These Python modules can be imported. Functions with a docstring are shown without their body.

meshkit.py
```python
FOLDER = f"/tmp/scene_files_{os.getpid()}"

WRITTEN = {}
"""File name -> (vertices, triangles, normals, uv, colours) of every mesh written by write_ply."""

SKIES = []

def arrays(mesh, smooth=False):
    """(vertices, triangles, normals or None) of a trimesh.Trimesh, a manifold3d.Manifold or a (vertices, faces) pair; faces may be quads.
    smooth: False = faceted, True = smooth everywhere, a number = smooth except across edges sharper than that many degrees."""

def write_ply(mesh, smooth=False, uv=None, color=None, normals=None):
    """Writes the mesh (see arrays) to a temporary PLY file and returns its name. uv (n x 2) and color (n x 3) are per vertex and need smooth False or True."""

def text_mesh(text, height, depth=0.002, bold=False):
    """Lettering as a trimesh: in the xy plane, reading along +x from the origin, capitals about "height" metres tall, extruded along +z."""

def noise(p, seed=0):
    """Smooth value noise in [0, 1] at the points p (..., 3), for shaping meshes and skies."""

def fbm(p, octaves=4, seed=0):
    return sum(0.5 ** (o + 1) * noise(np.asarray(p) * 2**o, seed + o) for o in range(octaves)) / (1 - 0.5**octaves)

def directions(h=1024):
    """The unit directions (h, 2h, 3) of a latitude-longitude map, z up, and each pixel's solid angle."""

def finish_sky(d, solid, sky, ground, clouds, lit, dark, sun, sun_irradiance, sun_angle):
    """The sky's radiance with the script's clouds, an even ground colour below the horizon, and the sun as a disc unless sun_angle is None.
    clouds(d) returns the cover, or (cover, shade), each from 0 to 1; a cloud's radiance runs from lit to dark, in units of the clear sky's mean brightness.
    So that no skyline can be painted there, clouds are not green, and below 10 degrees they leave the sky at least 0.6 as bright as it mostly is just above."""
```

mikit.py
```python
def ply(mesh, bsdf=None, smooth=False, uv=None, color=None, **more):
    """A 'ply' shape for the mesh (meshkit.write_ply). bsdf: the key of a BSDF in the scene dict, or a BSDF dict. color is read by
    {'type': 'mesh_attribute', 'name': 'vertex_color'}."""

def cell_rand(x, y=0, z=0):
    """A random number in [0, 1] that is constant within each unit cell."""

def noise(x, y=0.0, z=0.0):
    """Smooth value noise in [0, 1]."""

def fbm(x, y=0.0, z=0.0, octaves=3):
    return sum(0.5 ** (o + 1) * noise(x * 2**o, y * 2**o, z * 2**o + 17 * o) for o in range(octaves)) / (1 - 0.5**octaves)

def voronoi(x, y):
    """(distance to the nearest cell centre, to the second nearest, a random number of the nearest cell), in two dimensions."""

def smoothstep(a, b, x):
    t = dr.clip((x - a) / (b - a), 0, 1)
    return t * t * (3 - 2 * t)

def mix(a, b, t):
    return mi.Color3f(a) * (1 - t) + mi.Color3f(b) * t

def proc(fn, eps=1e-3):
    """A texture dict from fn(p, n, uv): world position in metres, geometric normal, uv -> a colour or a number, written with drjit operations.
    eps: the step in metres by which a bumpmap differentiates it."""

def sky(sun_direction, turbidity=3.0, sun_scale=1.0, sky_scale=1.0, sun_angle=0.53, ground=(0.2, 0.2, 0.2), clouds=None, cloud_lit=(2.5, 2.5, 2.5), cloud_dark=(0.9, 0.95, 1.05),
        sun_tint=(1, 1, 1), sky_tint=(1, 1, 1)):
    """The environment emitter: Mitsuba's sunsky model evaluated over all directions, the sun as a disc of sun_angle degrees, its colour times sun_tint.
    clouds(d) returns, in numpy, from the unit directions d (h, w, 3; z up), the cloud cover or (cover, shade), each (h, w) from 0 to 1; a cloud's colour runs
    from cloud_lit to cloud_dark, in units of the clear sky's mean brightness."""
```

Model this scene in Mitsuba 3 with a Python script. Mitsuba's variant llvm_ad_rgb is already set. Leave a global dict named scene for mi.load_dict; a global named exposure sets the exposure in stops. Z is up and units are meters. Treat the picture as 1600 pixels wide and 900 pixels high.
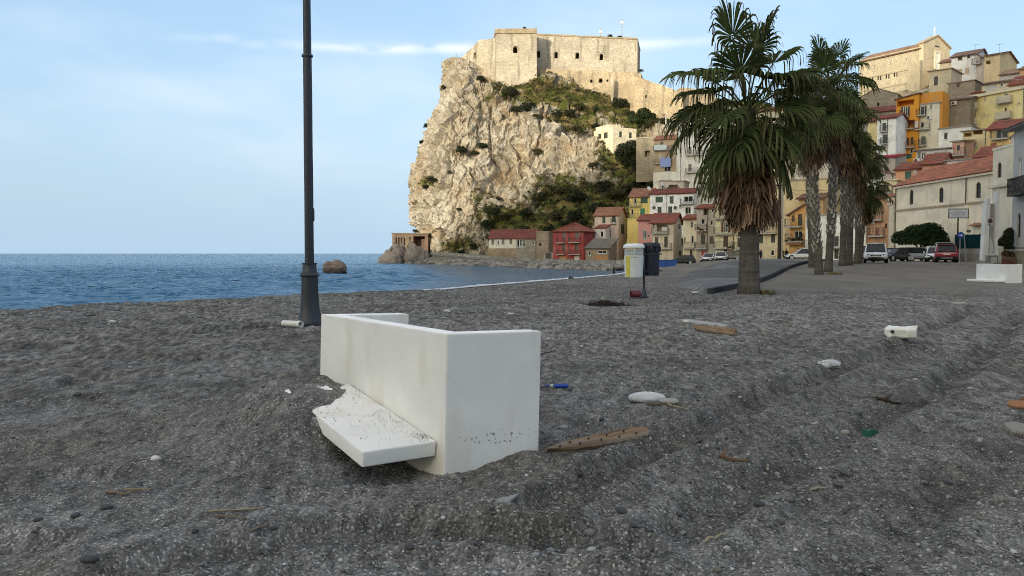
import math, random
import numpy as np
import drjit as dr
import mitsuba as mi
import manifold3d as m3
import meshkit, mikit
from mikit import noise, fbm, voronoi, cell_rand, smoothstep, mix
from scipy.spatial import cKDTree

# ------------------------------------------------------------------ camera, sky, exposure
PW, PH, F, HOR, EYE = 1600.0, 900.0, 1280.0, 397.0, 1.35
PITCH = math.atan((PH / 2 - HOR) / F)
CP, SP = math.cos(PITCH), math.sin(PITCH)
T = mi.ScalarTransform4f
SUN_AZ, SUN_EL = math.radians(30), math.radians(10.5)      # the sun stands low, behind the left shoulder
SUN = (-math.sin(SUN_AZ) * math.cos(SUN_EL), -math.cos(SUN_AZ) * math.cos(SUN_EL), math.sin(SUN_EL))
exposure = 3.4


def sstep(a, b, x):
    t = np.clip((np.asarray(x, float) - a) / (b - a), 0, 1)
    return t * t * (3 - 2 * t)


def cirrus(d):
    az = np.arctan2(d[..., 0], d[..., 1])
    el = np.arcsin(np.clip(d[..., 2], -1, 1))
    p = np.stack([az * 3.2 - el * 1.5, el * 11 + az * 1.2, az * 0 + 3.3], -1)
    n = meshkit.fbm(p, 5, 3)
    q = np.stack([az * 8.0 + 9, el * 26 + az * 2.5, az * 0 + 1.7], -1)
    s = meshkit.fbm(q, 4, 8)
    veil = np.clip((n - 0.47) * 3.0, 0, 1) * (0.35 + 0.65 * np.clip((s - 0.3) * 2.2, 0, 1)) * 0.28
    w = meshkit.fbm(np.stack([az * 30, el * 90, az * 0], -1), 3, 5)
    line = np.exp(-((el - (0.2395 + 0.012 * (az + 0.2) + 0.004 * (w - 0.5))) / (0.0042 + 0.002 * w)) ** 2) * np.clip((az + 0.42) * 4, 0, 1) * np.clip((0.28 - az) * 6, 0, 1)
    low = np.exp(-np.clip(el, 0, 2) / 0.15) * 0.90
    thick = 0.4 * sstep(0.35, 0.95, el) * (0.7 + 0.6 * n)      # bright cloud added overhead, out of view, to lift and whiten the shade
    high = np.clip(veil * np.clip(el * 7, 0, 1) + 0.42 * line * np.clip(2.4 * w - 0.55, 0, 1) + thick, 0, 0.9)
    cover = high + low * (1 - high)
    return cover, np.clip(low * (1 - high) / np.maximum(cover, 1e-6), 0, 1)


scene = {}
labels = {}
scene['camera'] = {'type': 'perspective', 'fov': math.degrees(2 * math.atan(800 / F)), 'fov_axis': 'x', 'near_clip': 0.05, 'far_clip': 30000.0,
                   'to_world': T().look_at(origin=[0, 0, EYE], target=[0, CP, EYE - SP], up=[0, 0, 1])}
scene['sky_light'] = mikit.sky(SUN, turbidity=7.0, clouds=cirrus, cloud_lit=(2.2, 2.05, 1.85), cloud_dark=(0.72, 1.0, 1.32), sun_tint=(0.68, 1.0, 1.95), sun_scale=0.95, sky_tint=(0.83, 0.99, 1.22))


# ------------------------------------------------------------------ where a photo point lies, at a given distance
def at(px, py, Y):
    a, b = (px - PW / 2) / F, (PH / 2 - py) / F
    d = np.array([a, CP + b * SP, -SP + b * CP])
    return np.array([0, 0, EYE]) + d * (Y / d[1])


def zat(py, Y):
    return at(800, py, Y)[2]


def proj(P):
    P = np.asarray(P, float)
    x, y, z = P[..., 0], P[..., 1], P[..., 2] - EYE
    w, u = y * CP - z * SP, y * SP + z * CP
    return PW / 2 + F * x / w, PH / 2 - F * u / w


def c(r, g, b):
    v = np.array([r, g, b], float) / 255
    return tuple(np.where(v <= 0.04045, v / 12.92, ((v + 0.055) / 1.055) ** 2.4))


# ------------------------------------------------------------------ mesh pieces: (vertices, triangles)
BOXF = np.array([[0, 2, 1], [0, 3, 2], [4, 5, 6], [4, 6, 7], [0, 1, 5], [0, 5, 4], [1, 2, 6], [1, 6, 5], [2, 3, 7], [2, 7, 6], [3, 0, 4], [3, 4, 7]])


def box(x0, x1, y0, y1, z0, z1):
    return np.array([[x0, y0, z0], [x1, y0, z0], [x1, y1, z0], [x0, y1, z0], [x0, y0, z1], [x1, y0, z1], [x1, y1, z1], [x0, y1, z1]], float), BOXF


def cat(ms):
    vs, fs, n = [], [], 0
    for v, f in ms:
        vs.append(v); fs.append(np.asarray(f) + n); n += len(v)
    return np.vstack(vs), np.vstack(fs)


def xf(m, R=None, t=(0, 0, 0)):
    v = m[0] if R is None else m[0] @ np.asarray(R).T
    return v + np.asarray(t, float), m[1]


def rz(a):
    return np.array([[math.cos(a), -math.sin(a), 0], [math.sin(a), math.cos(a), 0], [0, 0, 1.0]])


def rx(a):
    return np.array([[1.0, 0, 0], [0, math.cos(a), -math.sin(a)], [0, math.sin(a), math.cos(a)]])


def ry(a):
    return np.array([[math.cos(a), 0, math.sin(a)], [0, 1.0, 0], [-math.sin(a), 0, math.cos(a)]])


def man(m):
    g = m.to_mesh()
    return np.array(g.vert_properties[:, :3], float), np.array(g.tri_verts, int)


def mani(m):
    return m3.Manifold(m3.Mesh(np.asarray(m[0], np.float32), np.asarray(m[1], np.uint32)))


def hull(pts):
    return man(m3.Manifold.hull_points(np.asarray(pts, np.float64)))


def rbox(x0, x1, y0, y1, z0, z1, r=0.02):
    p = []
    for x in (x0, x1):
        for y in (y0, y1):
            for z in (z0, z1):
                sx, sy, sz = (1 if x == x0 else -1), (1 if y == y0 else -1), (1 if z == z0 else -1)
                p += [[x + sx * r, y + sy * r, z], [x, y + sy * r, z + sz * r], [x + sx * r, y, z + sz * r],
                      [x + sx * r * .3, y + sy * r * .3, z + sz * r * .55], [x + sx * r * .3, y + sy * r * .55, z + sz * r * .3], [x + sx * r * .55, y + sy * r * .3, z + sz * r * .3]]
    return hull(p)


def tube(pts, rad, sides=6, caps=True):
    p = np.asarray(pts, float)
    n = len(p)
    r = np.broadcast_to(np.asarray(rad, float), (n,))
    t = np.gradient(p, axis=0)
    t /= np.linalg.norm(t, axis=1, keepdims=True) + 1e-12
    a = np.zeros_like(p)
    ref = np.array([1.0, 0, 0]) if abs(t[0][0]) < 0.9 else np.array([0, 1.0, 0])
    for i in range(n):
        q = ref - t[i] * (ref @ t[i])
        a[i] = q / np.linalg.norm(q)
        ref = a[i]
    b = np.cross(t, a)
    ang = np.arange(sides) * 2 * np.pi / sides
    v = (p[:, None] + r[:, None, None] * (np.cos(ang)[None, :, None] * a[:, None] + np.sin(ang)[None, :, None] * b[:, None])).reshape(-1, 3)
    i, j = np.meshgrid(np.arange(n - 1), np.arange(sides), indexing='ij')
    A, B, C, D = i * sides + j, i * sides + (j + 1) % sides, (i + 1) * sides + (j + 1) % sides, (i + 1) * sides + j
    f = np.vstack([np.stack([A, B, C], -1).reshape(-1, 3), np.stack([A, C, D], -1).reshape(-1, 3)])
    if caps:
        k = len(v)
        v = np.vstack([v, p[0], p[-1]])
        j = np.arange(sides)
        f = np.vstack([f, np.stack([j * 0 + k, (j + 1) % sides, j], 1), np.stack([j * 0 + k + 1, (n - 1) * sides + j, (n - 1) * sides + (j + 1) % sides], 1)])
    return v, f


def lathe(prof, sides=24):
    """prof: (radius, z) from bottom to top"""
    p = np.asarray(prof, float)
    return tube(np.stack([p[:, 0] * 0, p[:, 0] * 0, p[:, 1]], 1) + np.arange(len(p))[:, None] * np.array([0, 0, 1e-7]), np.maximum(p[:, 0], 1e-4), sides)


def extrude(poly, h):
    """poly in xy, counter-clockwise -> prism z 0..h"""
    return man(m3.Manifold.extrude(m3.CrossSection([np.asarray(poly, float)]), h))


def grid_faces(nr, nc):
    i, j = np.meshgrid(np.arange(nr - 1), np.arange(nc - 1), indexing='ij')
    A, B, C, D = i * nc + j, i * nc + j + 1, (i + 1) * nc + j + 1, (i + 1) * nc + j
    return np.vstack([np.stack([A, B, C], -1).reshape(-1, 3), np.stack([A, C, D], -1).reshape(-1, 3)])


ICO = None


def ico(sub=0):
    import trimesh
    g = trimesh.creation.icosphere(subdivisions=sub)
    return np.array(g.vertices), np.array(g.faces)


def lumpy(sub, amp, freq, seed, scale=(1, 1, 1)):
    v, f = ico(sub)
    d = 1 + amp * (meshkit.fbm(v * freq + seed * 3.7 + 20, 3, seed) - 0.5) * 2
    return v * d[:, None] * np.asarray(scale, float), f


# ------------------------------------------------------------------ entries of the scene
def uniq(key):
    if key not in scene and key not in labels and not any(k.startswith(key + '__') for k in COUNT):
        COUNT[key] = 0
        return key
    n = COUNT.get(key, 0)
    while True:
        n += 1
        k = '%s_%03d' % (key, n)
        if k not in scene and k not in labels:
            COUNT[key] = n
            return k


COUNT = {}


def thing(name, label, cat_, group=None, kind=None):
    n = name
    if name in labels or name in COUNT:
        i = COUNT.get(name, 0) + 1
        while '%s_%03d' % (name, i) in labels:
            i += 1
        COUNT[name] = i
        n = '%s_%03d' % (name, i)
    else:
        COUNT[name] = 0
    labels[n] = {'label': label}
    if cat_: labels[n]['category'] = cat_
    if group: labels[n]['group'] = group
    if kind: labels[n]['kind'] = kind
    return n


def put(key, mesh, bsdf, col=None, smooth=False, label=None, kind=None, tw=None, uv=None, exact=False):
    """One entry; key 'thing__part' is numbered when taken. col: one colour (or per vertex) as vertex colour, or coded into uv for the coded materials."""
    if key in scene or key in COUNT:
        if not (exact and key not in scene):
            i = COUNT.get(key, 0) + 1
            while '%s_%03d' % (key, i) in scene:
                i += 1
            COUNT[key] = i
            key = '%s_%03d' % (key, i)
    COUNT.setdefault(key, 0)
    if isinstance(mesh, dict):
        d = dict(mesh)
    else:
        v, f = mesh
        if len(f) == 0:
            print('EMPTY', key); return key
        kw = {}
        if bsdf in CODED:
            k = np.clip(np.round(np.asarray(col) * 1000), 0, 999)
            kw['uv'] = np.tile([k[0] + k[1] / 1000.0 + 0.0002, k[2] / 1000.0 + 0.0002], (len(v), 1))
        elif uv is not None:
            kw['uv'] = uv
        elif bsdf in VCOL:
            a = np.asarray(col, float)
            kw['color'] = np.tile(a, (len(v), 1)) if a.ndim == 1 else a
        if not isinstance(smooth, bool) and (kw or smooth):
            if kw:          # split at sharp edges first, then smooth
                import trimesh
                g = trimesh.Trimesh(v, f, process=False)
                kk = list(kw)[0]
                arr = kw[kk]
                if np.ptp(arr, axis=0).max() < 1e-9:
                    g = trimesh.graph.smooth_shade(g, angle=math.radians(smooth), facet_minarea=None)
                    v, f = np.array(g.vertices), np.array(g.faces)
                    kw[kk] = np.tile(arr[0], (len(v), 1))
                smooth = True
        d = mikit.ply((v, f), bsdf, smooth=smooth, **kw)
    if tw is not None:
        d['to_world'] = tw
    scene[key] = d
    if label or kind:
        labels.setdefault(key, {})
        if label: labels[key]['label'] = label
        if kind: labels[key]['kind'] = kind
    return key


# ------------------------------------------------------------------ materials
CODED = {'plaster', 'tile', 'masonry', 'concrete', 'rust'}
VCOL = {'paint', 'matte', 'gloss', 'leaf', 'stone', 'thatch', 'cloth'}


def decode(uv):
    r = dr.floor(uv.x) / 1000
    return mi.Color3f(r, uv.x - dr.floor(uv.x), uv.y)


def two(d):
    return {'type': 'twosided', 'b': d}


def vc():
    return {'type': 'mesh_attribute', 'name': 'vertex_color'}


def plaster_fn(p, n, uv):
    b = decode(uv)
    big = fbm(p.x * 0.35 + p.y * 0.2, p.y * 0.35, p.z * 0.35, 3)
    streak = fbm(p.x * 2.2, p.y * 2.2, p.z * 0.25, 3)
    patch = smoothstep(0.56, 0.66, fbm(p.x * 0.9 + 7, p.y * 0.9, p.z * 0.9, 3))
    k = 0.96 + 0.35 * big
    d = smoothstep(0.52, 0.78, streak) * 0.16
    col = dr.minimum(b * k * (1 - d), 0.86)
    return mix(col, mi.Color3f(0.30, 0.28, 0.24), patch * 0.22)


def tile_fn(p, n, uv):
    b = decode(uv)
    r = cell_rand(dr.floor(p.x * 3.0), dr.floor(p.y * 3.0), dr.floor(p.z * 5))
    g = fbm(p.x * 0.5, p.y * 0.5, p.z * 0.5, 3)
    moss = smoothstep(0.52, 0.7, fbm(p.x * 1.1 + 3, p.y * 1.1, p.z * 1.1, 3))
    col = b * (0.65 + 0.45 * r) * (0.75 + 0.5 * g)
    return mix(col, mi.Color3f(0.10, 0.09, 0.06), moss * 0.45)


def masonry_fn(p, n, uv):
    b = decode(uv)
    row = dr.floor(p.z * 2.2)
    hx = p.x * 1.3 + p.y * 0.9 + cell_rand(row) * 7
    r = cell_rand(dr.floor(hx), row)
    fx = hx - dr.floor(hx)
    fz = p.z * 2.2 - row
    joint = dr.maximum(smoothstep(0.86, 0.97, fx), smoothstep(0.82, 0.96, fz))
    g = fbm(p.x * 0.16, p.y * 0.16, p.z * 0.22, 4)
    st = fbm(p.x * 0.9, p.y * 0.9, p.z * 0.10, 3)
    fine = noise(p.x * 3.1, p.y * 3.1, p.z * 3.1)
    col = b * (0.84 + 0.16 * r) * (0.62 + 0.75 * g) * (0.8 + 0.4 * fine)
    col = mix(col, mi.Color3f(0.22, 0.19, 0.14), smoothstep(0.5, 0.72, st) * 0.55)
    return col * (1 - 0.2 * joint)


def concrete_fn(p, n, uv):
    b = decode(uv)
    g = fbm(p.x * 3.0, p.y * 3.0, p.z * 3.0, 4)
    pit = smoothstep(0.90, 0.96, noise(p.x * 75, p.y * 75, p.z * 75))
    fine = noise(p.x * 160, p.y * 160, p.z * 160)
    stain = smoothstep(0.50, 0.72, fbm(p.x * 5 + 4, p.y * 5, p.z * 1.6, 3))
    col = b * (0.86 + 0.24 * g) * (0.95 + 0.1 * fine)
    col = mix(col, b * mi.Color3f(0.80, 0.72, 0.60), stain * 0.35)
    return col * (1 - 0.22 * pit)


def rock_fn(p, n, uv):
    w = p + mi.Vector3f(fbm(p.x * 0.25, p.y * 0.25, p.z * 0.25, 2), fbm(p.y * 0.25 + 9, p.z * 0.25, p.x * 0.25, 2), 0) * 4.0
    g = fbm(w.x * 0.10, w.y * 0.10, w.z * 0.10, 4)
    vert = fbm(w.x * 0.55, w.y * 0.55, w.z * 0.13, 4)
    fine = fbm(p.x * 1.6, p.y * 1.6, p.z * 1.3, 3)
    cream = mi.Color3f(0.41, 0.36, 0.28)
    pale = mi.Color3f(0.475, 0.435, 0.36)
    ochre = mi.Color3f(0.34, 0.262, 0.170)
    grey = mi.Color3f(0.235, 0.205, 0.165)
    col = mix(cream, pale, smoothstep(0.48, 0.66, g))
    col = mix(col, ochre, smoothstep(0.50, 0.70, fbm(w.x * 0.16 + 5, w.y * 0.16, w.z * 0.12, 3)) * 0.75)
    col = mix(col, grey, smoothstep(0.50, 0.68, vert) * 0.7)
    col = col * (0.72 + 0.54 * fine)
    crack = smoothstep(0.045, 0.0, dr.abs(fbm(w.x * 0.5 + 3, w.y * 0.5, w.z * 0.22, 3) - 0.5))
    col = mix(col, mi.Color3f(0.10, 0.08, 0.06), crack * 0.42)
    veg = smoothstep(0.35, 0.65, uv.x + (fbm(p.x * 0.5, p.y * 0.5, p.z * 0.5, 4) - 0.5) * 0.9)
    grass = mix(mi.Color3f(0.085, 0.095, 0.028), mi.Color3f(0.17, 0.135, 0.06), smoothstep(0.42, 0.62, fbm(p.x * 0.35 + 2, p.y * 0.35, p.z * 0.35, 3)))
    grass = grass * (0.6 + 0.8 * noise(p.x * 2.1, p.y * 2.1, p.z * 2.1))
    col = mix(col, grass, veg)
    return mix(col, mi.Color3f(0.13, 0.12, 0.105) * (0.6 + 0.8 * fine), uv.y * 0.75)


def sand_fn(p, n, uv):
    """dark volcanic sand and gravel; uv.x: 0 gravel .. 1 sand-covered road"""
    near = smoothstep(16.0, 5.0, dr.norm(mi.Vector2f(p.x, p.y)))
    d1, d2, r = voronoi(p.x * 95, p.y * 95)
    e1, e2, q = voronoi(p.x * 38 + 3, p.y * 38)
    g = fbm(p.x * 0.6, p.y * 0.6, 0.0, 3)
    g2 = fbm(p.x * 4, p.y * 4, 2.0, 3)
    far = noise(p.x * 21, p.y * 9, 5.0)
    far2 = noise(p.x * 7, p.y * 3.2, 1.0)
    base = mi.Color3f(0.170, 0.163, 0.154)
    k = 0.45 + 0.75 * r + 0.55 * smoothstep(0.82, 1.0, r)
    k = k * (1 - 0.35 * smoothstep(0.18, 0.0, d2 - d1))
    k2 = 0.10 + 0.95 * far + 0.35 * far2 + 0.5 * noise(p.x * 47, p.y * 27, 2.0)
    kk = k * (0.35 + 0.30 * near) + k2 * (0.65 - 0.30 * near)
    kk = dr.power(dr.maximum(kk, 0.02), 2.1) * 0.95
    gravel = base * kk * (0.72 + 0.55 * g) * (0.82 + 0.36 * g2)
    gravel = gravel * (1 + 0.5 * smoothstep(0.86, 1.0, q) * smoothstep(0.45, 0.25, e1))
    damp = smoothstep(0.5, 0.66, fbm(p.x * 0.9 + 11, p.y * 0.9 + 2, 0.0, 4))
    gravel = mix(gravel, gravel * mi.Color3f(0.80, 0.72, 0.62), damp * 0.4)
    road = mi.Color3f(0.165, 0.150, 0.132) * (0.72 + 0.55 * fbm(p.x * 0.9, p.y * 0.35, 4.0, 4)) * (0.85 + 0.3 * r)
    gravel = gravel * (1 - 0.42 * uv.y)
    return mix(gravel, road, uv.x)


def sand_bump(p, n, uv):
    d1, d2, r = voronoi(p.x * 95, p.y * 95)
    return (1 - smoothstep(0.0, 0.7, d1)) * (0.3 + 0.7 * r) + 1.2 * fbm(p.x * 14, p.y * 14, 0.0, 3)


def bark_fn(p, n, uv):
    ring = noise(uv.y * 16 + 0.4 * noise(uv.x * 5), 0.0, 3.0)
    fib = fbm(uv.x * 30, uv.y * 3.0, 1.0, 3)
    fine = fbm(p.x * 14, p.y * 14, p.z * 26, 3)
    return mi.Color3f(0.110, 0.096, 0.080) * (0.5 + 0.45 * ring + 0.4 * fib) * (0.6 + 0.8 * fine)


def wood_fn(p, n, uv):
    g = fbm(uv.x * 3.0, uv.y * 60, 0.0, 4)
    k = noise(uv.x * 1.3, uv.y * 14, 5.0)
    col = mix(mi.Color3f(0.26, 0.175, 0.11), mi.Color3f(0.13, 0.088, 0.06), smoothstep(0.35, 0.7, g))
    return mix(col, mi.Color3f(0.20, 0.18, 0.16), smoothstep(0.45, 0.75, k) * 0.6)


def paving_fn(p, n, uv):
    a = p.x * 0.46 + p.y * 0.89
    b = p.x * 0.89 - p.y * 0.46
    fx, fy = a * 0.9 - dr.floor(a * 0.9), b * 0.9 - dr.floor(b * 0.9)
    r = cell_rand(dr.floor(a * 0.9), dr.floor(b * 0.9))
    j = dr.maximum(smoothstep(0.93, 0.98, fx), smoothstep(0.93, 0.98, fy))
    sand = smoothstep(0.46, 0.66, fbm(p.x * 0.35, p.y * 0.22, 0.0, 4))
    col = mi.Color3f(0.185, 0.185, 0.185) * (0.8 + 0.3 * r) * (0.8 + 0.4 * noise(p.x * 9, p.y * 9)) * (1 - 0.4 * j)
    return mix(col, mi.Color3f(0.125, 0.118, 0.11), sand * 0.85)


def water_bump(p, n, uv):
    dist = dr.norm(mi.Vector2f(p.x, p.y))
    f1 = fbm(p.x * 0.28, p.y * 1.0, 0.0, 3) * 0.55
    f2 = fbm(p.x * 1.1 + 4, p.y * 3.4, 3.0, 2) * 0.07
    return (f1 + f2) * 1.2 / (1 + dist / 110)


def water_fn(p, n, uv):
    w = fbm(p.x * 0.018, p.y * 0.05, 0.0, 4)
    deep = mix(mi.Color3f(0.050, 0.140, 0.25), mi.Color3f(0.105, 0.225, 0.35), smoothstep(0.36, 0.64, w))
    bay = smoothstep(0.0, 12.0, p.x + 8 + (p.y - 58) * 0.14 + 6 * (w - 0.5))  # bay tinted grey-green: the shaded rock's reflection painted into the water colour
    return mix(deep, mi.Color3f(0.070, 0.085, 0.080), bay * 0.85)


scene['paint'] = two({'type': 'principled', 'base_color': vc(), 'roughness': 0.45, 'specular': 0.4})
scene['matte'] = two({'type': 'diffuse', 'reflectance': vc()})
scene['cloth'] = two({'type': 'diffuse', 'reflectance': vc()})
scene['thatch'] = two({'type': 'principled', 'base_color': vc(), 'roughness': 0.7, 'specular': 0.2})
scene['stone'] = {'type': 'principled', 'base_color': vc(), 'roughness': 0.75, 'specular': 0.35}
scene['gloss'] = two({'type': 'principled', 'base_color': vc(), 'roughness': 0.25, 'specular': 0.5, 'clearcoat': 0.9, 'clearcoat_gloss': 0.95})
scene['leaf'] = {'type': 'principledthin', 'base_color': vc(), 'roughness': 0.45, 'diff_trans': 0.5, 'spec_trans': 0.0, 'eta': 1.4}
scene['plaster'] = two({'type': 'diffuse', 'reflectance': mikit.proc(plaster_fn)})
scene['tile'] = two({'type': 'principled', 'base_color': mikit.proc(tile_fn), 'roughness': 0.8, 'specular': 0.25})
scene['masonry'] = two({'type': 'diffuse', 'reflectance': mikit.proc(masonry_fn)})
scene['concrete'] = two({'type': 'principled', 'base_color': mikit.proc(concrete_fn), 'roughness': 0.6, 'specular': 0.3})
scene['rock'] = two({'type': 'diffuse', 'reflectance': mikit.proc(rock_fn)})
scene['sand'] = two({'type': 'bumpmap', 'arbitrary': mikit.proc(sand_bump, eps=0.002), 'scale': 0.008,
                     'b': {'type': 'principled', 'base_color': mikit.proc(sand_fn), 'roughness': 0.85, 'specular': 0.2}})
scene['bark'] = two({'type': 'diffuse', 'reflectance': mikit.proc(bark_fn)})
scene['wood'] = two({'type': 'diffuse', 'reflectance': mikit.proc(wood_fn)})
scene['paving'] = two({'type': 'diffuse', 'reflectance': mikit.proc(paving_fn)})
scene['glass'] = two({'type': 'principled', 'base_color': {'type': 'rgb', 'value': [0.014, 0.016, 0.018]}, 'roughness': 0.15, 'specular': 0.30})
scene['iron'] = two({'type': 'principled', 'base_color': {'type': 'rgb', 'value': [0.020, 0.023, 0.032]}, 'roughness': 0.42, 'specular': 0.45})
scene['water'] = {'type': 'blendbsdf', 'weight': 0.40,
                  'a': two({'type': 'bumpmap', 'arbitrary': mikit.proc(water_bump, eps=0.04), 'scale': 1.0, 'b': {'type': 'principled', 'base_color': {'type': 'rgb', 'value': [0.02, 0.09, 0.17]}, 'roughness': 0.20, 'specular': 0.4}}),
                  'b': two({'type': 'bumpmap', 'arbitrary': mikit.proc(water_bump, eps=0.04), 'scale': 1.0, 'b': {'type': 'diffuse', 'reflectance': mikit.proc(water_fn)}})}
scene['foam'] = two({'type': 'diffuse', 'reflectance': {'type': 'rgb', 'value': [0.60, 0.62, 0.63]}})
# ------------------------------------------------------------------ the lie of the land
SEA = -1.5
WATERLINE = np.array([[-95, -60], [-40, 5], [-24, 22], [-17, 34], [-10, 53.6], [-5.2, 66], [2, 83], [13, 108], [21, 132], [20, 150], [9, 172], [-6, 200], [-22, 232], [-44, 262], [-40, 330], [60, 420]], float)


def seg_dist(x, y, P):
    """distance to the polyline, the signed side (+ right of its direction) and the arc length of the nearest point"""
    best, side, arc, s0 = np.full(np.shape(x), 1e9), np.zeros(np.shape(x)), np.zeros(np.shape(x)), 0.0
    for a, b in zip(P[:-1], P[1:]):
        e = b - a
        L = np.linalg.norm(e)
        t = np.clip(((x - a[0]) * e[0] + (y - a[1]) * e[1]) / L ** 2, 0, 1)
        d = np.hypot(x - a[0] - t * e[0], y - a[1] - t * e[1])
        s = np.sign((x - a[0]) * e[1] - (y - a[1]) * e[0])
        m = d < best
        best, side, arc = np.where(m, d, best), np.where(m, s, side), np.where(m, s0 + t * L, arc)
        s0 += L
    return best, side, arc


def rough_z(x, y):
    x, y = np.asarray(x, float), np.asarray(y, float)
    d, s, _ = seg_dist(x, y, WATERLINE)
    d = d * s
    w = 12 + 5 * sstep(20, 36, y)
    z = SEA * (1 - np.clip(d / w, -3, 1))
    z = z + 0.10 * np.exp(-((d - w - 0.5) / 2.0) ** 2)
    z = z + 0.6 * sstep(31, 68, y) * sstep(2, 12, x - 0.10 * y)
    return z, d


def flat_point(px, py, z=0.0):
    for _ in range(3):
        Y = (EYE - z) * F / max(py - HOR, 0.5)
        P = at(px, py, Y)
        Y *= (EYE - z) / max(EYE - P[2], 1e-6)
    return at(px, py, Y)[:2]


TRACKS = []   # (polyline, half width, depth, berm)
for pts, hw, dep, berm in (
        ([(860, 790), (960, 730), (1090, 672), (1230, 610), (1370, 560), (1470, 515), (1520, 480)], 0.15, 0.095, 0.075),
        ([(1010, 860), (1180, 760), (1330, 680), (1480, 600), (1560, 540), (1590, 490)], 0.15, 0.075, 0.055),
        ([(1330, 890), (1500, 760), (1640, 660)], 0.15, 0.05, 0.04),
        ([(100, 940), (300, 872), (470, 838), (640, 822), (800, 832), (960, 850)], 0.15, 0.07, 0.06),
        ([(-60, 553), (60, 541), (200, 526), (330, 515), (480, 504)], 0.30, 0.11, 0.04),
        ([(-60, 640), (90, 622), (250, 605), (420, 588)], 0.16, 0.03, 0.03)):
    TRACKS.append((np.array([flat_point(*p) for p in pts]), hw, dep, berm))
HOLLOWS = [(flat_point(625, 725), 0.36, -0.10), (flat_point(800, 726), 0.30, 0.0), ((-1.9, 5.7), 0.5, 0.06), (flat_point(820, 712), 0.26, 0.03),
           (flat_point(1450, 520), 1.2, 0.10), (flat_point(1180, 500), 2.5, 0.10), (flat_point(1010, 600), 0.8, 0.05), (flat_point(365, 694), .16, -.04), (flat_point(385, 716), .14, -.04), (flat_point(160, 640), .2, -.03)]


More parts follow.
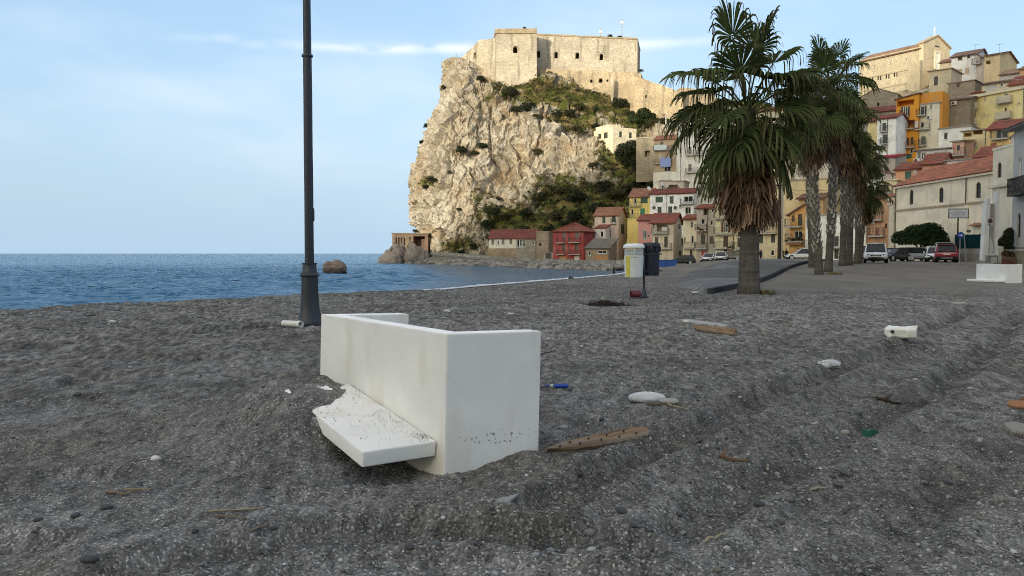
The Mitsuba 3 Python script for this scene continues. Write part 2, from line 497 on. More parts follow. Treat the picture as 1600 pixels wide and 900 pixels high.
def gz(x, y, detail=True):
    x, y = np.atleast_1d(np.asarray(x, float)), np.atleast_1d(np.asarray(y, float))
    z, d = rough_z(x, y)
    land = sstep(0, 4, d)
    for P, hw, dep, berm in TRACKS:
        m = (x > P[:, 0].min() - 1.5) & (x < P[:, 0].max() + 1.5) & (y > P[:, 1].min() - 1.5) & (y < P[:, 1].max() + 1.5)
        if m.any():
            q, s, arc = seg_dist(x[m], y[m], P)
            wob = 0.6 + 0.7 * meshkit.fbm(np.stack([x[m] * 2.6, y[m] * 2.6, x[m] * 0], -1), 4, 4)
            q = np.abs(q + .07 * (meshkit.fbm(np.stack([x[m] * 2.2, y[m] * 2.2, x[m] * 0 + 4], -1), 3, 4) - .5))
            z[m] += (-dep * np.exp(-(q / hw) ** 4) + berm * np.exp(-((q - 1.75 * hw) / (0.6 * hw)) ** 2)) * wob * .72
    for (hx, hy), r, h in HOLLOWS:
        z = z + h * np.exp(-((x - hx) ** 2 + (y - hy) ** 2) / r ** 2)
    # the bank of gravel that buries the far end of the near bench's seat
    dx, dy = x + .432, y - 5.15
    bv_, bt = dx * .8213 + dy * .5705, -dx * .5705 + dy * .8213
    z = z + .345 * sstep(.48, 1.52, bt + .7 * np.clip(-bv_, 0, 1) + .12 * (meshkit.noise(np.stack([x * 6, y * 6, x * 0], -1), 3) - .5)) * np.exp(-(np.clip(-bv_ - .36, 0, 9) / .55) ** 2) * np.exp(-(np.clip(bv_, 0, 9) / .4) ** 2) * (1 - sstep(1.9, 3.0, bt))
    road = sstep(27, 34, y) * sstep(4, 8, x)
    k = land * (1 - 0.75 * road)
    q = np.stack([x, y, x * 0], -1)
    z = z + k * 0.12 * (meshkit.fbm(q * 0.22, 3, 1) - 0.5)
    if detail:
        left = sstep(2, -6, x - 0.1 * y)
        lump = meshkit.fbm(q * np.array([1.5, 1.7, 1]), 3, 2)
        z = z + k * (0.015 + 0.028 * left) * (lump - 0.5) * 2
        foot = np.clip(meshkit.fbm(q * np.array([1.7, 2.6, 1]) + 5, 2, 9) - 0.56, 0, 1)
        z = z - k * foot * (0.07 + 0.24 * left)
        z = z + k * 0.018 * (meshkit.fbm(q * 7, 2, 6) - 0.5) * 2
        z = z + k * 0.010 * (meshkit.fbm(q * 31, 2, 7) - 0.5) * 2
    return z


def ground(px, py):
    """where the ray of a photo point meets the ground"""
    lo, Y = 1.0, np.concatenate([np.arange(1.2, 12, 0.02), np.arange(12, 160, 0.1)])
    a = np.array([at(px, py, y) for y in (1.0, 2.0)])
    P = a[0] + (a[1] - a[0]) * (Y - 1.0)[:, None]
    h = P[:, 2] - gz(P[:, 0], P[:, 1])
    i = np.argmax(h < 0)
    return np.array([P[i, 0], P[i, 1], gz(P[i, 0], P[i, 1])[0]])


# the beach and the town ground: one sheet, finest before the camera
th = np.radians(np.concatenate([np.linspace(-180, -44, 30)[:-1], np.linspace(-44, 42, 520), np.linspace(42, 180, 30)[1:]]))
rr = np.concatenate([[0.0, 0.5, 0.9, 1.2], np.geomspace(1.4, 34, 430), np.geomspace(34.4, 200, 130)[1:], [240, 300, 400, 600, 1000]])
TH, RR = np.meshgrid(th, rr)
gx, gy = RR * np.sin(TH), RR * np.cos(TH)
gzz = gz(gx.ravel(), gy.ravel()).reshape(gx.shape)
gzz = np.where(RR > 190, np.minimum(gzz, -0.5), gzz)
gv = np.stack([gx, gy, gzz], -1).reshape(-1, 3)
x, y = gv[:, 0], gv[:, 1]
q_ = np.stack([x * 0.45, y * 0.45, x * 0], -1)
road_mask = sstep(26, 34, y + 3.0 * (meshkit.fbm(q_, 3, 3) - 0.5) - 0.12 * (x - 10)) * sstep(5.5, 9.5, x - 0.05 * y + 2.0 * (meshkit.fbm(q_, 3, 5) - 0.5))
track_tone = np.zeros(len(x))  # makes the sand darker along the tyre tracks
for P, hw, dep, berm in TRACKS:
    m = (np.abs(x) < 40) & (y > 0) & (y < 40)
    q, s_, _ = seg_dist(x[m], y[m], P)
    ends = np.hypot(x[m] - P[0, 0], y[m] - P[0, 1])
    track_tone[m] = np.maximum(track_tone[m], np.exp(-(q / (hw * 1.1)) ** 2) * np.clip(meshkit.fbm(np.stack([x[m] * 2, y[m] * 2, x[m] * 0], -1), 3, 8) * 2.2 - .35, 0, 1))
put('beach', (gv, grid_faces(len(rr), len(th))[:, ::-1]), 'sand', smooth=True, uv=np.stack([road_mask, track_tone], 1), kind='structure', label='dark grey volcanic sand and gravel beach with tyre tracks, running into the sandy road')

# the sea
ts = np.radians(np.concatenate([np.linspace(-150, -40, 40)[:-1], np.linspace(-40, 20, 330)]))
rs = np.concatenate([np.geomspace(18, 260, 420), np.geomspace(262, 24000, 90)])
TH, RR = np.meshgrid(ts, rs)
sx, sy = RR * np.sin(TH), RR * np.cos(TH)
q_ = np.stack([sx, sy, sx * 0], -1)
far = np.clip(1 - (RR - 120) / 260, 0, 1)
d_, s_, _ = seg_dist(sx.ravel(), sy.ravel(), WATERLINE)
off = sstep(0.0, 14, -(d_ * s_)).reshape(RR.shape)
bay = 1 - 0.75 * sstep(-14, 0, sx + 0.03 * (sy - 60))
w1 = meshkit.fbm(q_ * np.array([0.10, 0.26, 1]), 3, 11) - 0.5
w2 = 0.5 - np.abs(meshkit.fbm(q_ * np.array([0.33, 0.75, 1]), 3, 12) - 0.5) * 2
swell = np.exp(-((sy - 36.5 - 0.12 * sx - 2.5 * (meshkit.fbm(q_ * 0.1, 2, 3) - 0.5)) / 1.3) ** 2) * 0.32 * sstep(-8, -22, sx)
h = (0.75 * w1 + 0.40 * w2) * far * (0.12 + 0.88 * off) * bay + swell * off
sv = np.stack([sx, sy, SEA + h], -1).reshape(-1, 3)
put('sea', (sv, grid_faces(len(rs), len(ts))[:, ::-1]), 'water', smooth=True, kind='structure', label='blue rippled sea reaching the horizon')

# surf along the beach
ws, wl = [], WATERLINE[2:9]
for a, b in zip(wl[:-1], wl[1:]):
    n_ = int(np.linalg.norm(b - a) / 0.35)
    ws += [a + (b - a) * i / n_ for i in range(n_)]
ws = np.array(ws)
ws = np.stack([np.convolve(np.pad(ws[:, k], 12, mode='edge'), np.ones(25) / 25, 'valid') for k in (0, 1)], 1)
tn = np.gradient(ws, axis=0); tn /= np.linalg.norm(tn, axis=1, keepdims=True)
nm = np.stack([-tn[:, 1], tn[:, 0]], 1)
i_ = np.arange(len(ws))
wv = meshkit.fbm(np.stack([ws[:, 0] * 0.35, ws[:, 1] * 0.35, i_ * 0], 1), 3, 2)
rag = meshkit.fbm(np.stack([ws[:, 0] * 1.7, ws[:, 1] * 1.7, i_ * 0], 1), 3, 6)
inner = -0.5 + 1.6 * (wv - 0.5) - 0.7 * (rag - .5)
outer = inner + 0.3 + 1.7 * np.clip(wv - 0.25, 0, 1) + 0.9 * (rag - 0.4)
fv = []
for k, hgt in ((0, 0.0), (0.3, 0.10), (0.7, 0.10), (1, -0.02)):
    p = ws + nm * (inner + (outer - inner) * k)[:, None]
    zg = np.maximum(rough_z(p[:, 0], p[:, 1])[0], SEA)
    fv.append(np.column_stack([p, zg + 0.05 + hgt * (0.4 + rag)]))
fv = np.stack(fv, 1).reshape(-1, 3)
put('surf', (fv, grid_faces(len(ws), 4)), 'foam', smooth=True, kind='structure', label='thin white line of surf along the beach')

# the paved esplanade with its kerb
def esp_z(x, y):
    return rough_z(x, y)[0] + 0.17
KERB = np.array([[6.6, 27.6], [9.6, 34.0], [13.6, 43.0], [18.0, 53.5], [23.2, 65.0], [30, 80], [37, 96]], float)
LEFT = np.array([[6.6, 27.6], [6.9, 34.0], [8.2, 43.0], [11.5, 54.5], [16.5, 68.0], [22.0, 86.0], [28, 104]], float)
def resample(P, n):
    s = np.concatenate([[0], np.cumsum(np.linalg.norm(np.diff(P, axis=0), axis=1))])
    t = np.linspace(0, s[-1], n)
    return np.stack([np.interp(t, s, P[:, k]) for k in range(P.shape[1])], 1)
ka, la = resample(KERB, 60), resample(LEFT, 60)
k_ = np.linspace(0, 1, 14)
ev = (ka[:, None] * (1 - k_[None, :, None]) + la[:, None] * k_[None, :, None])
ez = esp_z(ev[..., 0].ravel(), ev[..., 1].ravel()).reshape(60, 14)
ez[:, 9:] -= np.linspace(0, 0.22, 5)[None]
put('esplanade', (np.concatenate([ev, ez[..., None]], -1).reshape(-1, 3), grid_faces(60, 14)), 'paving', smooth=True, kind='structure', label='pale paved esplanade dusted with sand beside the palms')
kerb = thing('kerb', 'dark stone kerb edging the paved esplanade beside the palm row', 'kerb')
ks = resample(KERB, 45)
for a, b in zip(ks[:-1], ks[1:]):
    e = (b - a) / np.linalg.norm(b - a)
    n = np.array([e[1], -e[0]])
    a2, b2 = a + e * 0.012, b - e * 0.012
    p = [a2 - n * 0.02, b2 - n * 0.02, b2 + n * 0.16, a2 + n * 0.16]
    v = np.array([[q[0], q[1], esp_z(q[0], q[1]) + dz] for dz in (-0.5, 0.015) for q in p], float)
    put(kerb + '__kerbstone', hull(v), 'plaster', (0.05, 0.05, 0.052))

# ------------------------------------------------------------------ the castle rock and the town's hillside
COLS = [
    [(705, 425, 345), (705, 355, 345), (700, 290, 345), (705, 225, 342), (715, 165, 335), (722, 130, 328), (735, 112, 320)],
    [(660, 425, 285), (660, 355, 285), (660, 290, 286), (673, 225, 288), (694, 160, 290), (703, 105, 292), (715, 95, 297)],
    [(690, 425, 257), (690, 355, 258), (690, 290, 260), (698, 225, 263), (714, 160, 268), (735, 112, 276), (745, 98, 288)],
    [(750, 425, 248), (750, 355, 250), (752, 290, 254), (758, 225, 259), (768, 170, 265), (780, 140, 272), (790, 122, 288)],
    [(830, 425, 235), (832, 355, 241), (838, 290, 247), (845, 225, 254), (850, 180, 261), (852, 137, 271), (855, 126, 288)],
    [(910, 425, 215), (910, 355, 226), (915, 290, 237), (920, 240, 247), (925, 190, 260), (928, 145, 273), (930, 128, 292)],
    [(1000, 425, 192), (1000, 355, 208), (1003, 300, 224), (1003, 250, 240), (1003, 205, 256), (1003, 172, 268), (1003, 145, 295)],
    [(1080, 425, 168), (1080, 355, 188), (1080, 300, 206), (1080, 250, 224), (1080, 205, 246), (1080, 178, 260), (1078, 152, 292)],
    [(1200, 425, 136), (1200, 355, 156), (1200, 300, 175), (1200, 250, 194), (1200, 210, 214), (1200, 185, 242), (1200, 170, 282)],
    [(1340, 425, 116), (1340, 355, 131), (1340, 300, 145), (1340, 250, 158), (1340, 210, 171), (1340, 180, 184), (1340, 160, 204)],
    [(1480, 425, 108), (1480, 355, 121), (1480, 300, 131), (1480, 250, 141), (1480, 200, 153), (1480, 155, 168), (1480, 128, 186)],
    [(1640, 425, 92), (1640, 355, 104), (1640, 300, 114), (1640, 240, 126), (1640, 190, 139), (1640, 150, 154), (1640, 124, 172)],
    [(1950, 430, 66), (1950, 380, 80), (1950, 320, 92), (1950, 250, 104), (1950, 190, 118), (1950, 150, 134), (1950, 124, 154)]]
ctrl = np.array([[at(*p) for p in col] for col in COLS])
back = ctrl[:, -1:] + np.array([[[14.0, 45.0, -1.0]]])
ctrl = np.concatenate([ctrl, back], 1)
from scipy.interpolate import PchipInterpolator
ci = np.arange(len(COLS), dtype=float)
cs = np.concatenate([np.linspace(0, 1.0, 40)[:-1], np.linspace(1, 7, 330), np.linspace(7, 12, 130)[1:]])
ct = np.concatenate([np.linspace(0, 6, 230), np.linspace(6, 7, 12)[1:]])
tmp = PchipInterpolator(ci, ctrl, axis=0)(cs)
net = PchipInterpolator(np.arange(8.0), tmp, axis=1)(ct)
ns, nt = net.shape[:2]
du, dv = np.gradient(net, axis=0), np.gradient(net, axis=1)
nrm = np.cross(du, dv)
nrm /= np.linalg.norm(nrm, axis=-1, keepdims=True) + 1e-9
bpx, bpy = proj(net)
VEG = [(895, 150, 135, 17, 1.0), (830, 140, 70, 14, .8), (960, 165, 70, 20, .9), (1000, 185, 60, 30, .9), (900, 185, 60, 16, .7), (800, 190, 30, 8, .4), (980, 255, 55, 40, .9), (930, 320, 110, 40, 1.0),
       (1010, 330, 90, 60, 1.0), (850, 360, 90, 35, .9), (800, 350, 50, 40, .8), (720, 385, 40, 16, .7), (760, 330, 30, 40, .55), (675, 285, 14, 12, .6), (925, 205, 40, 14, .5), (880, 300, 40, 35, .8)]
veg = np.zeros((ns, nt))
for a, b, ra, rb, s in VEG:
    veg = np.maximum(veg, s * np.exp(-(((bpx - a) / ra) ** 2 + ((bpy - b) / rb) ** 2) ** 1.5))
veg = np.maximum(veg, 0.75 * sstep(1040, 1090, bpx) - 0.28 * sstep(1250, 1320, bpx))
rocky = (1 - 0.8 * sstep(0.3, 0.9, veg)) * (1 - 0.9 * sstep(1020, 1090, bpx)) * (1 - 0.8 * sstep(5.0, 5.8, ct)[None])
P = net.reshape(-1, 3)
rng = np.random.default_rng(5)
dsp = np.zeros(len(P))
ani = np.array([1.0, 0.75, 0.5])
for n_, amp, tilt in ((260, 1.7, 0.16), (1500, 0.75, 0.18), (6500, 0.36, 0.2)):
    pick = rng.choice(len(P), n_, replace=False)
    S = P[pick] + rng.normal(0, 1, (n_, 3))
    warp = P + 1.1 * np.stack([meshkit.noise(P * 0.33 + 7 * k, 30 + k) - 0.5 for k in range(3)], -1) * 3
    _, j = cKDTree(S * ani).query(warp * ani)
    o = rng.uniform(-1, 1, n_) * amp
    G = rng.normal(0, tilt, (n_, 3)) * np.array([1, 1, 0.7])
    dsp += o[j] + np.clip(((P - S[j]) * G[j]).sum(1), -1.6 * amp, 1.6 * amp)
rid = 1 - np.abs(2 * meshkit.fbm(P * np.array([0.06, 0.06, 0.022]), 4, 21) - 1)
dsp += 7.0 * (rid - 0.72) + 3.4 * (meshkit.fbm(P * np.array([0.11, 0.11, 0.04]), 3, 22) - 0.5) * 2
fiss = np.abs(meshkit.fbm(P * np.array([0.085, 0.085, 0.03]) + 40, 3, 23) - 0.5)
dsp -= 2.6 * np.clip(1 - fiss / 0.022, 0, 1)
dsp += 0.30 * (meshkit.fbm(P * 1.1, 3, 24) - 0.5) * 2
soft = 1.3 * (meshkit.fbm(P * 0.09, 3, 25) - 0.5) * 2 + 0.3 * (meshkit.fbm(P * 0.6, 2, 26) - 0.5)
rk = rocky.reshape(-1)
ROCK = net + (nrm * (dsp * rk + soft * (1 - rk)).reshape(ns, nt)[..., None])
wet = np.clip(sstep(392, 404, bpy) * sstep(1100, 900, bpx), 0, 1)
RV = ROCK.reshape(-1, 3)
put('castle_rock', (RV, grid_faces(ns, nt)), 'rock', smooth=False, uv=np.stack([veg, wet], -1).reshape(-1, 2), kind='structure', label='high pale limestone crag by the sea with scrub on its slopes and the town hillside beside it')
RPX, RPY = proj(RV)
rtree = cKDTree(np.stack([RPX, RPY], 1))
RN = nrm.reshape(-1, 3)


def on_rock(px, py, rad=2.5):
    """the nearest point of the rock seen at a photo point, and its outward normal"""
    j = rtree.query_ball_point([px, py], rad)
    if not j:
        j = [rtree.query([px, py])[1]]
    j = np.array(j)
    k = j[np.argmin(RV[j, 1])]
    return RV[k], RN[k]


# the hill behind the camera, whose shade lies on the beach (outside the frame)
hv = []
us = np.linspace(-330, 900, 130)
prof = [(-560, 0.0), (-600, 0.10), (-680, 0.42), (-780, 0.78), (-900, 1.0), (-1000, 1.0), (-1300, 0.8), (-1700, 0.5)]
TE = math.tan(SUN_EL)
eu, ev_ = np.array([math.cos(SUN_AZ), -math.sin(SUN_AZ)]), np.array([math.sin(SUN_AZ), math.cos(SUN_AZ)])
SHADE_U = [-330, -215, -165, -145, -133, -116, -86, -50, -18, -6, 10, 60, 900]
SHADE_Z = np.array([-60, -30, -12, 0, 8, 18, 26, 27, 27, 36, 60, 80, 90]) + (235 + 900) * TE
ridge = np.interp(us, SHADE_U, SHADE_Z) + 5 * (meshkit.fbm(np.stack([us * 0.03, us * 0, us * 0], 1), 4, 2) - 0.5)
for v_, k in prof:
    p = us[:, None] * eu + v_ * ev_
    hv.append(np.column_stack([p, -3 + (ridge + 3) * k + (4 * (meshkit.fbm(np.column_stack([p * 0.04, us * 0]), 3, 7) - 0.5) if 0 < k < 1 else 0)]))
hv = np.stack(hv, 0).reshape(-1, 3)
put('headland', (hv, grid_faces(len(prof), len(us))), 'rock', smooth=True, uv=np.tile([0.8, 0.0], (len(hv), 1)), kind='structure', label='scrubby headland behind the beach')
# ------------------------------------------------------------------ a builder for houses
GREEN, BROWN, GREYW, WHITE = (0.025, 0.075, 0.05), (0.075, 0.035, 0.02), (0.16, 0.15, 0.14), (0.72, 0.71, 0.68)
RED, TERRA, SLATE, DKRED = (0.235, 0.075, 0.05), (0.30, 0.135, 0.085), (0.15, 0.135, 0.12), (0.19, 0.06, 0.045)
DKF = (0.05, 0.045, 0.04)


class House:
    """front wall from A to B (photo column, distance), seen from outside left to right; the body reaches back by depth"""

    def __init__(self, name, label, A, B, top, depth, col, base=None, group=None, mat='plaster', cat_='house', zbase=None, drop=0.0, turn=None):
        self.key = thing(name, label, cat_, group)
        if turn != 'exact':                                   # the front turned a little more than square to the view
            k = (B[0] - 800) / F
            r = math.atan(((A[0] + B[0]) / 2 - 800) / F) + math.radians(turn if turn is not None else 16 if A[0] > 1340 else 12)
            xa = (A[0] - 800) / F * A[1]
            B = (B[0], A[1] - (k * A[1] - xa) / (math.cos(r) + k * math.sin(r)) * math.sin(r))
        pa, pb = at(A[0], HOR, A[1]), at(B[0], HOR, B[1])
        self.o, self.e = pa[:2], (pb - pa)[:2]
        self.W = np.linalg.norm(self.e)
        self.e = self.e / self.W
        self.i = np.array([-self.e[1], self.e[0]])            # inward
        self.D, self.col, self.mat = depth, col, mat
        self.z1 = zat(top, A[1])
        self.z0 = zbase if zbase is not None else (zat(base, B[1]) - drop if base else self.z1 - 12)
        self.R = np.array([[self.e[0], self.i[0], 0], [self.e[1], self.i[1], 0], [0, 0, 1.0]])
        self.holes, self.body = [], None
        self.rise = {}

    def w(self, m):
        return xf(m, self.R, (self.o[0], self.o[1], 0))

    def part(self, name, m, mat, col=None, **k):
        return put(self.key + '__' + name, self.w(m), mat, col, **k)

    def hit(self, px, py, face='F'):
        """(along, height) on a wall of the ray of a photo point"""
        a, b = at(px, py, 50.0), at(px, py, 100.0)
        s0, d = a, b - a
        o = np.array([self.o[0], self.o[1], 0])
        if face == 'F':
            n, along = self.i, self.e
        elif face == 'R':
            o = o + np.array([*(self.e * self.W), 0]); n, along = self.e, self.i
        else:
            n, along = self.e, self.i
        t = ((o - s0)[:2] @ n) / (d[:2] @ n)
        P = s0 + d * t
        return (P - o)[:2] @ along, P[2]

    def slab(self, face, s0, s1, z0, z1, d0, d1):
        """a box on a wall: d0, d1 count outwards"""
        if face == 'F':
            return box(s0, s1, -d1, -d0, z0, z1)
        if face == 'R':
            return box(self.W + d0, self.W + d1, s0, s1, z0, z1)
        return box(-d1, -d0, s0, s1, z0, z1)

    def opening(self, px, py, wpx, hpx, kind='w', col=GREEN, face='F', frame=WHITE):
        s0, _ = self.hit(px - wpx / 2, py, face)
        s1, _ = self.hit(px + wpx / 2, py, face)
        s0, s1 = min(s0, s1), max(s0, s1)
        _, za = self.hit(px, py + hpx / 2, face)
        _, zb = self.hit(px, py - hpx / 2, face)
        self.add(face, s0, s1, za, zb, kind, col, frame)

    def add(self, face, s0, s1, za, zb, kind='w', col=GREEN, frame=WHITE):
        L = self.W if face == 'F' else self.D
        s0, s1 = max(s0, 0.12), min(s1, L - 0.12)
        if s1 - s0 < 0.2:
            return
        rec = 0.22
        self.holes.append((face, s0, s1, za, zb, 1.6 if kind in 'Lg' else rec, kind == 'a'))
        K = self.key
        if kind == 'L':                                  # open loggia
            return
        if kind == 'a': frame = DKF
        name = 'door' if kind in 'dbg' else 'window'
        W = lambda m, mat, c_, k: put(k, self.w(m), mat, c_)
        S = lambda *a: self.slab(face, *a)
        t = min(0.09, (s1 - s0) * 0.16)
        if kind == 's':
            m = [S(s0 + t, s1 - t, za + t, zb - t, -0.12, -0.06)]
            n = max(4, int((zb - za) / 0.16))
            m += [S(s0 + t * 1.5, s1 - t * 1.5, za + t + (zb - za - 2 * t) * (j + 0.15) / n, za + t + (zb - za - 2 * t) * (j + 0.7) / n, -0.06, -0.035) for j in range(n)]
            fr = [S(s0, s0 + t, za, zb, -0.14, -0.03), S(s1 - t, s1, za, zb, -0.14, -0.03), S(s0 + t, s1 - t, zb - t, zb, -0.14, -0.03), S(s0 + t, s1 - t, za, za + t, -0.14, -0.03), S((s0 + s1) / 2 - .02, (s0 + s1) / 2 + .02, za + t, zb - t, -.06, -.03)]
            k = W(cat(fr), 'paint', col, K + '__' + name)
            W(cat(m), 'paint', col, k + '__shutter')
            return
        if kind == 'g':
            k = W(S(s0, s1, za, zb, -0.20, -0.12), 'paint', col, K + '__' + name)
            n = max(3, int((zb - za) / 0.3))
            W(cat([S(s0 + .05, s1 - .05, za + (zb - za) * (j + .1) / n, za + (zb - za) * (j + .85) / n, -.12, -.10) for j in range(n)]), 'paint', col, k + '__panel')
            return
        if kind == 'd':
            k = W(cat([S(s0, s0 + t, za, zb, -0.2, -0.05), S(s1 - t, s1, za, zb, -0.2, -0.05), S(s0 + t, s1 - t, zb - t, zb, -0.2, -0.05)]), 'paint', col, K + '__door')
            W(S(s0 + t, s1 - t, za, zb - t, -0.18, -0.12), 'paint', tuple(np.array(col) * 0.8), k + '__leaf')
            return
        mid = (s0 + s1) / 2
        fr = [S(s0, s0 + t, za, zb, -0.17, -0.09), S(s1 - t, s1, za, zb, -0.17, -0.09), S(s0 + t, s1 - t, zb - t, zb, -0.17, -0.09), S(s0 + t, s1 - t, za, za + t, -0.17, -0.09)]
        if s1 - s0 > 0.7:
            fr.append(S(mid - t * .5, mid + t * .5, za + t, zb - t, -0.165, -0.10))
        k = W(cat(fr), 'paint', frame, K + '__' + name)
        W(S(s0 + t * .5, s1 - t * .5, za + t * .5, zb - t * .5, -0.16, -0.145), 'glass', None, k + '__pane')
        if kind in 'wo':
            W(S(s0 - 0.08, s1 + 0.08, za - 0.09, za - 0.005, 0.003, 0.10), 'plaster', (0.5, 0.48, 0.44), k + '__sill')
        if kind in 'ob':
            hw = (s1 - s0) / 2
            for a, b in ((s0 - hw, s0 - .02), (s1 + .02, s1 + hw)):
                n = max(4, int((zb - za) / 0.2))
                m = [S(a, b, za, zb, 0.004, 0.035)] + [S(a + .06, b - .06, za + (zb - za) * (j + .2) / n, za + (zb - za) * (j + .75) / n, 0.035, 0.06) for j in range(n)]
                W(cat(m), 'paint', col, k + '__shutter')

    def balcony(self, px, py, wpx, face='F', out=0.95, rail=(0.03, 0.03, 0.035), solid=None, hgt=1.0, slab=(0.40, 0.38, 0.35), gap=.17):
        """py: the slab's upper edge"""
        s0, z = self.hit(px - wpx / 2, py, face)
        s1, _ = self.hit(px + wpx / 2, py, face)
        s0, s1 = min(s0, s1), max(s0, s1)
        k = put(self.key + '__balcony', self.w(self.slab(face, s0, s1, z - 0.16, z, 0.003, out)), 'plaster', slab)
        S = lambda *a: self.slab(face, *a)
        if solid is not None:
            m = [S(s0, s1, z + .003, z + hgt, out - .1, out), S(s0, s0 + .1, z + .003, z + hgt, .004, out - .1), S(s1 - .1, s1, z + .003, z + hgt, .004, out - .1)]
            put(k + '__parapet', self.w(cat(m)), 'plaster', solid)
            return k
        m = [S(s0, s1, z + hgt - .05, z + hgt, out - .06, out - .01), S(s0, s0 + .04, z + hgt - .05, z + hgt, .0, out - .06), S(s1 - .04, s1, z + hgt - .05, z + hgt, .0, out - .06), S(s0, s1, z + .08, z + .11, out - .05, out - .02)]
        n = max(4, int((s1 - s0) / gap))
        for j in range(n + 1):
            s = s0 + .02 + (s1 - s0 - .04) * j / n
            m.append(S(s - .012, s + .012, z + .003, z + hgt - .05, out - .047, out - .023))
        for j in range(1, 5):
            for s in (s0 + .02, s1 - .02):
                m.append(S(s - .012, s + .012, z + .003, z + hgt - .05, out * j / 5 - .012, out * j / 5 + .012))
        put(k + '__railing', self.w(cat(m)), 'paint', rail)
        return k

    def string(self, z, h=0.18, out=0.12, col=None, faces='FR'):
        m = []
        for f in faces:
            m.append(self.slab(f, -out if f != 'F' else -out, (self.W if f == 'F' else self.D) + (out if f == 'F' else 0), z, z + h, 0.003, out))
        self.part('string_course', cat(m[:1]), 'plaster', col or tuple(np.array(self.col) * 0.8))
        for q in m[1:]:
            self.part('string_course', q, 'plaster', col or tuple(np.array(self.col) * 0.8))

    def pipe(self, px, face='F', col=(0.10, 0.09, 0.08), r=0.055):
        s, _ = self.hit(px, (HOR + 200) / 2, face)
        s = min(max(s, .1), (self.W if face == 'F' else self.D) - .1)
        P = [(s, -r - .02, self.z0), (s, -r - .02, self.z1 - .1)] if face == 'F' else [(self.W + r + .02, s, self.z0), (self.W + r + .02, s, self.z1 - .1)]
        self.part('drainpipe', tube(P, r, 6), 'paint', col, smooth=60)

    def roof(self, kind='flat', rise=1.6, col=TERRA, over=0.35, back=None, chimney=0, th=0.14, rise2=None):
        W, D, z0, z1 = self.W, self.D, self.z0, self.z1
        prof = None
        if kind == 'ridge':
            rdg = D / 2 if back is None else back
            prof = [(0, z0), (D, z0), (D, z1 + (rise * (0 if rdg < D else 1))), (rdg, z1 + rise), (0, z1)] if rdg < D else [(0, z0), (D, z0), (D, z1 + rise), (0, z1)]
        elif kind == 'shedR':                                    # rises to the right
            sp = [(0, z0), (W, z0), (W, z1 + rise), (0, z1)]
        elif kind == 'shedL':
            sp = [(0, z0), (W, z0), (W, z1), (0, z1 + rise)]
        elif kind == 'gable':
            sp = [(0, z0), (W, z0), (W, z1), (W / 2, z1 + rise), (0, z1)]
        if prof is not None:
            m = xf(extrude(prof, W), None, (0, 0, 0))            # profile (d, z), extruded along s
            v = np.stack([m[0][:, 2], m[0][:, 0], m[0][:, 1]], 1)
            self.solid = (v, m[1])
        elif kind in ('shedR', 'shedL', 'gable'):
            m = extrude(sp, D)
            self.solid = (np.stack([m[0][:, 0], D - m[0][:, 2], m[0][:, 1]], 1), m[1])
        else:
            self.solid = box(0, W, 0, D, z0, z1)
        slopes = []
        o = over
        if kind == 'flat':
            self.part('roof', box(-o, W + o, -o, D + o, z1 + .003, z1 + th + .003), 'plaster', col)
        elif kind == 'parapet':
            t = 0.25
            self.part('roof', cat([box(-.06, W + .06, -.06, t, z1 + .003, z1 + rise), box(-.06, W + .06, D - t, D + .06, z1 + .003, z1 + rise), box(-.06, t, t, D - t, z1 + .003, z1 + rise), box(W - t, W + .06, t, D - t, z1 + .003, z1 + rise), box(t, W - t, t, D - t, z1 + .003, z1 + .1)]), 'plaster', col)
        elif kind == 'ridge':
            k = rise / rdg
            slopes.append([(-o, -o, z1 - o * k), (W + o, -o, z1 - o * k), (W + o, rdg, z1 + rise), (-o, rdg, z1 + rise)])
            if rdg < D:
                k2 = rise / (D - rdg)
                slopes.append([(W + o, D + o, z1 - o * k2), (-o, D + o, z1 - o * k2), (-o, rdg, z1 + rise), (W + o, rdg, z1 + rise)])
        elif kind == 'gable':
            k = rise / (W / 2)
            slopes.append([(-o, D + o, z1 - o * k), (-o, -o, z1 - o * k), (W / 2, -o, z1 + rise), (W / 2, D + o, z1 + rise)])
            slopes.append([(W + o, -o, z1 - o * k), (W + o, D + o, z1 - o * k), (W / 2, D + o, z1 + rise), (W / 2, -o, z1 + rise)])
        elif kind == 'hip':
            h = min(W, D) / 2
            a, b = ((h, D / 2), (W - h, D / 2)) if W >= D else ((W / 2, h), (W / 2, D - h))
            k = rise / h
            e = [(-o, -o), (W + o, -o), (W + o, D + o), (-o, D + o)]
            E = [(p[0], p[1], z1 - o * k) for p in e]
            A, B = (*a, z1 + rise), (*b, z1 + rise)
            if W >= D:
                slopes += [[E[0], E[1], B, A], [E[2], E[3], A, B], [E[1], E[2], B, B], [E[3], E[0], A, A]]
            else:
                slopes += [[E[0], E[1], A, A], [E[1], E[2], B, A], [E[2], E[3], B, B], [E[3], E[0], A, B]]
        elif kind == 'shedR':
            slopes.append([(-o, D + o, z1 - o * rise / W), (-o, -o, z1 - o * rise / W), (W + o, -o, z1 + rise * (1 + o / W)), (W + o, D + o, z1 + rise * (1 + o / W))])
        elif kind == 'shedL':
            slopes.append([(W + o, -o, z1 - o * rise / W), (W + o, D + o, z1 - o * rise / W), (-o, D + o, z1 + rise * (1 + o / W)), (-o, -o, z1 + rise * (1 + o / W))])
        if slopes:
            ms = []
            for q in slopes:
                ms.append(tiled(*[np.array(p, float) for p in q]))
            self.part('roof', cat(ms), 'tile', col)
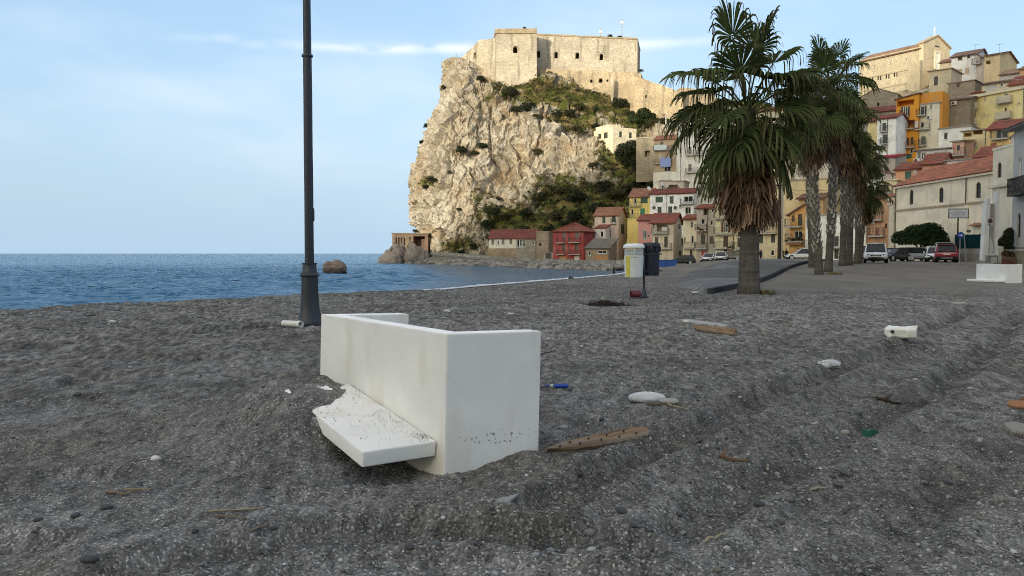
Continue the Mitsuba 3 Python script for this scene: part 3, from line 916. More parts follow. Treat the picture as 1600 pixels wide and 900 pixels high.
        for j in range(chimney):
            x, y = W * (0.25 + 0.5 * j), D * .45
            self.part('chimney', cat([box(x - .3, x + .3, y - .3, y + .3, z1, z1 + rise + 1.0), box(x - .38, x + .38, y - .38, y + .38, z1 + rise + 1.0, z1 + rise + 1.15)]), 'plaster', (0.35, 0.25, 0.2))
        return self

    def done(self):
        s = mani(self.solid)
        if s.is_empty() or s.volume() <= 0:
            s = mani((self.solid[0], self.solid[1][:, ::-1]))
        cut = []
        for f, s0, s1, za, zb, rec, arch in self.holes:
            m = self.slab(f, s0, s1, za, zb, -rec, 0.3)
            if arch:
                r = (s1 - s0) / 2
                a = np.linspace(0, np.pi, 9)
                poly = [(s0, za), (s1, za)] + [((s0 + s1) / 2 + r * math.cos(t), zb - r + r * math.sin(t)) for t in a]
                g = extrude(poly, rec + 0.3)
                v = g[0]
                m = (np.stack([v[:, 0], v[:, 2] - .3, v[:, 1]], 1), g[1][:, ::-1]) if f == 'F' else (np.stack([self.W + .3 - v[:, 2], v[:, 0], v[:, 1]], 1), g[1])
            g = mani(m)
            if g.is_empty() or g.volume() <= 0:
                g = mani((m[0], m[1][:, ::-1]))
            cut.append(g)
        if cut:
            s = s - m3.Manifold.batch_boolean(cut, m3.OpType.Add)
        self.part('wall', man(s), self.mat, self.col)
        return self.key


def tiled(a, b, c_, d):
    """a roof slope (eave a-b, ridge d-c): rows of barrel tiles on a slab"""
    L = np.linalg.norm(b - a)
    n = int(np.clip(L / 0.13, 12, 240))
    u = np.linspace(0, 1, n * 2 + 1)
    nr = np.cross(b - a, (d + c_) / 2 - (a + b) / 2)
    nr /= np.linalg.norm(nr)
    H = np.linalg.norm((d + c_) / 2 - (a + b) / 2)
    m = int(np.clip(H / 0.8, 2, 14))
    rows = []
    for j in range(m + 1):
        for lift in ((0.0, 0.035) if 0 < j < m else (0.035,)):
            t = j / m
            p, q = a + (d - a) * t, b + (c_ - b) * t
            if j == m: lift = 0.0
            w = 0.055 * np.abs(np.sin(u * n * np.pi / 2.0)) + 0.10 + lift
            rows.append(p + (q - p) * u[:, None] + nr * w[:, None])
    g = np.array(rows)
    f = grid_faces(len(rows), len(u))
    low = np.array([a, b, c_, d]) - nr * 0.02
    up = np.array([a, b, c_, d]) + nr * 0.09
    v = np.vstack([low, up])
    return cat([(g.reshape(-1, 3), f), (v, BOXF)])
# ------------------------------------------------------------------ the castle
STONE, STONE2 = (0.58, 0.51, 0.39), (0.50, 0.445, 0.355)
castle = thing('castle', 'old fortress of pale yellow stone with a broad tower on top of the crag', 'castle')


def wall_block(part, A, B, topA, topB, botA, botB, thick, batter=0.06, col=STONE, wins=(), crenel=False):
    """a battered wall between two photo columns; tops and feet given as photo rows"""
    pa, pb = at(A[0], HOR, A[1])[:2], at(B[0], HOR, B[1])[:2]
    e = (pb - pa); W = np.linalg.norm(e); e /= W
    i = np.array([-e[1], e[0]])
    zt, zb = (zat(topA, A[1]), zat(topB, B[1])), (zat(botA, A[1]), zat(botB, B[1]))
    n = 24
    v = []
    for k in range(n + 1):
        t = k / n
        p = pa + e * W * t
        top = zt[0] + (zt[1] - zt[0]) * t + 0.25 * (meshkit.noise([[t * 9, A[0], 2.0]], 3)[0] - .5)
        bot = zb[0] + (zb[1] - zb[0]) * t
        off = batter * (top - bot)
        for dd, z in ((-off, bot), (0, top), (thick, top), (thick, bot)):
            q = p + i * dd
            v.append([q[0], q[1], z])
    v = np.array(v)
    f = []
    for k in range(n):
        for a, b in ((0, 1), (1, 2), (2, 3), (3, 0)):
            A0, B0, C0, D0 = k * 4 + a, k * 4 + b, (k + 1) * 4 + b, (k + 1) * 4 + a
            f += [[A0, C0, B0], [A0, D0, C0]]
    f += [[0, 1, 2], [0, 2, 3], [n * 4, n * 4 + 2, n * 4 + 1], [n * 4, n * 4 + 3, n * 4 + 2]]
    f = np.array(f)
    M = mani((v, f))
    if M.volume() < 0:
        M = mani((v, f[:, ::-1]))
    cuts, panes = [], []
    for px, py, w, h in wins:
        t = (px - A[0]) / (B[0] - A[0])
        Yw = A[1] + (B[1] - A[1]) * t
        P = at(px, py, Yw)
        s = (P[:2] - pa) @ e
        hw, hh = w / 2 / F * Yw, h / 2 / F * Yw
        z = zat(py, Yw)
        poly = [(s - hw, z - hh), (s + hw, z - hh)] + [(s + hw * math.cos(a), z + hh - hw + hw * math.sin(a)) for a in np.linspace(0, np.pi, 8)]
        g = extrude(poly, 2.4 + 3.0)
        R = np.array([[e[0], 0, i[0]], [e[1], 0, i[1]], [0, 1.0, 0]])
        gv_ = g[0].copy(); gv_[:, 2] -= 3.0
        q = mani((gv_ @ R.T + np.array([pa[0], pa[1], 0]), g[1]))
        if q.volume() <= 0:
            q = mani((gv_ @ R.T + np.array([pa[0], pa[1], 0]), g[1][:, ::-1]))
        cuts.append(q)
        panes.append((s, z, hw, hh, e, i, pa))
    if cuts:
        M = M - m3.Manifold.batch_boolean(cuts, m3.OpType.Add)
    k = put(castle + '__' + part, man(M), 'masonry', col)
    for s, z, hw, hh, e, i, pa in panes:
        m = box(s - hw * 1.02, s + hw * 1.02, 1.9, 2.1, z - hh, z + hh)
        R = np.array([[e[0], i[0], 0], [e[1], i[1], 0], [0, 0, 1.0]])
        put(k + '__window', xf(m, R, (pa[0], pa[1], 0)), 'matte', (0.05, 0.035, 0.03))
    return k


wall_block('tower', (775, 272.5), (838, 273.5), 45.5, 44.5, 150, 150, 17, 0.085, STONE, [(805, 78, 7, 11)])
wall_block('tower_parapet', (774, 271.9), (838.6, 272.9), 45, 44, 52, 52, 17.5, 0.0, (0.50, 0.40, 0.26))
wall_block('west_wall', (721, 292), (748, 284), 91, 64, 130, 140, 10, 0.05, STONE, [(743, 87, 8, 10)])
wall_block('west_rampart', (747, 284), (777, 276), 63, 59, 125, 140, 10, 0.05, (0.55, 0.48, 0.365))
wall_block('curtain_wall', (838, 283), (994, 276), 54, 61, 140, 150, 16, 0.04, STONE2, [(869, 86, 5.5, 10), (902, 87, 6, 10), (939.5, 89, 5.5, 10), (841.5, 85, 5, 11)])
wall_block('curtain_cap', (838, 282.7), (994.4, 275.6), 52.5, 59, 54.5, 61.5, 16.5, 0.0, (0.42, 0.34, 0.23))
wall_block('bastion', (838, 279), (1000, 271), 107, 114, 172, 185, 14, 0.09, (0.49, 0.40, 0.275), [(938.5, 126, 6, 7), (924, 127, 4, 5), (949, 126, 3, 4)])
wall_block('lower_wall', (985, 268), (1066, 258), 117, 145, 200, 205, 12, 0.10, (0.50, 0.405, 0.275), [(1010, 151, 3, 5)])
wall_block('lower_wall_end', (1060, 262), (1115, 262), 137, 140, 205, 205, 12, 0.08, (0.46, 0.37, 0.26))
wall_block('buttress', (953.5, 268.5), (956.5, 268.4), 120, 120, 165, 165, 2, 0.03, (0.62, 0.55, 0.42))
ra = random.Random(4)
for px, y0, y1, lab in ((971.5, 30, 62, 'tall thin aerial mast rising from the castle curtain wall'), (938.5, 44, 58, 'short aerial mast on the castle roof left of the tall one'), (712.5, 82, 98, 'thin pole on the left shoulder of the castle crag')):
    m = thing('mast', lab, 'mast')
    Y = 280
    a, b = at(px, y1, Y), at(px, y0, Y)
    put(m + '__pole', tube([a, b], [0.16, 0.10], 6), 'paint', (0.35, 0.36, 0.38))
    if y1 - y0 > 12 and px > 720:
        put(m + '__aerial', cat([xf(box(-.5, .5, -.25, .25, -.4, .5), None, b - [0, 0, 1.2]), xf(box(-.12, .12, -.9, .9, -.1, .1), None, b - [0, 0, 2.4])]), 'paint', (0.6, 0.6, 0.62))

# ------------------------------------------------------------------ the foot of the rock
# the old arcade on its mound
h = House('arcade_ruin', 'low ruined arcade of brown stone at the seaward foot of the crag', (613, 262), (646, 259.5), 365.5, 9, (0.23, 0.165, 0.12), base=396, mat='masonry', cat_='ruin')
for px in (619.2, 623.4, 627.6, 631.8, 640.5):
    h.opening(px, 377, 2.6, 13.5, 'a', frame=(0.10, 0.07, 0.05), col=BROWN)
h.roof('flat', col=(0.17, 0.13, 0.10), over=0.25, th=0.3).done()
h = House('ruin_shelter', 'dark open stone shelter against the rock beside the arcade ruin', (645, 259), (669, 257), 366, 9, (0.21, 0.14, 0.11), base=396, mat='masonry', cat_='ruin')
h.holes.append(('F', 0.2, 3.9, h.z0 + 1.5, h.z1 - 0.6, 4.0, False))
h.roof('flat', col=(0.16, 0.13, 0.10), over=0.3, th=0.35).done()


def boulder(name, label, px, py, Y, w, hpx, seed, col=(0.19, 0.165, 0.135), group=None, sub=4, kind=None, cat_='rock'):
    P = at(px, py, Y)
    k = Y / F
    v, f = lumpy(sub, 0.30, 1.5, seed)
    S = cKDTree(np.random.default_rng(seed).normal(0, 0.75, (60, 3)))
    _, j = S.query(v)
    v = v * (1 + 0.10 * (np.random.default_rng(seed + 1).uniform(-1, 1, 60)[j]))[:, None]
    v = v * np.array([w / 2 * k, w * 0.42 * k, hpx * k])
    key = thing(name, label, cat_, group)
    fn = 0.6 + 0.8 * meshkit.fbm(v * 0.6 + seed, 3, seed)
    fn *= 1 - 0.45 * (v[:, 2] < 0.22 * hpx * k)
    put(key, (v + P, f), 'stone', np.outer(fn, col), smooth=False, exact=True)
    return key


boulder('sea_rock', 'lone dark brown rock standing in the sea right of the lamp post', 523.5, 421.5, 118, 36, 14, 3, (0.17, 0.125, 0.095))
boulder('shore_rock', 'big dark rock lump at the water under the arcade ruin', 617, 419, 250, 52, 34, 4, (0.15, 0.13, 0.115), 'dark rocks below the arcade ruin')
boulder('shore_rock', 'dark pointed rock between the arcade ruin and the sea wall', 652, 421, 247, 46, 38, 5, (0.16, 0.14, 0.12), 'dark rocks below the arcade ruin')
boulder('shore_rock', 'dark rock under the start of the sea wall', 683, 422, 243, 44, 22, 6, (0.17, 0.15, 0.125), 'dark rocks below the arcade ruin')
boulder('shore_rock', 'flat low dark rock at the waterline left of the bay', 585, 421, 246, 22, 4, 7, (0.12, 0.11, 0.10), 'dark rocks below the arcade ruin')

# the sea wall, its walk, and the rubble at its foot
SW = [(672, 248, 2.15, -.2), (720, 230, 1.53, -.5), (764, 210, 0.78, -.9), (830, 184, 0.36, -1.0), (900, 160, 0.22, -1.0), (990, 142, 0.24, -.9)]
swp = np.array([[*at(p[0], HOR, p[1])[:2], p[2], p[3]] for p in SW])
swr = resample(swp, 62)
sw = thing('sea_wall', 'low grey sea wall of worn panels along the bay below the houses', 'wall')
rs_ = np.random.default_rng(3)
for a, b in zip(swr[:-1], swr[1:]):
    e = (b - a)[:2]; L = np.linalg.norm(e); e /= L
    n = np.array([e[1], -e[0]])
    dz = rs_.uniform(-.06, .06)
    q = [a[:2] + e * .08, b[:2] - e * .08, b[:2] - e * .08 - n * .35, a[:2] + e * .08 - n * .35]
    zt_, zl = (a[2] + b[2]) / 2 + dz, (a[2] + b[2]) / 2 - 0.75
    g_ = rs_.uniform(.26, .40)
    put(sw + '__panel', hull(np.array([[p[0], p[1], z] for z in (zl, zt_) for p in q])), 'masonry', (g_, g_ * .95, g_ * .87))
v = []
for a in swr:
    v.append([a[0], a[1], a[2] - .85])
    v.append([a[0], a[1], -3.0])
e = np.gradient(swr[:, :2], axis=0); e /= np.linalg.norm(e, axis=1, keepdims=True); nrm2 = np.stack([-e[:, 1], e[:, 0]], 1)
lip = np.column_stack([swr[:, :2] - nrm2 * 0.35, swr[:, 2] - .80])
lip0 = np.column_stack([swr[:, :2] - nrm2 * 0.35, swr[:, 2] - 1.1])
foot = np.column_stack([swr[:, :2] - nrm2 * 0.1, swr[:, 2] * 0 - 3.0])
inn = np.column_stack([swr[:, :2] + nrm2 * 0.6, swr[:, 2] - .80])
far_ = np.column_stack([swr[:, :2] + nrm2 * 14, swr[:, 2] - .70])
g = np.stack([foot, lip0 + np.column_stack([nrm2 * .3, lip[:, 2] * 0]), lip0, lip, inn, far_], 1)
put('sea_walk', (g.reshape(-1, 3), grid_faces(len(swr), 6)), 'plaster', (0.20, 0.185, 0.165), kind='structure', label='paved walk along the bay behind the sea wall')
rub = []
rg = np.random.default_rng(11)
pool = []
for k in range(6):
    v, f = lumpy(1, .34, 1.7, 40 + k)
    pool.append((v, f))
rc = []
for a in resample(swp, 330):
    for _ in range(5):
        off = rg.uniform(0.3, 6.0)
        i_ = np.argmin(np.hypot(swr[:, 0] - a[0], swr[:, 1] - a[1]))
        p = a[:2] - nrm2[i_] * off + rg.normal(0, .8, 2)
        s = rg.uniform(.22, .72) * (1.25 if a[1] > 200 else 1)
        z = -0.8 + (a[2] - .6 + .8) * max(0, 1 - off / 4.5) * .18 - off * .13
        v, f = pool[rg.integers(6)]
        rub.append(xf((v * s * np.array([1.2, 1.0, .75]), f), rz(rg.uniform(0, 6.3)), (p[0], p[1], z)))
        rc.append(np.tile(np.array([0.225, 0.205, 0.18]) * rg.uniform(.3, 1.15), (len(v), 1)))
put('shore_rubble', cat(rub), 'stone', np.vstack(rc), smooth=False, kind='stuff', label='jumbled grey boulders and rubble at the foot of the sea wall')
# ------------------------------------------------------------------ leaves
def leaf_cloud(n, lumps, size, seed, col, var=0.35, shell=0.55, flat=0.0):
    """n leaf blades in lumps [(x, y, z, rx, ry, rz)]; colours vary from leaf to leaf only"""
    r = np.random.default_rng(seed)
    L = np.array(lumps, float)
    w = L[:, 3] * L[:, 4] + L[:, 4] * L[:, 5]
    k = r.choice(len(L), n, p=w / w.sum())
    d = r.normal(0, 1, (n, 3)); d /= np.linalg.norm(d, axis=1, keepdims=True)
    d[:, 2] = np.where(d[:, 2] < -0.5, -d[:, 2], d[:, 2])
    rad = shell + (1.06 - shell) * r.random(n) ** 0.5
    c0 = L[k, :3] + d * rad[:, None] * L[k, 3:]
    nn = d + r.normal(0, 0.7, (n, 3)); nn /= np.linalg.norm(nn, axis=1, keepdims=True)
    a = np.cross(nn, r.normal(0, 1, (n, 3))); a /= np.linalg.norm(a, axis=1, keepdims=True)
    b = np.cross(nn, a)
    s = size * r.uniform(0.6, 1.4, n)[:, None]
    v = np.stack([c0 - a * s, c0 - b * s * .42 + nn * s * .12, c0 + a * s, c0 + b * s * .42 + nn * s * .12], 1).reshape(-1, 3)
    i = np.arange(n) * 4
    f = np.vstack([np.stack([i, i + 1, i + 2], 1), np.stack([i, i + 2, i + 3], 1)])
    tone = np.exp(r.normal(0, var, n))
    hue = r.normal(0, .12, n)
    cc = np.stack([col[0] * tone * (1 + hue), col[1] * tone, col[2] * tone * (1 - hue)], 1)
    return (v, f), np.clip(np.repeat(cc, 4, axis=0), 0.004, 0.9)


# ------------------------------------------------------------------ the houses by the bay
CREAM, PALE, BEIGE, YEL, PINK, ROSE = (0.60, 0.53, 0.41), (0.64, 0.60, 0.52), (0.50, 0.43, 0.33), (0.66, 0.52, 0.24), (0.50, 0.24, 0.22), (0.36, 0.085, 0.08)
OCHRE, ORANGE, SALMON, WHT, GRY, BRN = (0.58, 0.42, 0.22), (0.58, 0.27, 0.06), (0.54, 0.33, 0.21), (0.74, 0.73, 0.71), (0.40, 0.38, 0.36), (0.27, 0.23, 0.18)
GL, DK = (0.3, 0.3, 0.3), (0.06, 0.055, 0.05)


def house(name, label, A, B, top, depth, col, roof=None, wins=(), bals=(), pipes=(), extra=None, **k):
    """wins: (column, row, width, height, kind, colour[, face]); bals: (column, row of the slab's top, width[, face[, solid parapet colour]])"""
    h = House(name, label, A, B, top, depth, col, **k)
    for w in wins:
        h.opening(*w[:4], w[4], w[5] if len(w) > 5 else GREEN, w[6] if len(w) > 6 else 'F')
    for b in bals:
        h.balcony(*b[:3], b[3] if len(b) > 3 else 'F', solid=b[4] if len(b) > 4 else None)
    for p in pipes:
        h.pipe(p)
    rf = dict(roof or {'kind': 'flat', 'col': GRY})
    h.roof(**rf)
    if extra:
        extra(h)
    h.done()
    HS[h.key] = h
    return h


HS = {}


def cottage_extra(h):
    P0, P1 = h.hit(764, 388)[1], h.z0
    h.part('stone_base', box(-.25, h.W + .05, -.30, h.D * .5, h.z0, P0), 'masonry', (0.40, 0.30, 0.21))


house('cottage', 'long cream cottage with a dark red roof on a stone base by the sea wall', (764, 219), (807, 206), 372.5, 6.5, (0.60, 0.56, 0.48), dict(kind='ridge', rise=2.3, col=DKRED, over=.3), base=410, drop=1,
      wins=[(770, 378.5, 4.4, 8, 's', GREYW), (778.6, 379, 2.2, 7, 'w'), (786, 378, 4, 8, 's', GREYW), (798, 377.5, 4.4, 8, 's', GREYW)], extra=cottage_extra)
house('glazed_porch', 'glazed veranda with a dark red roof between cream cottage and stone ruin', (807, 205.5), (837, 196.5), 372.5, 6, (0.30, 0.27, 0.23), dict(kind='ridge', rise=2.3, col=DKRED, over=.25), base=410, drop=1, mat='masonry', cat_='veranda',
      wins=[(809.5, 380, 4.5, 12, 'w'), (814, 380, 4.5, 12, 'w'), (818.6, 380, 4.5, 12, 'w'), (833, 380.5, 4, 4, 'w')])
house('stone_ruin', 'roofless rough stone house between the cottage and the red house', (838, 197), (857, 191), 363, 6, (0.33, 0.26, 0.19), dict(kind='parapet', rise=.25, col=(0.3, 0.24, .18)), base=410, drop=1, mat='masonry', cat_='ruin', wins=[(844, 382, 3, 4, 'L')])
house('shed', 'small grey hut with a dark gate left of the red house', (850, 187), (864, 183), 395, 3, (0.30, 0.27, 0.24), dict(kind='flat', col=(.2, .19, .18), over=.1), base=409, drop=1, cat_='shed', wins=[(857, 400, 9, 9, 'g', DK)])
house('red_house', 'two storey red house with a red hipped roof and white balconies by the bay', (864, 172.5), (911.5, 168.8), 361, 8.2, (0.33, 0.075, 0.068), dict(kind='hip', rise=1.75, col=RED, over=.45), turn=20, base=408, drop=1,
      wins=[(881.5, 367, 5, 14, 'd', GREYW), (901.5, 366, 5.2, 14, 'd', GREYW), (880.5, 386, 4.6, 13, 'd', (0.12, .1, .09)), (901, 386, 5, 13, 'd', (0.12, .1, .09)), (879, 403, 11, 7.5, 'g', (0.42, 0.22, 0.09)), (901, 403, 8.5, 7.5, 'g', (0.6, 0.55, 0.55))],
      bals=[(898.8, 378.5, 17), (877, 379, 12), (877, 397, 12), (899.5, 397, 17)], pipes=[889])
house('low_barn', 'low dark barn with a grey sloping roof behind the litter bins', (915, 160.5), (951, 155), 388.5, 8.5, (0.27, 0.21, 0.15), dict(kind='ridge', rise=2.0, back=8.5, col=(0.17, 0.15, 0.13), over=.3), base=409, drop=1, cat_='barn',
      wins=[(921, 396, 4, 7, 'w'), (941, 394, 14, 5, 'w'), (939, 402, 22, 8, 'g', (0.36, 0.19, 0.08))])
house('rough_house', 'small rough white house with a little red roof behind the low barn', (929, 176), (946, 172), 357, 6, (0.56, 0.53, 0.49), dict(kind='ridge', rise=.95, back=6, col=RED, over=.2), base=398, drop=2, wins=[(940.5, 366, 4.6, 9, 'w'), (955, 366, 4, 12, 'd', DK, 'R')])
house('bay_house', 'cream and pink house with green shutters and a tiled roof above the rough white house', (929, 184), (966, 179), 337, 9, (0.64, 0.50, 0.42), dict(kind='ridge', rise=2.0, col=TERRA, over=.4), base=395, drop=2,
      wins=[(943.5, 343.5, 5, 10.5, 's'), (959, 342, 5.4, 10, 's'), (973, 358, 5.5, 15, 'd', (0.03, .05, .045), 'R')], bals=[(959, 349, 8)])
house('arch_annex', 'yellow wall with a big arched passage below the yellow house', (980, 178), (998, 174.5), 342, 4, (0.62, 0.48, 0.17), dict(kind='flat', col=(.55, .45, .2), over=.1), base=395, drop=2, cat_='annex')
house('yellow_house', 'yellow house with a green door, a white balcony and a terracotta roof', (983, 186), (1015, 181), 308, 10, (0.68, 0.55, 0.20), dict(kind='ridge', rise=2.2, col=TERRA, over=.4), base=385, drop=2,
      wins=[(992.5, 314, 4, 8, 'w'), (1006.5, 313, 11, 9, 's'), (1004, 331, 7.4, 11, 's', (0.02, 0.19, 0.11)), (988, 331, 4, 8, 'w'), (1004, 357, 9, 20, 'a')], bals=[(993, 322, 19), (993, 341, 18)])
house('white_house', 'long white two storey house with green shutters and round wall fans', (1015, 180), (1083, 171), 303.5, 8, (0.76, 0.75, 0.73), dict(kind='ridge', rise=1.3, col=DKRED, over=.35), base=350, drop=3,
      wins=[(1030, 312, 11.5, 9, 's'), (1049.5, 312.5, 6, 11.5, 's', (.05, .08, .07)), (1030.5, 328, 6, 10, 's', (.03, .05, .045)), (1047, 327.5, 6, 10, 's', (.03, .05, .045)), (1075, 329, 9, 11, 'w'), (1076, 311, 15, 9, 'w')],
      bals=[(1074, 318.5, 21)], pipes=[1042])
house('pink_house', 'small pink house with a red roof right of the yellow arch', (997, 167), (1019, 163), 344.5, 7, PINK, dict(kind='ridge', rise=1.3, col=RED, over=.35), base=400, drop=2, wins=[(1007.5, 366.5, 6.4, 14, 'w'), (1013.5, 369, 3, 4, 'w')])
house('loggia_house', 'beige house with an open loggia under a broad red roof behind the dark bin', (1018, 155), (1052, 149), 348, 8, (0.54, 0.47, 0.37), dict(kind='ridge', rise=1.9, col=RED, over=.5), base=410, drop=1,
      wins=[(1034.5, 356, 17, 12, 'L'), (1021.5, 353, 2.6, 7, 'w'), (1025.8, 375, 5, 9, 's', DK), (1040.6, 378, 5.6, 17, 'd', DK), (1061.5, 354, 3.5, 8, 's', GREYW, 'R'), (1063, 396, 5, 8, 'd', (.03, .08, .08), 'R')], bals=[(1032, 364, 26), (1040, 388, 20)])
house('narrow_house', 'narrow cream house with a red roof left of the grey brown house', (1067, 146), (1088, 141), 343, 9, (0.62, 0.54, 0.39), dict(kind='ridge', rise=1.0, col=RED, over=.35), base=411, drop=1,
      wins=[(1070, 375, 3, 9, 'w'), (1082, 374.5, 4.4, 12, 'w'), (1081, 351, 3.8, 10, 'w'), (1080, 399, 4, 17, 'd', (.07, .05, .04)), (1070, 400, 2.2, 7, 'w')], bals=[(1077, 387, 19)])
house('grey_brown_house', 'dull grey brown house with dark balconies and a red ground floor door', (1088, 140), (1117, 134), 326, 9, (0.37, 0.32, 0.26), dict(kind='ridge', rise=.9, col=RED, over=.35), base=411, drop=1,
      wins=[(1098.5, 346, 6.4, 9, 'w'), (1098.5, 374, 7, 15, 'd', DK), (1100.5, 400, 9, 16, 'g', (0.36, 0.06, 0.06)), (1112, 348, 4, 8, 'w'), (1111.7, 375, 6, 12, 's', DK), (1113.5, 328.8, 4, 6, 'w'), (1103, 331, 8, 10, 'L')], bals=[(1096, 360, 18), (1096.5, 388, 18)], pipes=[1106])
house('shutter_house', 'cream four storey house with brown shutters and three balconies', (1117, 134), (1148, 128), 319, 9, (0.66, 0.58, 0.40), dict(kind='flat', col=(.3, .2, .15), over=.3), base=412, drop=1,
      wins=[(1131, 328, 7, 17, 'b', (0.10, .03, .02)), (1134, 354.5, 7, 17, 'b', (0.10, .03, .02)), (1134, 377.5, 7.4, 16.5, 'd', (.10, .055, .035)), (1133.5, 394, 6, 10, 'w')], bals=[(1131, 341.5, 29), (1131, 365.5, 29), (1131, 387.5, 29)], pipes=[1147])
house('palm_house', 'wide yellow cream house with balconies partly hidden behind the near palm trunk', (1148, 128), (1217, 117), 296, 10, (0.64, 0.55, 0.37), dict(kind='flat', col=(.3, .22, .16), over=.3), base=413, drop=1,
      wins=[(1155, 329, 5.5, 16, 'b', DK), (1155, 355, 5.5, 16, 'b', DK), (1155, 379, 5.5, 14, 's', DK), (1208.5, 322.5, 7, 12, 's', (0.04, .13, .1)), (1190, 352.5, 6, 20, 'b', (.04, .04, .045)), (1208, 347.5, 7, 13, 'o', (.04, .04, .045)),
            (1189, 373.5, 6.4, 13, 's', (.05, .05, .05)), (1208, 372.5, 6.4, 13, 's', (.05, .05, .05)), (1189, 395, 6, 9, 'w'), (1207, 395, 6, 9, 'w')], bals=[(1158, 341.5, 19), (1158, 365.5, 19), (1158, 389, 19), (1200, 338.5, 33), (1199, 364.5, 30)])
house('blind_wall_house', 'tall plain yellow beige wall rising behind the orange house', (1219, 121), (1300, 110), 283, 8, (0.60, 0.47, 0.27), dict(kind='flat', col=(.35, .28, .2), over=.12), base=413, drop=1)
house('attic_house', 'small upper storey with a tiled cap above the orange house', (1247, 114.5), (1285, 109), 311, 4, (0.56, 0.36, 0.18), dict(kind='ridge', rise=.9, back=4, col=(.2, .10, .07), over=.4), base=345, cat_='house', wins=[(1262, 315.5, 10.5, 8, 'w')])
house('orange_house', 'orange house with a brown tiled roof and flowery balcony behind the palms', (1233, 112), (1258, 108.3), 335, 7, (0.58, 0.32, 0.12), dict(kind='shedR', rise=1.3, col=(.2, .10, .07), over=.4), base=413, drop=1,
      wins=[(1239.5, 341.5, 4, 10, 's', BROWN), (1250, 343.5, 6.4, 18, 'd', DK), (1247.5, 366.5, 13, 12, 'w'), (1251, 395, 10, 14, 'g', (.09, .06, .05))], bals=[(1241, 354, 26), (1242, 377, 27)])
house('white_corner_house', 'white house with dark doors seen between the palm trunks', (1258, 106), (1352, 94), 337, 8, (0.72, 0.69, 0.63), dict(kind='flat', col=(.4, .35, .3), over=.2), base=414, drop=1,
      wins=[(1266, 395, 5, 16, 'd', DK), (1275, 372, 5, 14, 's', DK), (1307, 377, 7, 16, 's', DK), (1307, 397, 7, 15, 'd', DK), (1330, 377, 6, 15, 's', DK), (1262, 352, 4, 9, 'w')], bals=[(1270, 387, 24), (1308, 386, 24)])

# ------------------------------------------------------------------ on the slope under the castle
house('villa', 'cream villa with dark windows alone on the slope under the castle', (957, 243), (993, 247), 203, 10, (0.68, 0.61, 0.44), dict(kind='parapet', rise=.9, col=(.66, .59, .43)), turn='exact', base=238, drop=9,
      wins=[(969.6, 210, 4.2, 9, 's', (.04, .05, .045)), (985, 211.5, 4.2, 9, 's', (.04, .05, .045)), (969, 228, 3.2, 6, 'w'), (937, 213, 4.4, 8, 's', (.06, .06, .05), 'L'), (946.5, 211.5, 6, 9, 's', (.06, .06, .05), 'L'), (940, 226, 4, 5, 'w', GREEN, 'L')],
      extra=lambda h: h.part('roof_storey', box(.3, h.W * .55, h.D * .25, h.D * .95, h.z1 + .1, h.z1 + 2.0), 'plaster', (.66, .59, .43)))
house('terrace_wall', 'rubble stone terrace wall between the villa and the brown house', (993, 224), (1023, 216), 216, 4, (0.36, 0.30, 0.22), dict(kind='flat', col=(.5, .45, .36), over=.1), base=272, drop=2, mat='masonry', cat_='wall', wins=[(1011.5, 240, 8, 9, 'L')])
house('brown_house', 'brown house with laundry on its balcony above the white terrace', (1021, 209), (1056, 203), 219, 8, (0.40, 0.31, 0.215), dict(kind='ridge', rise=1.6, col=TERRA, over=.3), base=275, drop=2, wins=[(1034, 226, 5, 9, 'd', DK), (1032, 246, 5, 12, 's', BEIGE), (1043, 264, 10, 8, 'w')], bals=[(1036, 235, 29), (1036, 256, 27)])
house('white_terrace', 'white terrace slab with a parapet under the brown house', (1020, 203), (1062, 197), 272, 6, (0.66, 0.62, 0.54), dict(kind='parapet', rise=.35, col=(.70, .67, .6)), base=292, drop=3, cat_='terrace', wins=[(1040, 284, 20, 6, 'w')])
house('fan_house', 'narrow white house beside the palm fronds left of the near palm', (1056, 199), (1104, 190), 186, 8, (0.70, 0.67, 0.62), dict(kind='flat', col=GRY, over=.2), base=300, drop=3, wins=[(1075, 205, 5, 11, 's', GREYW), (1090, 205, 5, 11, 's', GREYW), (1078, 235, 5, 11, 's', GREYW), (1092, 235, 5, 11, 's', GREYW), (1078, 262, 5, 11, 's', GREYW)], bals=[(1085, 243, 26), (1085, 270, 26)], pipes=[1063])
house('clutter_house', 'low beige house with a cluttered terrace above the long white house', (1028, 188), (1068, 181), 284, 6, (0.53, 0.46, 0.38), dict(kind='flat', col=(.45, .4, .33), over=.3), base=310, drop=3, wins=[(1052, 293, 15, 9, 'L'), (1036, 293, 5, 8, 'w')], bals=[(1050, 300, 24)])
house('tall_white_house', 'tall white house glimpsed between the fronds behind the near palm', (1104, 182), (1168, 172), 172, 8, (0.72, 0.66, 0.58), dict(kind='flat', col=GRY, over=.2), base=300, drop=3, wins=[(1120, 190, 6, 12, 's', GREYW), (1140, 190, 6, 12, 's', GREYW), (1120, 225, 6, 12, 's', GREYW), (1140, 225, 6, 12, 's', GREYW)], bals=[(1130, 203, 30)])
house('glass_veranda_house', 'house with a white glazed veranda left of the near palm thatch', (1092, 158), (1135, 150), 287, 7, (0.60, 0.56, 0.50), dict(kind='flat', col=(.25, .15, .12), over=.4), base=330, drop=3, wins=[(1106, 297, 7, 9, 'w'), (1115, 297, 7, 9, 'w'), (1124, 297, 7, 9, 'w'), (1108, 313, 6, 11, 'w'), (1118, 313, 6, 11, 'w')], bals=[(1112, 305, 30)])
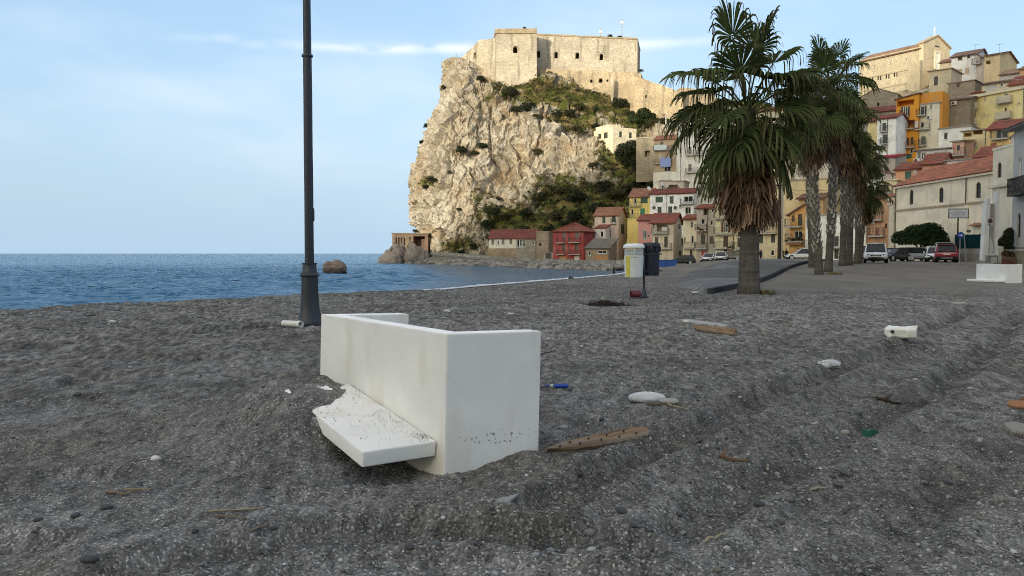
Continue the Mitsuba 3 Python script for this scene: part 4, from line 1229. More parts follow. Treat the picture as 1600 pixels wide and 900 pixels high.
house('beige_block', 'beige house glimpsed to the right of the near palm stem', (1168, 176), (1240, 164), 176, 8, (0.60, 0.50, 0.40), dict(kind='ridge', rise=1.5, col=TERRA, over=.3), base=300, drop=3, wins=[(1195, 195, 5, 12, 's', BROWN), (1205, 195, 5, 12, 's', BROWN), (1200, 230, 6, 12, 's', BROWN), (1225, 220, 6, 12, 's', BROWN)], bals=[(1200, 212, 28)])
house('pale_block', 'pale house half hidden behind the second palm crown', (1240, 160), (1345, 146), 200, 9, (0.56, 0.50, 0.42), dict(kind='ridge', rise=1.5, col=TERRA, over=.3), base=300, drop=3, wins=[(1262, 220, 6, 12, 's', BROWN), (1290, 220, 6, 12, 's', BROWN), (1320, 220, 6, 12, 's', BROWN), (1262, 250, 6, 12, 's', BROWN)])
# ------------------------------------------------------------------ the church on the hill
def hill_church_extra(h):
    h.string(h.z1 - 0.05, .35, .25, (.42, .36, .25), 'F')
    h.string(zat(110, 183), .30, .20, (.40, .34, .24), 'F')
    h.string(zat(131, 183), .25, .15, (.40, .34, .24), 'F')
    D, W = h.D, h.W
    g = extrude([(-.3, h.z0), (D + .3, h.z0), (D + .3, h.z1 + .9), (D / 2, h.z1 + 3.1), (-.3, h.z1 + .9)], 1.0)
    h.part('front_gable', (np.stack([W + .003 + g[0][:, 2], g[0][:, 0], g[0][:, 1]], 1), g[1]), 'plaster', (.56, .46, .31))
    a, b = (h.z1 + .9), (h.z1 + 3.1)
    for s0, s1, z0_, z1_ in ((-.6, D / 2, a, b), (D / 2, D + .6, b, a)):
        k = np.array([[s0, z0_], [s1, z1_], [s1, z1_ + .3], [s0, z0_ + .3]])
        g = extrude(k, 1.5)
        h.part('gable_coping', (np.stack([W - .2 + g[0][:, 2], g[0][:, 0], g[0][:, 1]], 1), g[1]), 'plaster', (.45, .36, .25))
    S = lambda *q: h.slab('R', *q)
    zc = h.z1
    h.part('niche', cat([S(D / 2 - 1.0, D / 2 - .65, zc - 4.2, zc - .6, 1.01, 1.25), S(D / 2 + .65, D / 2 + 1.0, zc - 4.2, zc - .6, 1.01, 1.25), S(D / 2 - 1.0, D / 2 + 1.0, zc - .6, zc - .2, 1.01, 1.3)]), 'plaster', (.72, .66, .52))
    h.part('niche_panel', S(D / 2 - .64, D / 2 + .64, zc - 4.2, zc - .62, 1.01, 1.06), 'plaster', (.75, .72, .62))
    h.part('slot', S(D / 2 - .9, D / 2 + .9, zc + .7, zc + .95, 1.003, 1.05), 'paint', (.05, .04, .03))
    h.part('cross', cat([box(W + .3, W + .5, D / 2 - .1, D / 2 + .1, h.z1 + 3.3, h.z1 + 5.2), box(W + .32, W + .48, D / 2 - .5, D / 2 + .5, h.z1 + 4.4, h.z1 + 4.6)]), 'paint', (.8, .8, .8))
    h.part('side_aisle', box(W * .88, W + .95, -1.4, -.003, h.z0, zat(92, 178)), 'plaster', (.42, .36, .25))


house('hill_church', 'big cream church with paired windows on the skyline right of the palms', (1338, 193), (1431, 180.5), 96.5, 9.5, (0.44, 0.38, 0.27), dict(kind='ridge', rise=2.2, col=(.30, .19, .13), over=.5), turn='exact', base=158, drop=6, cat_='church',
      wins=[(px + dx, py, 2.1, 7, 'a', DK) for px, py in ((1349, 126), (1361.6, 124), (1374, 121.7), (1386.8, 119.2), (1399.5, 116.6)) for dx in (-1.9, 1.9)] + [(1366, 103, 2, 3, 'w'), (1391, 98.2, 2, 3, 'w'), (1416, 93, 2, 3, 'w')], extra=hill_church_extra)
# ------------------------------------------------------------------ the town on the slope, from the top down
house('sky_house', 'white and beige house with tan awnings at the top of the hill beside the church', (1480, 168), (1519, 161), 90, 8, (0.72, 0.70, 0.66), dict(kind='ridge', rise=1.6, col=(.22, .15, .12), over=.4), base=132, drop=5,
      wins=[(1500, 91.5, 7, 6, 's', BROWN), (1513.5, 88.8, 4.4, 5, 's', BROWN), (1495, 114, 16, 11, 's', (.50, .38, .25)), (1511, 110.5, 7, 10, 's', (.50, .38, .25)), (1481, 119, 6, 4, 'w'), (1491.5, 124, 2, 3, 'w')], bals=())
house('sky_house', 'dark roofed little house between the hill church and the white top house', (1462, 176), (1482, 172), 99, 6, (0.52, 0.43, 0.30), dict(kind='ridge', rise=1.2, col=(.2, .11, .09), over=.3), base=122, drop=4)
house('sky_house', 'big beige house with a blank gable highest at the right of the town', (1531, 162), (1555, 157.5), 88, 11, (0.60, 0.47, 0.29), dict(kind='ridge', rise=1.3, col=(.3, .18, .13), over=.4), base=135, drop=6, wins=[(1544, 97.5, 7.5, 5.5, 'L'), (1538, 113, 4, 3, 'w')])
house('sky_house', 'grey beige house with a white balcony just left of the blank beige gable', (1518, 164), (1534, 160.5), 96, 5, (0.50, 0.44, 0.38), dict(kind='shedL', rise=1.4, col=(.22, .14, .11), over=.3), base=130, drop=4, wins=[(1526, 97.5, 4, 3, 'w'), (1523, 123, 5.4, 9.5, 's', GREYW)], bals=[(1527, 101, 14)])
house('hill_house', 'low beige house with one tall dark door under the hill church', (1446, 160), (1480, 154), 112, 7, (0.54, 0.45, 0.31), dict(kind='flat', col=(.4, .33, .25), over=.35), base=140, drop=4, wins=[(1462.5, 126.5, 6, 14, 'd', DK)])
house('hill_house', 'stone walled house with a small square window below the white top house', (1476, 155), (1517, 148), 131, 7, (0.34, 0.28, 0.21), dict(kind='flat', col=(.25, .2, .17), over=.2), base=165, drop=4, mat='masonry', wins=[(1497, 133, 5, 6, 's', BROWN)])
house('hill_house', 'grey gabled house at the right edge of the skyline', (1556, 152), (1590, 146), 118, 7, (0.52, 0.47, 0.43), dict(kind='ridge', rise=1.4, col=(.32, .2, .14), over=.3), base=150, drop=5)
house('hill_house', 'small orange walled house with a tiled roof at the right frame edge', (1586, 146), (1625, 139), 109, 7, (0.52, 0.33, 0.19), dict(kind='ridge', rise=1.2, col=(.3, .17, .12), over=.3), base=150, drop=5)
house('hill_house', 'beige house with a grey panel wall above the long yellow house', (1528, 148), (1572, 141), 133, 7, (0.55, 0.47, 0.34), dict(kind='ridge', rise=.9, col=(.2, .13, .1), over=.35), base=165, drop=4, wins=[(1549, 137, 18, 7, 's', (.45, .46, .44)), (1565, 133, 5, 5, 'w')])
house('hill_house', 'red roofed house at the right above the long yellow house', (1570, 139), (1640, 130), 134, 8, (0.50, 0.40, 0.30), dict(kind='ridge', rise=2.0, col=RED, over=.3), base=165, drop=4)
house('hill_house', 'tiny red roofed house wedged left of the grey panel house', (1511, 148), (1528, 145), 147, 5, (0.50, 0.42, 0.33), dict(kind='ridge', rise=1.2, back=5, col=RED, over=.2), base=170, drop=4)


def yellow_extra(h):
    h.part('eave', h.slab('F', -.4, h.W + .4, h.z1 - .35, h.z1 - .003, .003, .45), 'plaster', (.62, .56, .40))


house('long_yellow_house', 'long pale yellow house with rounded balconies high at the right', (1511, 141), (1600, 132), 151, 9, (0.68, 0.58, 0.30), dict(kind='flat', col=(.5, .45, .35), over=.4), turn='exact', base=215, drop=5,
      wins=[(1539, 154.5, 3, 8, 's', BEIGE), (1538, 180, 2.6, 7, 's', BEIGE), (1571, 171, 4, 6, 'w'), (1519, 179, 3, 6, 'w'), (1522, 188, 3, 7, 'w'), (1520, 165, 6, 9, 's', GREYW), (1572, 152, 6, 10, 's', GREYW), (1571, 186, 6, 9, 's', GREYW), (1592, 161, 2, 4, 'w')], extra=yellow_extra,
      bals=[(1572, 162, 22, 'F', (.52, .47, .36)), (1571, 186.5, 22, 'F', (.52, .47, .36)), (1520, 172, 16, 'F', (.52, .47, .36)), (1519, 196, 16, 'F', (.52, .47, .36))], pipes=[1513, 1596])
house('stone_block', 'grey brown unplastered house with a tiled roof left of the long yellow house', (1463, 141), (1511, 134.5), 160, 8, (0.33, 0.28, 0.22), dict(kind='ridge', rise=1.0, col=(.2, .13, .1), over=.3), base=206, drop=3, mat='masonry',
      wins=[(1478, 167.5, 6, 9, 's', GREYW), (1469, 190, 12, 15, 's', (.22, .19, .16)), (1484, 188, 15, 15, 's', (.24, .21, .17)), (1504, 185, 12, 16, 's', (.22, .19, .16))])
house('white_low_house', 'white wall with a single window below the unplastered grey house', (1463, 134), (1513, 127.5), 202, 6, (0.70, 0.68, 0.64), dict(kind='flat', col=(.3, .27, .24), over=.25), base=240, drop=4, wins=[(1477.5, 212.5, 7, 11.5, 'w')])
house('orange_tower_house', 'tall bright orange house with stacked balconies and a roof loggia', (1396, 140), (1431, 135), 156, 8, (0.60, 0.27, 0.045), dict(kind='shedR', rise=.6, col=(.2, .10, .07), over=.3), base=255, drop=4,
      wins=[(1414, 161, 28, 9, 'L'), (1414.5, 174.5, 7, 16, 'b', DK), (1402, 180, 2.4, 5, 'w'), (1413, 195, 32, 13, 'L'), (1401, 211.5, 3, 6, 'w'), (1416.5, 221.5, 8, 12, 's', BROWN), (1425, 220, 4.5, 12, 's', BROWN), (1404, 240, 2, 4, 'w'), (1420, 244, 9, 8, 's', (.02, .10, .075)), (1424, 236, 4, 7, 'w')],
      bals=[(1414, 183, 13), (1413, 203.5, 33), (1415, 232, 32)], extra=lambda h: h.part('side_storey', box(h.W + .01, h.W + 3.4, .8, 5.0, h.z0 + 8, h.z1 + .7), 'plaster', (.56, .25, .055)))
house('slim_cream_house', 'slim cream house with green framed windows right of the orange tower house', (1432, 138), (1463, 133.5), 164, 7, (0.63, 0.58, 0.47), dict(kind='flat', col=(.35, .3, .25), over=.2), base=238, drop=4,
      wins=[(1441, 173, 7, 15, 'b', (.03, .035, .03)), (1454.5, 166.8, 3.6, 6, 'w'), (1441, 195, 6, 10, 'w'), (1442.5, 220, 7, 14, 'd', GREYW)], bals=[(1443, 203, 22), (1442.5, 227.5, 11), (1441, 181, 14)])
house('white_tall_house', 'tall plain white house with two shuttered windows left of the orange tower house', (1367, 136), (1396, 131.5), 186.5, 7, (0.75, 0.74, 0.71), dict(kind='ridge', rise=1.1, col=RED, over=.3), base=244, drop=4,
      wins=[(1381.5, 198.5, 6, 13, 's', (.06, .07, .06)), (1382.5, 217.5, 6.4, 14, 's', (.06, .07, .06)), (1382, 232, 4.4, 8, 'w')], bals=[(1381.5, 206, 10), (1382.5, 225.5, 10)], pipes=[1385])
house('yellow_strip_house', 'narrow yellow house front beside the tall plain white house', (1352, 140), (1367, 137), 191, 6, (0.62, 0.50, 0.26), dict(kind='ridge', rise=1.0, col=RED, over=.3), base=244, drop=4)
house('red_roof_house', 'long low stone house with a red roof just under the hill church', (1336, 162), (1397, 152), 178, 7, (0.34, 0.29, 0.23), dict(kind='ridge', rise=1.5, col=DKRED, over=.3), base=195, drop=3, mat='masonry')
house('terrace_ruin', 'low brown stone terrace ruin between the hill church and the red roofs', (1336, 172), (1398, 160), 154, 6, (0.36, 0.31, 0.24), dict(kind='gable', rise=1.6, col=(.24, .2, .15), over=.1), base=188, drop=2, mat='masonry', cat_='ruin', wins=[(1372, 163, 3, 5, 'L')])
house('porch_house', 'white house with a flat porch roof on white posts', (1429, 124), (1480, 118), 236, 7, (0.68, 0.66, 0.63), dict(kind='flat', col=(.24, .22, .2), over=.5), base=256, drop=3, wins=[(1443, 244, 8, 12, 'w'), (1436, 244, 5, 12, 's', GREYW)], bals=[(1472, 250, 20)])
house('loggia_yellow_house', 'yellow beige house with a dark top loggia and blue grey shutters', (1500, 122), (1541, 115.5), 206, 7, (0.60, 0.50, 0.30), dict(kind='flat', col=(.28, .22, .17), over=.35), base=248, drop=3,
      wins=[(1512, 210.5, 13, 6, 'L'), (1528, 206.5, 15, 7, 'L'), (1508, 228, 8, 7.5, 's', GREYW), (1521, 227, 6, 9, 'o', (.35, .40, .40))], pipes=[1538])
house('amber_house', 'amber house with a red roof and a white framed bay window', (1540, 113), (1588, 106.5), 203, 7, (0.62, 0.44, 0.19), dict(kind='ridge', rise=1.5, col=RED, over=.35), base=250, drop=3, wins=[(1565, 209, 19, 15, 'w'), (1552, 228.5, 9.5, 10, 's', (.28, .10, .06))], bals=[(1563, 218, 26)])
house('pinkish_house', 'little pinkish house with a cluttered balcony under the yellow loggia house', (1484, 118), (1502, 115), 222, 5, (0.56, 0.36, 0.28), dict(kind='ridge', rise=.6, back=5, col=(.4, .3, .22), over=.3), base=248, drop=3, wins=[(1489, 230, 9, 7, 's', (.5, .22, .17)), (1497.5, 231, 4.6, 8, 'd', DK)], bals=[(1496, 244, 28)])
house('white_flat_house', 'white house with a long flat grey roof above the church nave roof', (1477, 110), (1522, 103.5), 252, 6, (0.72, 0.70, 0.66), dict(kind='flat', col=(.25, .22, .2), over=.4), base=275, drop=2, wins=[(1497, 259.5, 10, 8.5, 'w')], pipes=[1518])
house('twin_window_house', 'white walled house with two dark windows and a red roof behind the bell front', (1522, 104), (1556, 99), 246, 6, (0.68, 0.65, 0.60), dict(kind='ridge', rise=1.5, col=RED, over=.35), base=275, drop=2, wins=[(1530, 251.5, 6, 10, 's', DK), (1542.5, 250, 9, 11, 's', DK)])
house('brick_orange_house', 'orange house with one green shuttered window and a red roof behind the church nave', (1397, 117), (1443, 110.5), 266, 7, (0.56, 0.29, 0.18), dict(kind='ridge', rise=1.3, col=RED, over=.3), base=300, drop=2, wins=[(1419, 273.5, 10, 12, 's', (.03, .10, .075))])
house('gable_house', 'rose brick house with a broad red roof right of the green shuttered window', (1438, 113), (1468, 108), 257, 6, (0.46, 0.24, 0.17), dict(kind='ridge', rise=1.6, col=RED, over=.3), base=290, drop=2, wins=[(1455, 266, 3, 4, 'w')])
house('grey_house', 'pinkish grey house with a slanted brown roof left of the church nave', (1367, 119), (1398, 114), 265, 7, (0.42, 0.36, 0.33), dict(kind='shedR', rise=-1.0, col=(.22, .13, .1), over=.3), base=300, drop=2, wins=[(1394.5, 275, 3.4, 6, 'w')])
house('red_shed_house', 'low house with a bright red roof below the tall plain white house', (1364, 128), (1396, 123), 248, 6, (0.42, 0.37, 0.32), dict(kind='ridge', rise=1.0, back=6, col=(.33, .05, .06), over=.25), base=280, drop=2)
house('arch_house', 'white house with a dark arch behind the palms left of the little yellow house', (1345, 122), (1368, 117.5), 268, 6, (0.66, 0.64, 0.60), dict(kind='ridge', rise=1.1, col=(.22, .12, .09), over=.3), base=325, drop=2, wins=[(1361, 296, 10, 14, 'a', DK), (1363, 276, 4, 10, 'w')])
house('little_yellow_house', 'little pale yellow house with one dark window beside the church nave', (1373, 113), (1399, 109), 283, 5, (0.66, 0.57, 0.34), dict(kind='flat', col=(.66, .60, .42), over=.25), base=330, drop=2, wins=[(1384.5, 294, 7.4, 14.5, 's', (.12, .09, .07))], bals=[(1384, 302, 24)])
house('salmon_house', 'salmon house with two balconies behind the parked white car', (1348, 103), (1390, 98), 311, 7, (0.52, 0.31, 0.20), dict(kind='ridge', rise=.9, back=7, col=TERRA, over=.35), base=411, drop=1,
      wins=[(1370.5, 363, 6, 15, 's', (.28, .11, .08)), (1384.5, 353, 3.5, 7, 's', BROWN), (1366, 335, 6, 12, 's', (.28, .2, .15)), (1366, 386, 16, 14, 'w'), (1380, 382, 5, 8, 'w')], bals=[(1370, 343.5, 21), (1371, 368.5, 24)])
# ------------------------------------------------------------------ the church by the road
NAVE = (0.69, 0.595, 0.45)


def nave_extra(h):
    s0, za = h.hit(1398, 328.5); s1, zb = h.hit(1540, 317)
    h.part('string_course', h.slab('F', .02, s1, (za + zb) / 2 - .12, (za + zb) / 2 + .12, .003, .10), 'plaster', (.34, .26, .18))
    h.part('eave', h.slab('F', -.1, h.W + .1, h.z1 - .30, h.z1 - .12, .003, .32), 'plaster', (.55, .48, .37))
    h.part('corner_pilaster', cat([h.slab('F', -1.1, -.003, h.z0, h.z1 - 1.7, -1.2, .25), h.slab('F', -1.35, .02, h.z1 - 1.7, h.z1 - 1.35, -1.2, .5), h.slab('F', -1.2, -.003, h.z1 - 2.2, h.z1 - 1.95, .251, .40)]), 'plaster', (.56, .49, .37))
    s0, _ = h.hit(1513, 350); s1, _ = h.hit(1538, 350)
    for s in (h.hit(1511, 350)[0], h.hit(1537, 350)[0]):
        h.part('pilaster', h.slab('F', s - .28, s + .28, h.z0, (za + zb) / 2 - .125, .004, .14), 'plaster', NAVE)
    _, zc = h.hit(1535, 352)
    s0, s1 = h.hit(1522, 352)[0], h.hit(1541, 352)[0]
    h.part('door_canopy', hull([(s0, -.003, zc + .3), (s1, -.003, zc + .3), (s0, -.7, zc - .02), (s1, -.7, zc - .02), (s0, -.003, zc - .08), (s1, -.003, zc - .08)]), 'tile', (.24, .13, .09))


h = house('church', 'long cream church with arched windows and a red tiled roof by the road', (1398, 99), (1552, 80.5), 291, 9, NAVE, dict(kind='ridge', rise=2.2, col=(.33, .125, .08), over=.30), turn='exact', base=411, drop=1, cat_='church',
          wins=[(1424, 308, 6.2, 23, 'a', DK), (1470.5, 304.5, 7, 24, 'a', DK), (1528.5, 297, 8, 25, 'a', DK), (1533, 365, 6, 11, 'w')], pipes=[1400.5, 1510], extra=nave_extra)


def bell_extra(h):
    W = h.W
    z = h.z1
    pts = [(-.25, z - .9)] + [(-.25 + (W + .5) * t, z - .9 + 1.15 * math.exp(-((t - .45) / .22) ** 2)) for t in np.linspace(0, 1, 25)] + [(W + .25, z - 1.3), (-.25, z - 1.3)]
    lo = [(-.25 + (W + .5) * t, z - .9 + 0.55 * math.exp(-((t - .45) / .22) ** 2) - .28) for t in np.linspace(1, 0, 25)]
    up = [(-.25 + (W + .5) * t, z - .9 + 0.55 * math.exp(-((t - .45) / .22) ** 2)) for t in np.linspace(0, 1, 25)]
    g = extrude(up + lo, .45)
    h.part('cornice', (np.stack([g[0][:, 0], -g[0][:, 2] - .003, g[0][:, 1]], 1), g[1][:, ::-1]), 'plaster', (.56, .50, .41))
    h.part('lower_cornice', h.slab('F', -.3, W + .3, h.hit(1555, 292)[1] - .12, h.hit(1555, 292)[1] + .12, .003, .30), 'plaster', (.55, .49, .40))


house('bell_front', 'cream bell gable with a curved cornice and one arched opening at the church end', (1548, 79.5), (1590, 74.5), 236, 5, (0.60, 0.53, 0.41), dict(kind='parapet', rise=.25, col=(.58, .52, .42)), turn='exact', base=411, drop=1, cat_='bell gable',
      wins=[(1561.5, 265.5, 6.6, 24, 'a', DK), (1550, 334, 8, 17, 's', (.03, .05, .11))], extra=bell_extra)


def edge_extra(h):
    s0, z0_ = h.hit(1586, 401); s1, z1_ = h.hit(1586, 386)
    h.part('plinth', h.slab('F', 0, h.W, h.z0, z1_, .003, .18), 'masonry', (.34, .30, .22))
    h.part('eave', h.slab('F', -.5, h.W + .5, h.z1 - .25, h.z1, .003, .6), 'plaster', (.36, .35, .33))
    # the surround of the pointed window
    s, z = h.hit(1592, 350)
    h.part('ledge', h.slab('F', .1, h.W * .3, z - 2.0, z - 1.85, .003, .2), 'plaster', (.40, .38, .35))


h = House('edge_house', 'grey house with a dark iron balcony cut by the right frame edge', (1580, 62), (1790, 43), 200, 9, (0.42, 0.41, 0.385), turn='exact', base=411, drop=1)
h.opening(1594, 270, 6, 44, 'w'); h.opening(1592, 352, 5, 38, 'a', DK)
h.balcony(1628, 304, 76, out=.75, hgt=1.15, rail=(.012, .010, .014), slab=(.05, .047, .05), gap=.11)
h.roof('ridge', 1.6, col=(.22, .19, .17), over=.7)
edge_extra(h)
h.done()
house('back_gable_house', 'grey blank wall with a slanting roof above the grey house at the right edge', (1575, 96), (1640, 88), 215, 8, (0.44, 0.42, 0.41), dict(kind='shedR', rise=2.6, col=(.25, .22, .2), over=.2), base=280, drop=1)

# ------------------------------------------------------------------ what hangs on the houses
def on_wall(key, px, py, out=.02, face='F'):
    h = HS[key]
    s, z = h.hit(px, py, face)
    return h, s, z


def aircon(key, px, py, label, face='F'):
    h, s, z = on_wall(key, px, py, face=face)
    k = thing('air_conditioner', label, 'air conditioner')
    put(k + '__case', h.w(h.slab(face, s - .42, s + .42, z - .30, z + .30, .05, .36)), 'paint', (.62, .61, .58))
    a = np.linspace(0, 2 * np.pi, 17)[:-1]
    P = np.stack([s - .08 + .23 * np.cos(a), z + .23 * np.sin(a)], 1)
    g = extrude(P, .02)
    put(k + '__fan', h.w((np.stack([g[0][:, 0], -.362 - g[0][:, 2], g[0][:, 1]], 1), g[1][:, ::-1])), 'paint', (.05, .05, .05))


def dish(key, px, py, label, r=.5):
    h, s, z = on_wall(key, px, py)
    k = thing('satellite_dish', label, 'satellite dish')
    o = h.w((np.array([[s, -.45, z]]), None))[0][0]
    t = np.linspace(.0, 1, 6)
    m = xf(lathe([(r * q, .16 * r * q * q * 2) for q in t] , 20), rz(.5) @ rx(math.radians(68)), o)
    put(k + '__bowl', m, 'paint', (.66, .65, .63), smooth=40)
    put(k + '__arm', tube([o, o + [.1, -.45, .1]], .02, 5), 'paint', (.4, .4, .4))
    put(k + '__mount', tube([o, h.w((np.array([[s, 0.05, z - .3]]), None))[0][0]], .03, 5), 'paint', (.3, .3, .3))


def antenna(key, px, label, hgt=2.2):
    h = HS[key]
    s, _ = h.hit(px, 200)
    s = min(max(s, .4), h.W - .4)
    o = h.w((np.array([[s, h.D * .5, h.z1 + .6]]), None))[0][0]
    k = thing('antenna', label, 'antenna')
    put(k + '__mast', tube([o - [0, 0, .8], o + [0, 0, hgt]], .035, 5), 'paint', (.35, .35, .36))
    put(k + '__bars', cat([tube([o + [-.6, .2, hgt - .1], o + [.6, -.2, hgt - .1]], .02, 4)] + [tube([o + [q, -.3 - q / 3, hgt - .1], o + [q, .3 - q / 3, hgt - .1]], .014, 4) for q in np.linspace(-.55, .55, 7)]), 'paint', (.4, .4, .42))


def laundry(key, px, py, wpx, hpx, col, label, out=1.02, face='F'):
    h, s, z = on_wall(key, px, py)
    s0, _ = h.hit(px - wpx / 2, py); s1, _ = h.hit(px + wpx / 2, py)
    _, z0 = h.hit(px, py + hpx / 2); _, z1 = h.hit(px, py - hpx / 2)
    n = 14
    u = np.linspace(0, 1, n)
    rows = []
    for q in np.linspace(0, 1, 6):
        rows.append(np.stack([s0 + (s1 - s0) * u, -out - .05 * np.sin(u * 17 + q * 2) * (1 - q * .5), z0 + (z1 - z0) * q + .04 * np.sin(u * 9) * (1 - q)], 1))
    k = thing('laundry', label, 'laundry')
    put(k + '__cloth', h.w((np.array(rows).reshape(-1, 3), grid_faces(6, n))), 'cloth', col, smooth=True)


aircon('white_house', 1064, 322, 'white air conditioner on the long white house, right of its round fans')
for q, lab in ((1022, 'left dark round fan on the long white house'), (1055, 'right dark round fan on the long white house')):
    h, s, z = on_wall('white_house', q, 324.5)
    k = thing('wall_fan', lab, 'fan')
    a = np.linspace(0, 2 * np.pi, 21)[:-1]
    for nm, r0, d0, d1, c_ in (('housing', .40, .004, .14, (.20, .21, .23)), ('grille', .32, .141, .16, (.06, .065, .075))):
        g = extrude(np.stack([s + r0 * np.cos(a), z + r0 * np.sin(a)], 1), d1 - d0)
        put(k + '__' + nm, h.w((np.stack([g[0][:, 0], -d0 - g[0][:, 2], g[0][:, 1]], 1), g[1][:, ::-1])), 'paint', c_)
aircon('stone_block', 1491, 161.5, 'white air conditioner on the unplastered grey house')
aircon('white_tall_house', 1376, 232, 'air conditioner low on the tall plain white house')
aircon('orange_tower_house', 1406, 214, 'air conditioner on the orange tower house')
aircon('orange_tower_house', 1413, 251.5, 'air conditioner at the foot of the orange tower house')
aircon('porch_house', 1433, 251, 'air conditioner on the white porch house')
aircon('slim_cream_house', 1452, 184, 'air conditioner on the slim cream house')
aircon('salmon_house', 1362, 347, 'air conditioner on the salmon house')
aircon('attic_house', 1272, 307, 'air conditioner by the attic window of the small upper storey')
dish('yellow_house', 1014, 295, 'white satellite dish above the yellow house roof')
dish('clutter_house', 1035, 288, 'white satellite dish on the low beige house')
dish('white_tall_house', 1375, 222, 'satellite dish on the tall plain white house')
dish('brick_orange_house', 1431, 272, 'satellite dish right of the green shuttered window')
dish('yellow_strip_house', 1360, 232, 'satellite dish on the narrow yellow house front')
antenna('sky_house', 1512, 'thin antenna on the white top house', 2.2)
antenna('sky_house_002', 1545, 'tall thin antenna on the big blank gabled house', 2.6)
antenna('orange_tower_house', 1405, 'antenna on the orange tower house', 1.6)
antenna('long_yellow_house', 1560, 'antenna on the long yellow house', 1.8)
antenna('white_corner_house', 1290, 'antenna on the white house behind the palms', 1.8)
antenna('shutter_house', 1130, 'antenna on the cream shutter house', 1.6)
laundry('brown_house', 1033, 231, 20, 8, (.60, .66, .68), 'white and blue laundry over the upper balcony of the brown house')
laundry('brown_house', 1041, 254, 16, 15, (.27, .33, .60), 'lilac blue cloth hanging over the lower balcony of the brown house')
laundry('orange_tower_house', 1405, 197, 8, 6, (.62, .60, .58), 'pale laundry on the orange tower house terrace')
laundry('pinkish_house', 1488, 238, 9, 7, (.55, .52, .46), 'pale cloth over the pinkish house balcony')
laundry('slim_cream_house', 1435, 196, 5, 10, (.60, .58, .52), 'pale sheet on the slim cream house balcony')
laundry('loggia_house', 1040, 358, 8, 6, (.55, .55, .55), 'pale cloth in the loggia behind the dark bin')
for key, px, py, w_, lab in (('orange_house', 1242, 374, 26, 'dark straggly flowers along the lower balcony of the orange house'), ('shutter_house', 1142, 385, 8, 'potted plant on the lowest balcony of the cream shutter house'), ('clutter_house', 1050, 296, 22, 'plants crowding the terrace of the low beige house'), ('grey_brown_house', 1096, 357, 10, 'plants on the upper dark balcony of the grey brown house')):
    h, s, z = on_wall(key, px, py)
    s0, _ = h.hit(px - w_ / 2, py); s1, _ = h.hit(px + w_ / 2, py)
    r_ = random.Random(int(px))
    n_ = max(3, int((s1 - s0) / .35))
    lumps = [(s0 + (s1 - s0) * (j + .5) / n_, -.85, z + r_.uniform(-.35, .1), .28, .25, r_.uniform(.2, .4)) for j in range(n_)]
    m, cc = leaf_cloud(110 * n_, lumps, .09, int(px), (.075, .075, .055), var=.6, shell=.2)
    k = thing('balcony_plants', lab, 'plant')
    put(k + '__foliage', h.w(m), 'leaf', cc)
    put(k + '__planter', h.w(box(s0 + .1, s1 - .1, -.88, -.62, z - .75, z - .5)), 'plaster', (.25, .12, .07))
wires = thing('overhead_wire', 'thin dark wires strung from the utility pole towards the houses', 'wire')
a = at(1217.5, 292, 109)
for q, (px, py, Y) in enumerate(((1300, 300, 106), (1148, 300, 126), (1345, 285, 100))):
    b = at(px, py, Y)
    t = np.linspace(0, 1, 14)[:, None]
    put(wires + '__strand', tube(a + (b - a) * t - np.array([0, 0, 1]) * (4 * t * (1 - t)) * .8, .022, 4, False), 'paint', (.03, .03, .03))
DARKG, OLIVE, DRYG = (0.040, 0.047, 0.028), (0.072, 0.070, 0.036), (0.120, 0.100, 0.058)
BUSH = []
for k in range(6):
    r = random.Random(k)
    lumps = [(r.uniform(-.55, .55), r.uniform(-.5, .5), r.uniform(.05, .55), r.uniform(.3, .55), r.uniform(.3, .5), r.uniform(.25, .5)) for _ in range(8)]
    m, cc = leaf_cloud(1500, lumps, 0.085, 100 + k, DARKG if k % 3 < 2 else OLIVE, shell=.35)
    BUSH.append(mikit.ply(m, 'leaf', smooth=False, color=cc))
twig = cat([tube([(0, 0, -.5), (a * .2, b * .2, .2), (a * .5, b * .5, .55)], [.05, .035, .012], 5) for a, b in ((.6, .2), (-.5, .5), (.1, -.6), (-.3, -.3))])
TWIG = mikit.ply(twig, 'matte', color=np.tile((.09, .07, .05), (len(twig[0]), 1)))


def bush(P, rad, k, name, label, group=None, sz=1.0):
    b = thing(name, label, 'bush', group)
    tw = T().translate([float(x) for x in P]).rotate([0, 0, 1], (k * 67) % 360).scale([rad, rad, rad * sz])
    put(b + '__foliage', BUSH[k % 6], 'leaf', tw=tw)
    put(b + '__stem', TWIG, 'matte', tw=tw)


BUSHES = [(722, 238, 13), (752, 230, 10), (743, 240, 7), (675, 281, 9), (666, 292, 7), (840, 238, 10), (797, 150, 17), (748, 123, 8), (758, 127, 6), (806, 174, 12), (825, 170, 15), (842, 184, 8), (870, 182, 15), (888, 180, 12),
                                 (905, 170, 11), (930, 172, 8), (967, 165, 15), (905, 207, 14), (932, 200, 9), (985, 178, 8), (925, 262, 10), (774, 335, 15), (760, 350, 12), (790, 342, 13), (822, 336, 14), (845, 310, 15), (880, 300, 16), (905, 312, 20),
                                 (940, 296, 20), (962, 310, 20), (937, 330, 20), (902, 340, 18), (870, 340, 17), (980, 300, 16), (1000, 290, 14), (1020, 290, 11), (860, 362, 14), (740, 386, 8), (766, 372, 11), (722, 393, 7), (650, 362, 6), (1015, 198, 12),
                                 (1040, 192, 12), (840, 372, 12), (820, 360, 12), (880, 352, 10), (915, 350, 10), (700, 270, 5), (780, 310, 6), (716, 330, 5)]
BANDS = [(0, 160, 'just under the castle wall'), (160, 215, 'on the upper slope of the crag'), (215, 280, 'on the middle of the crag'), (280, 325, 'on the lower slope of the crag'), (325, 500, 'along the foot of the crag')]
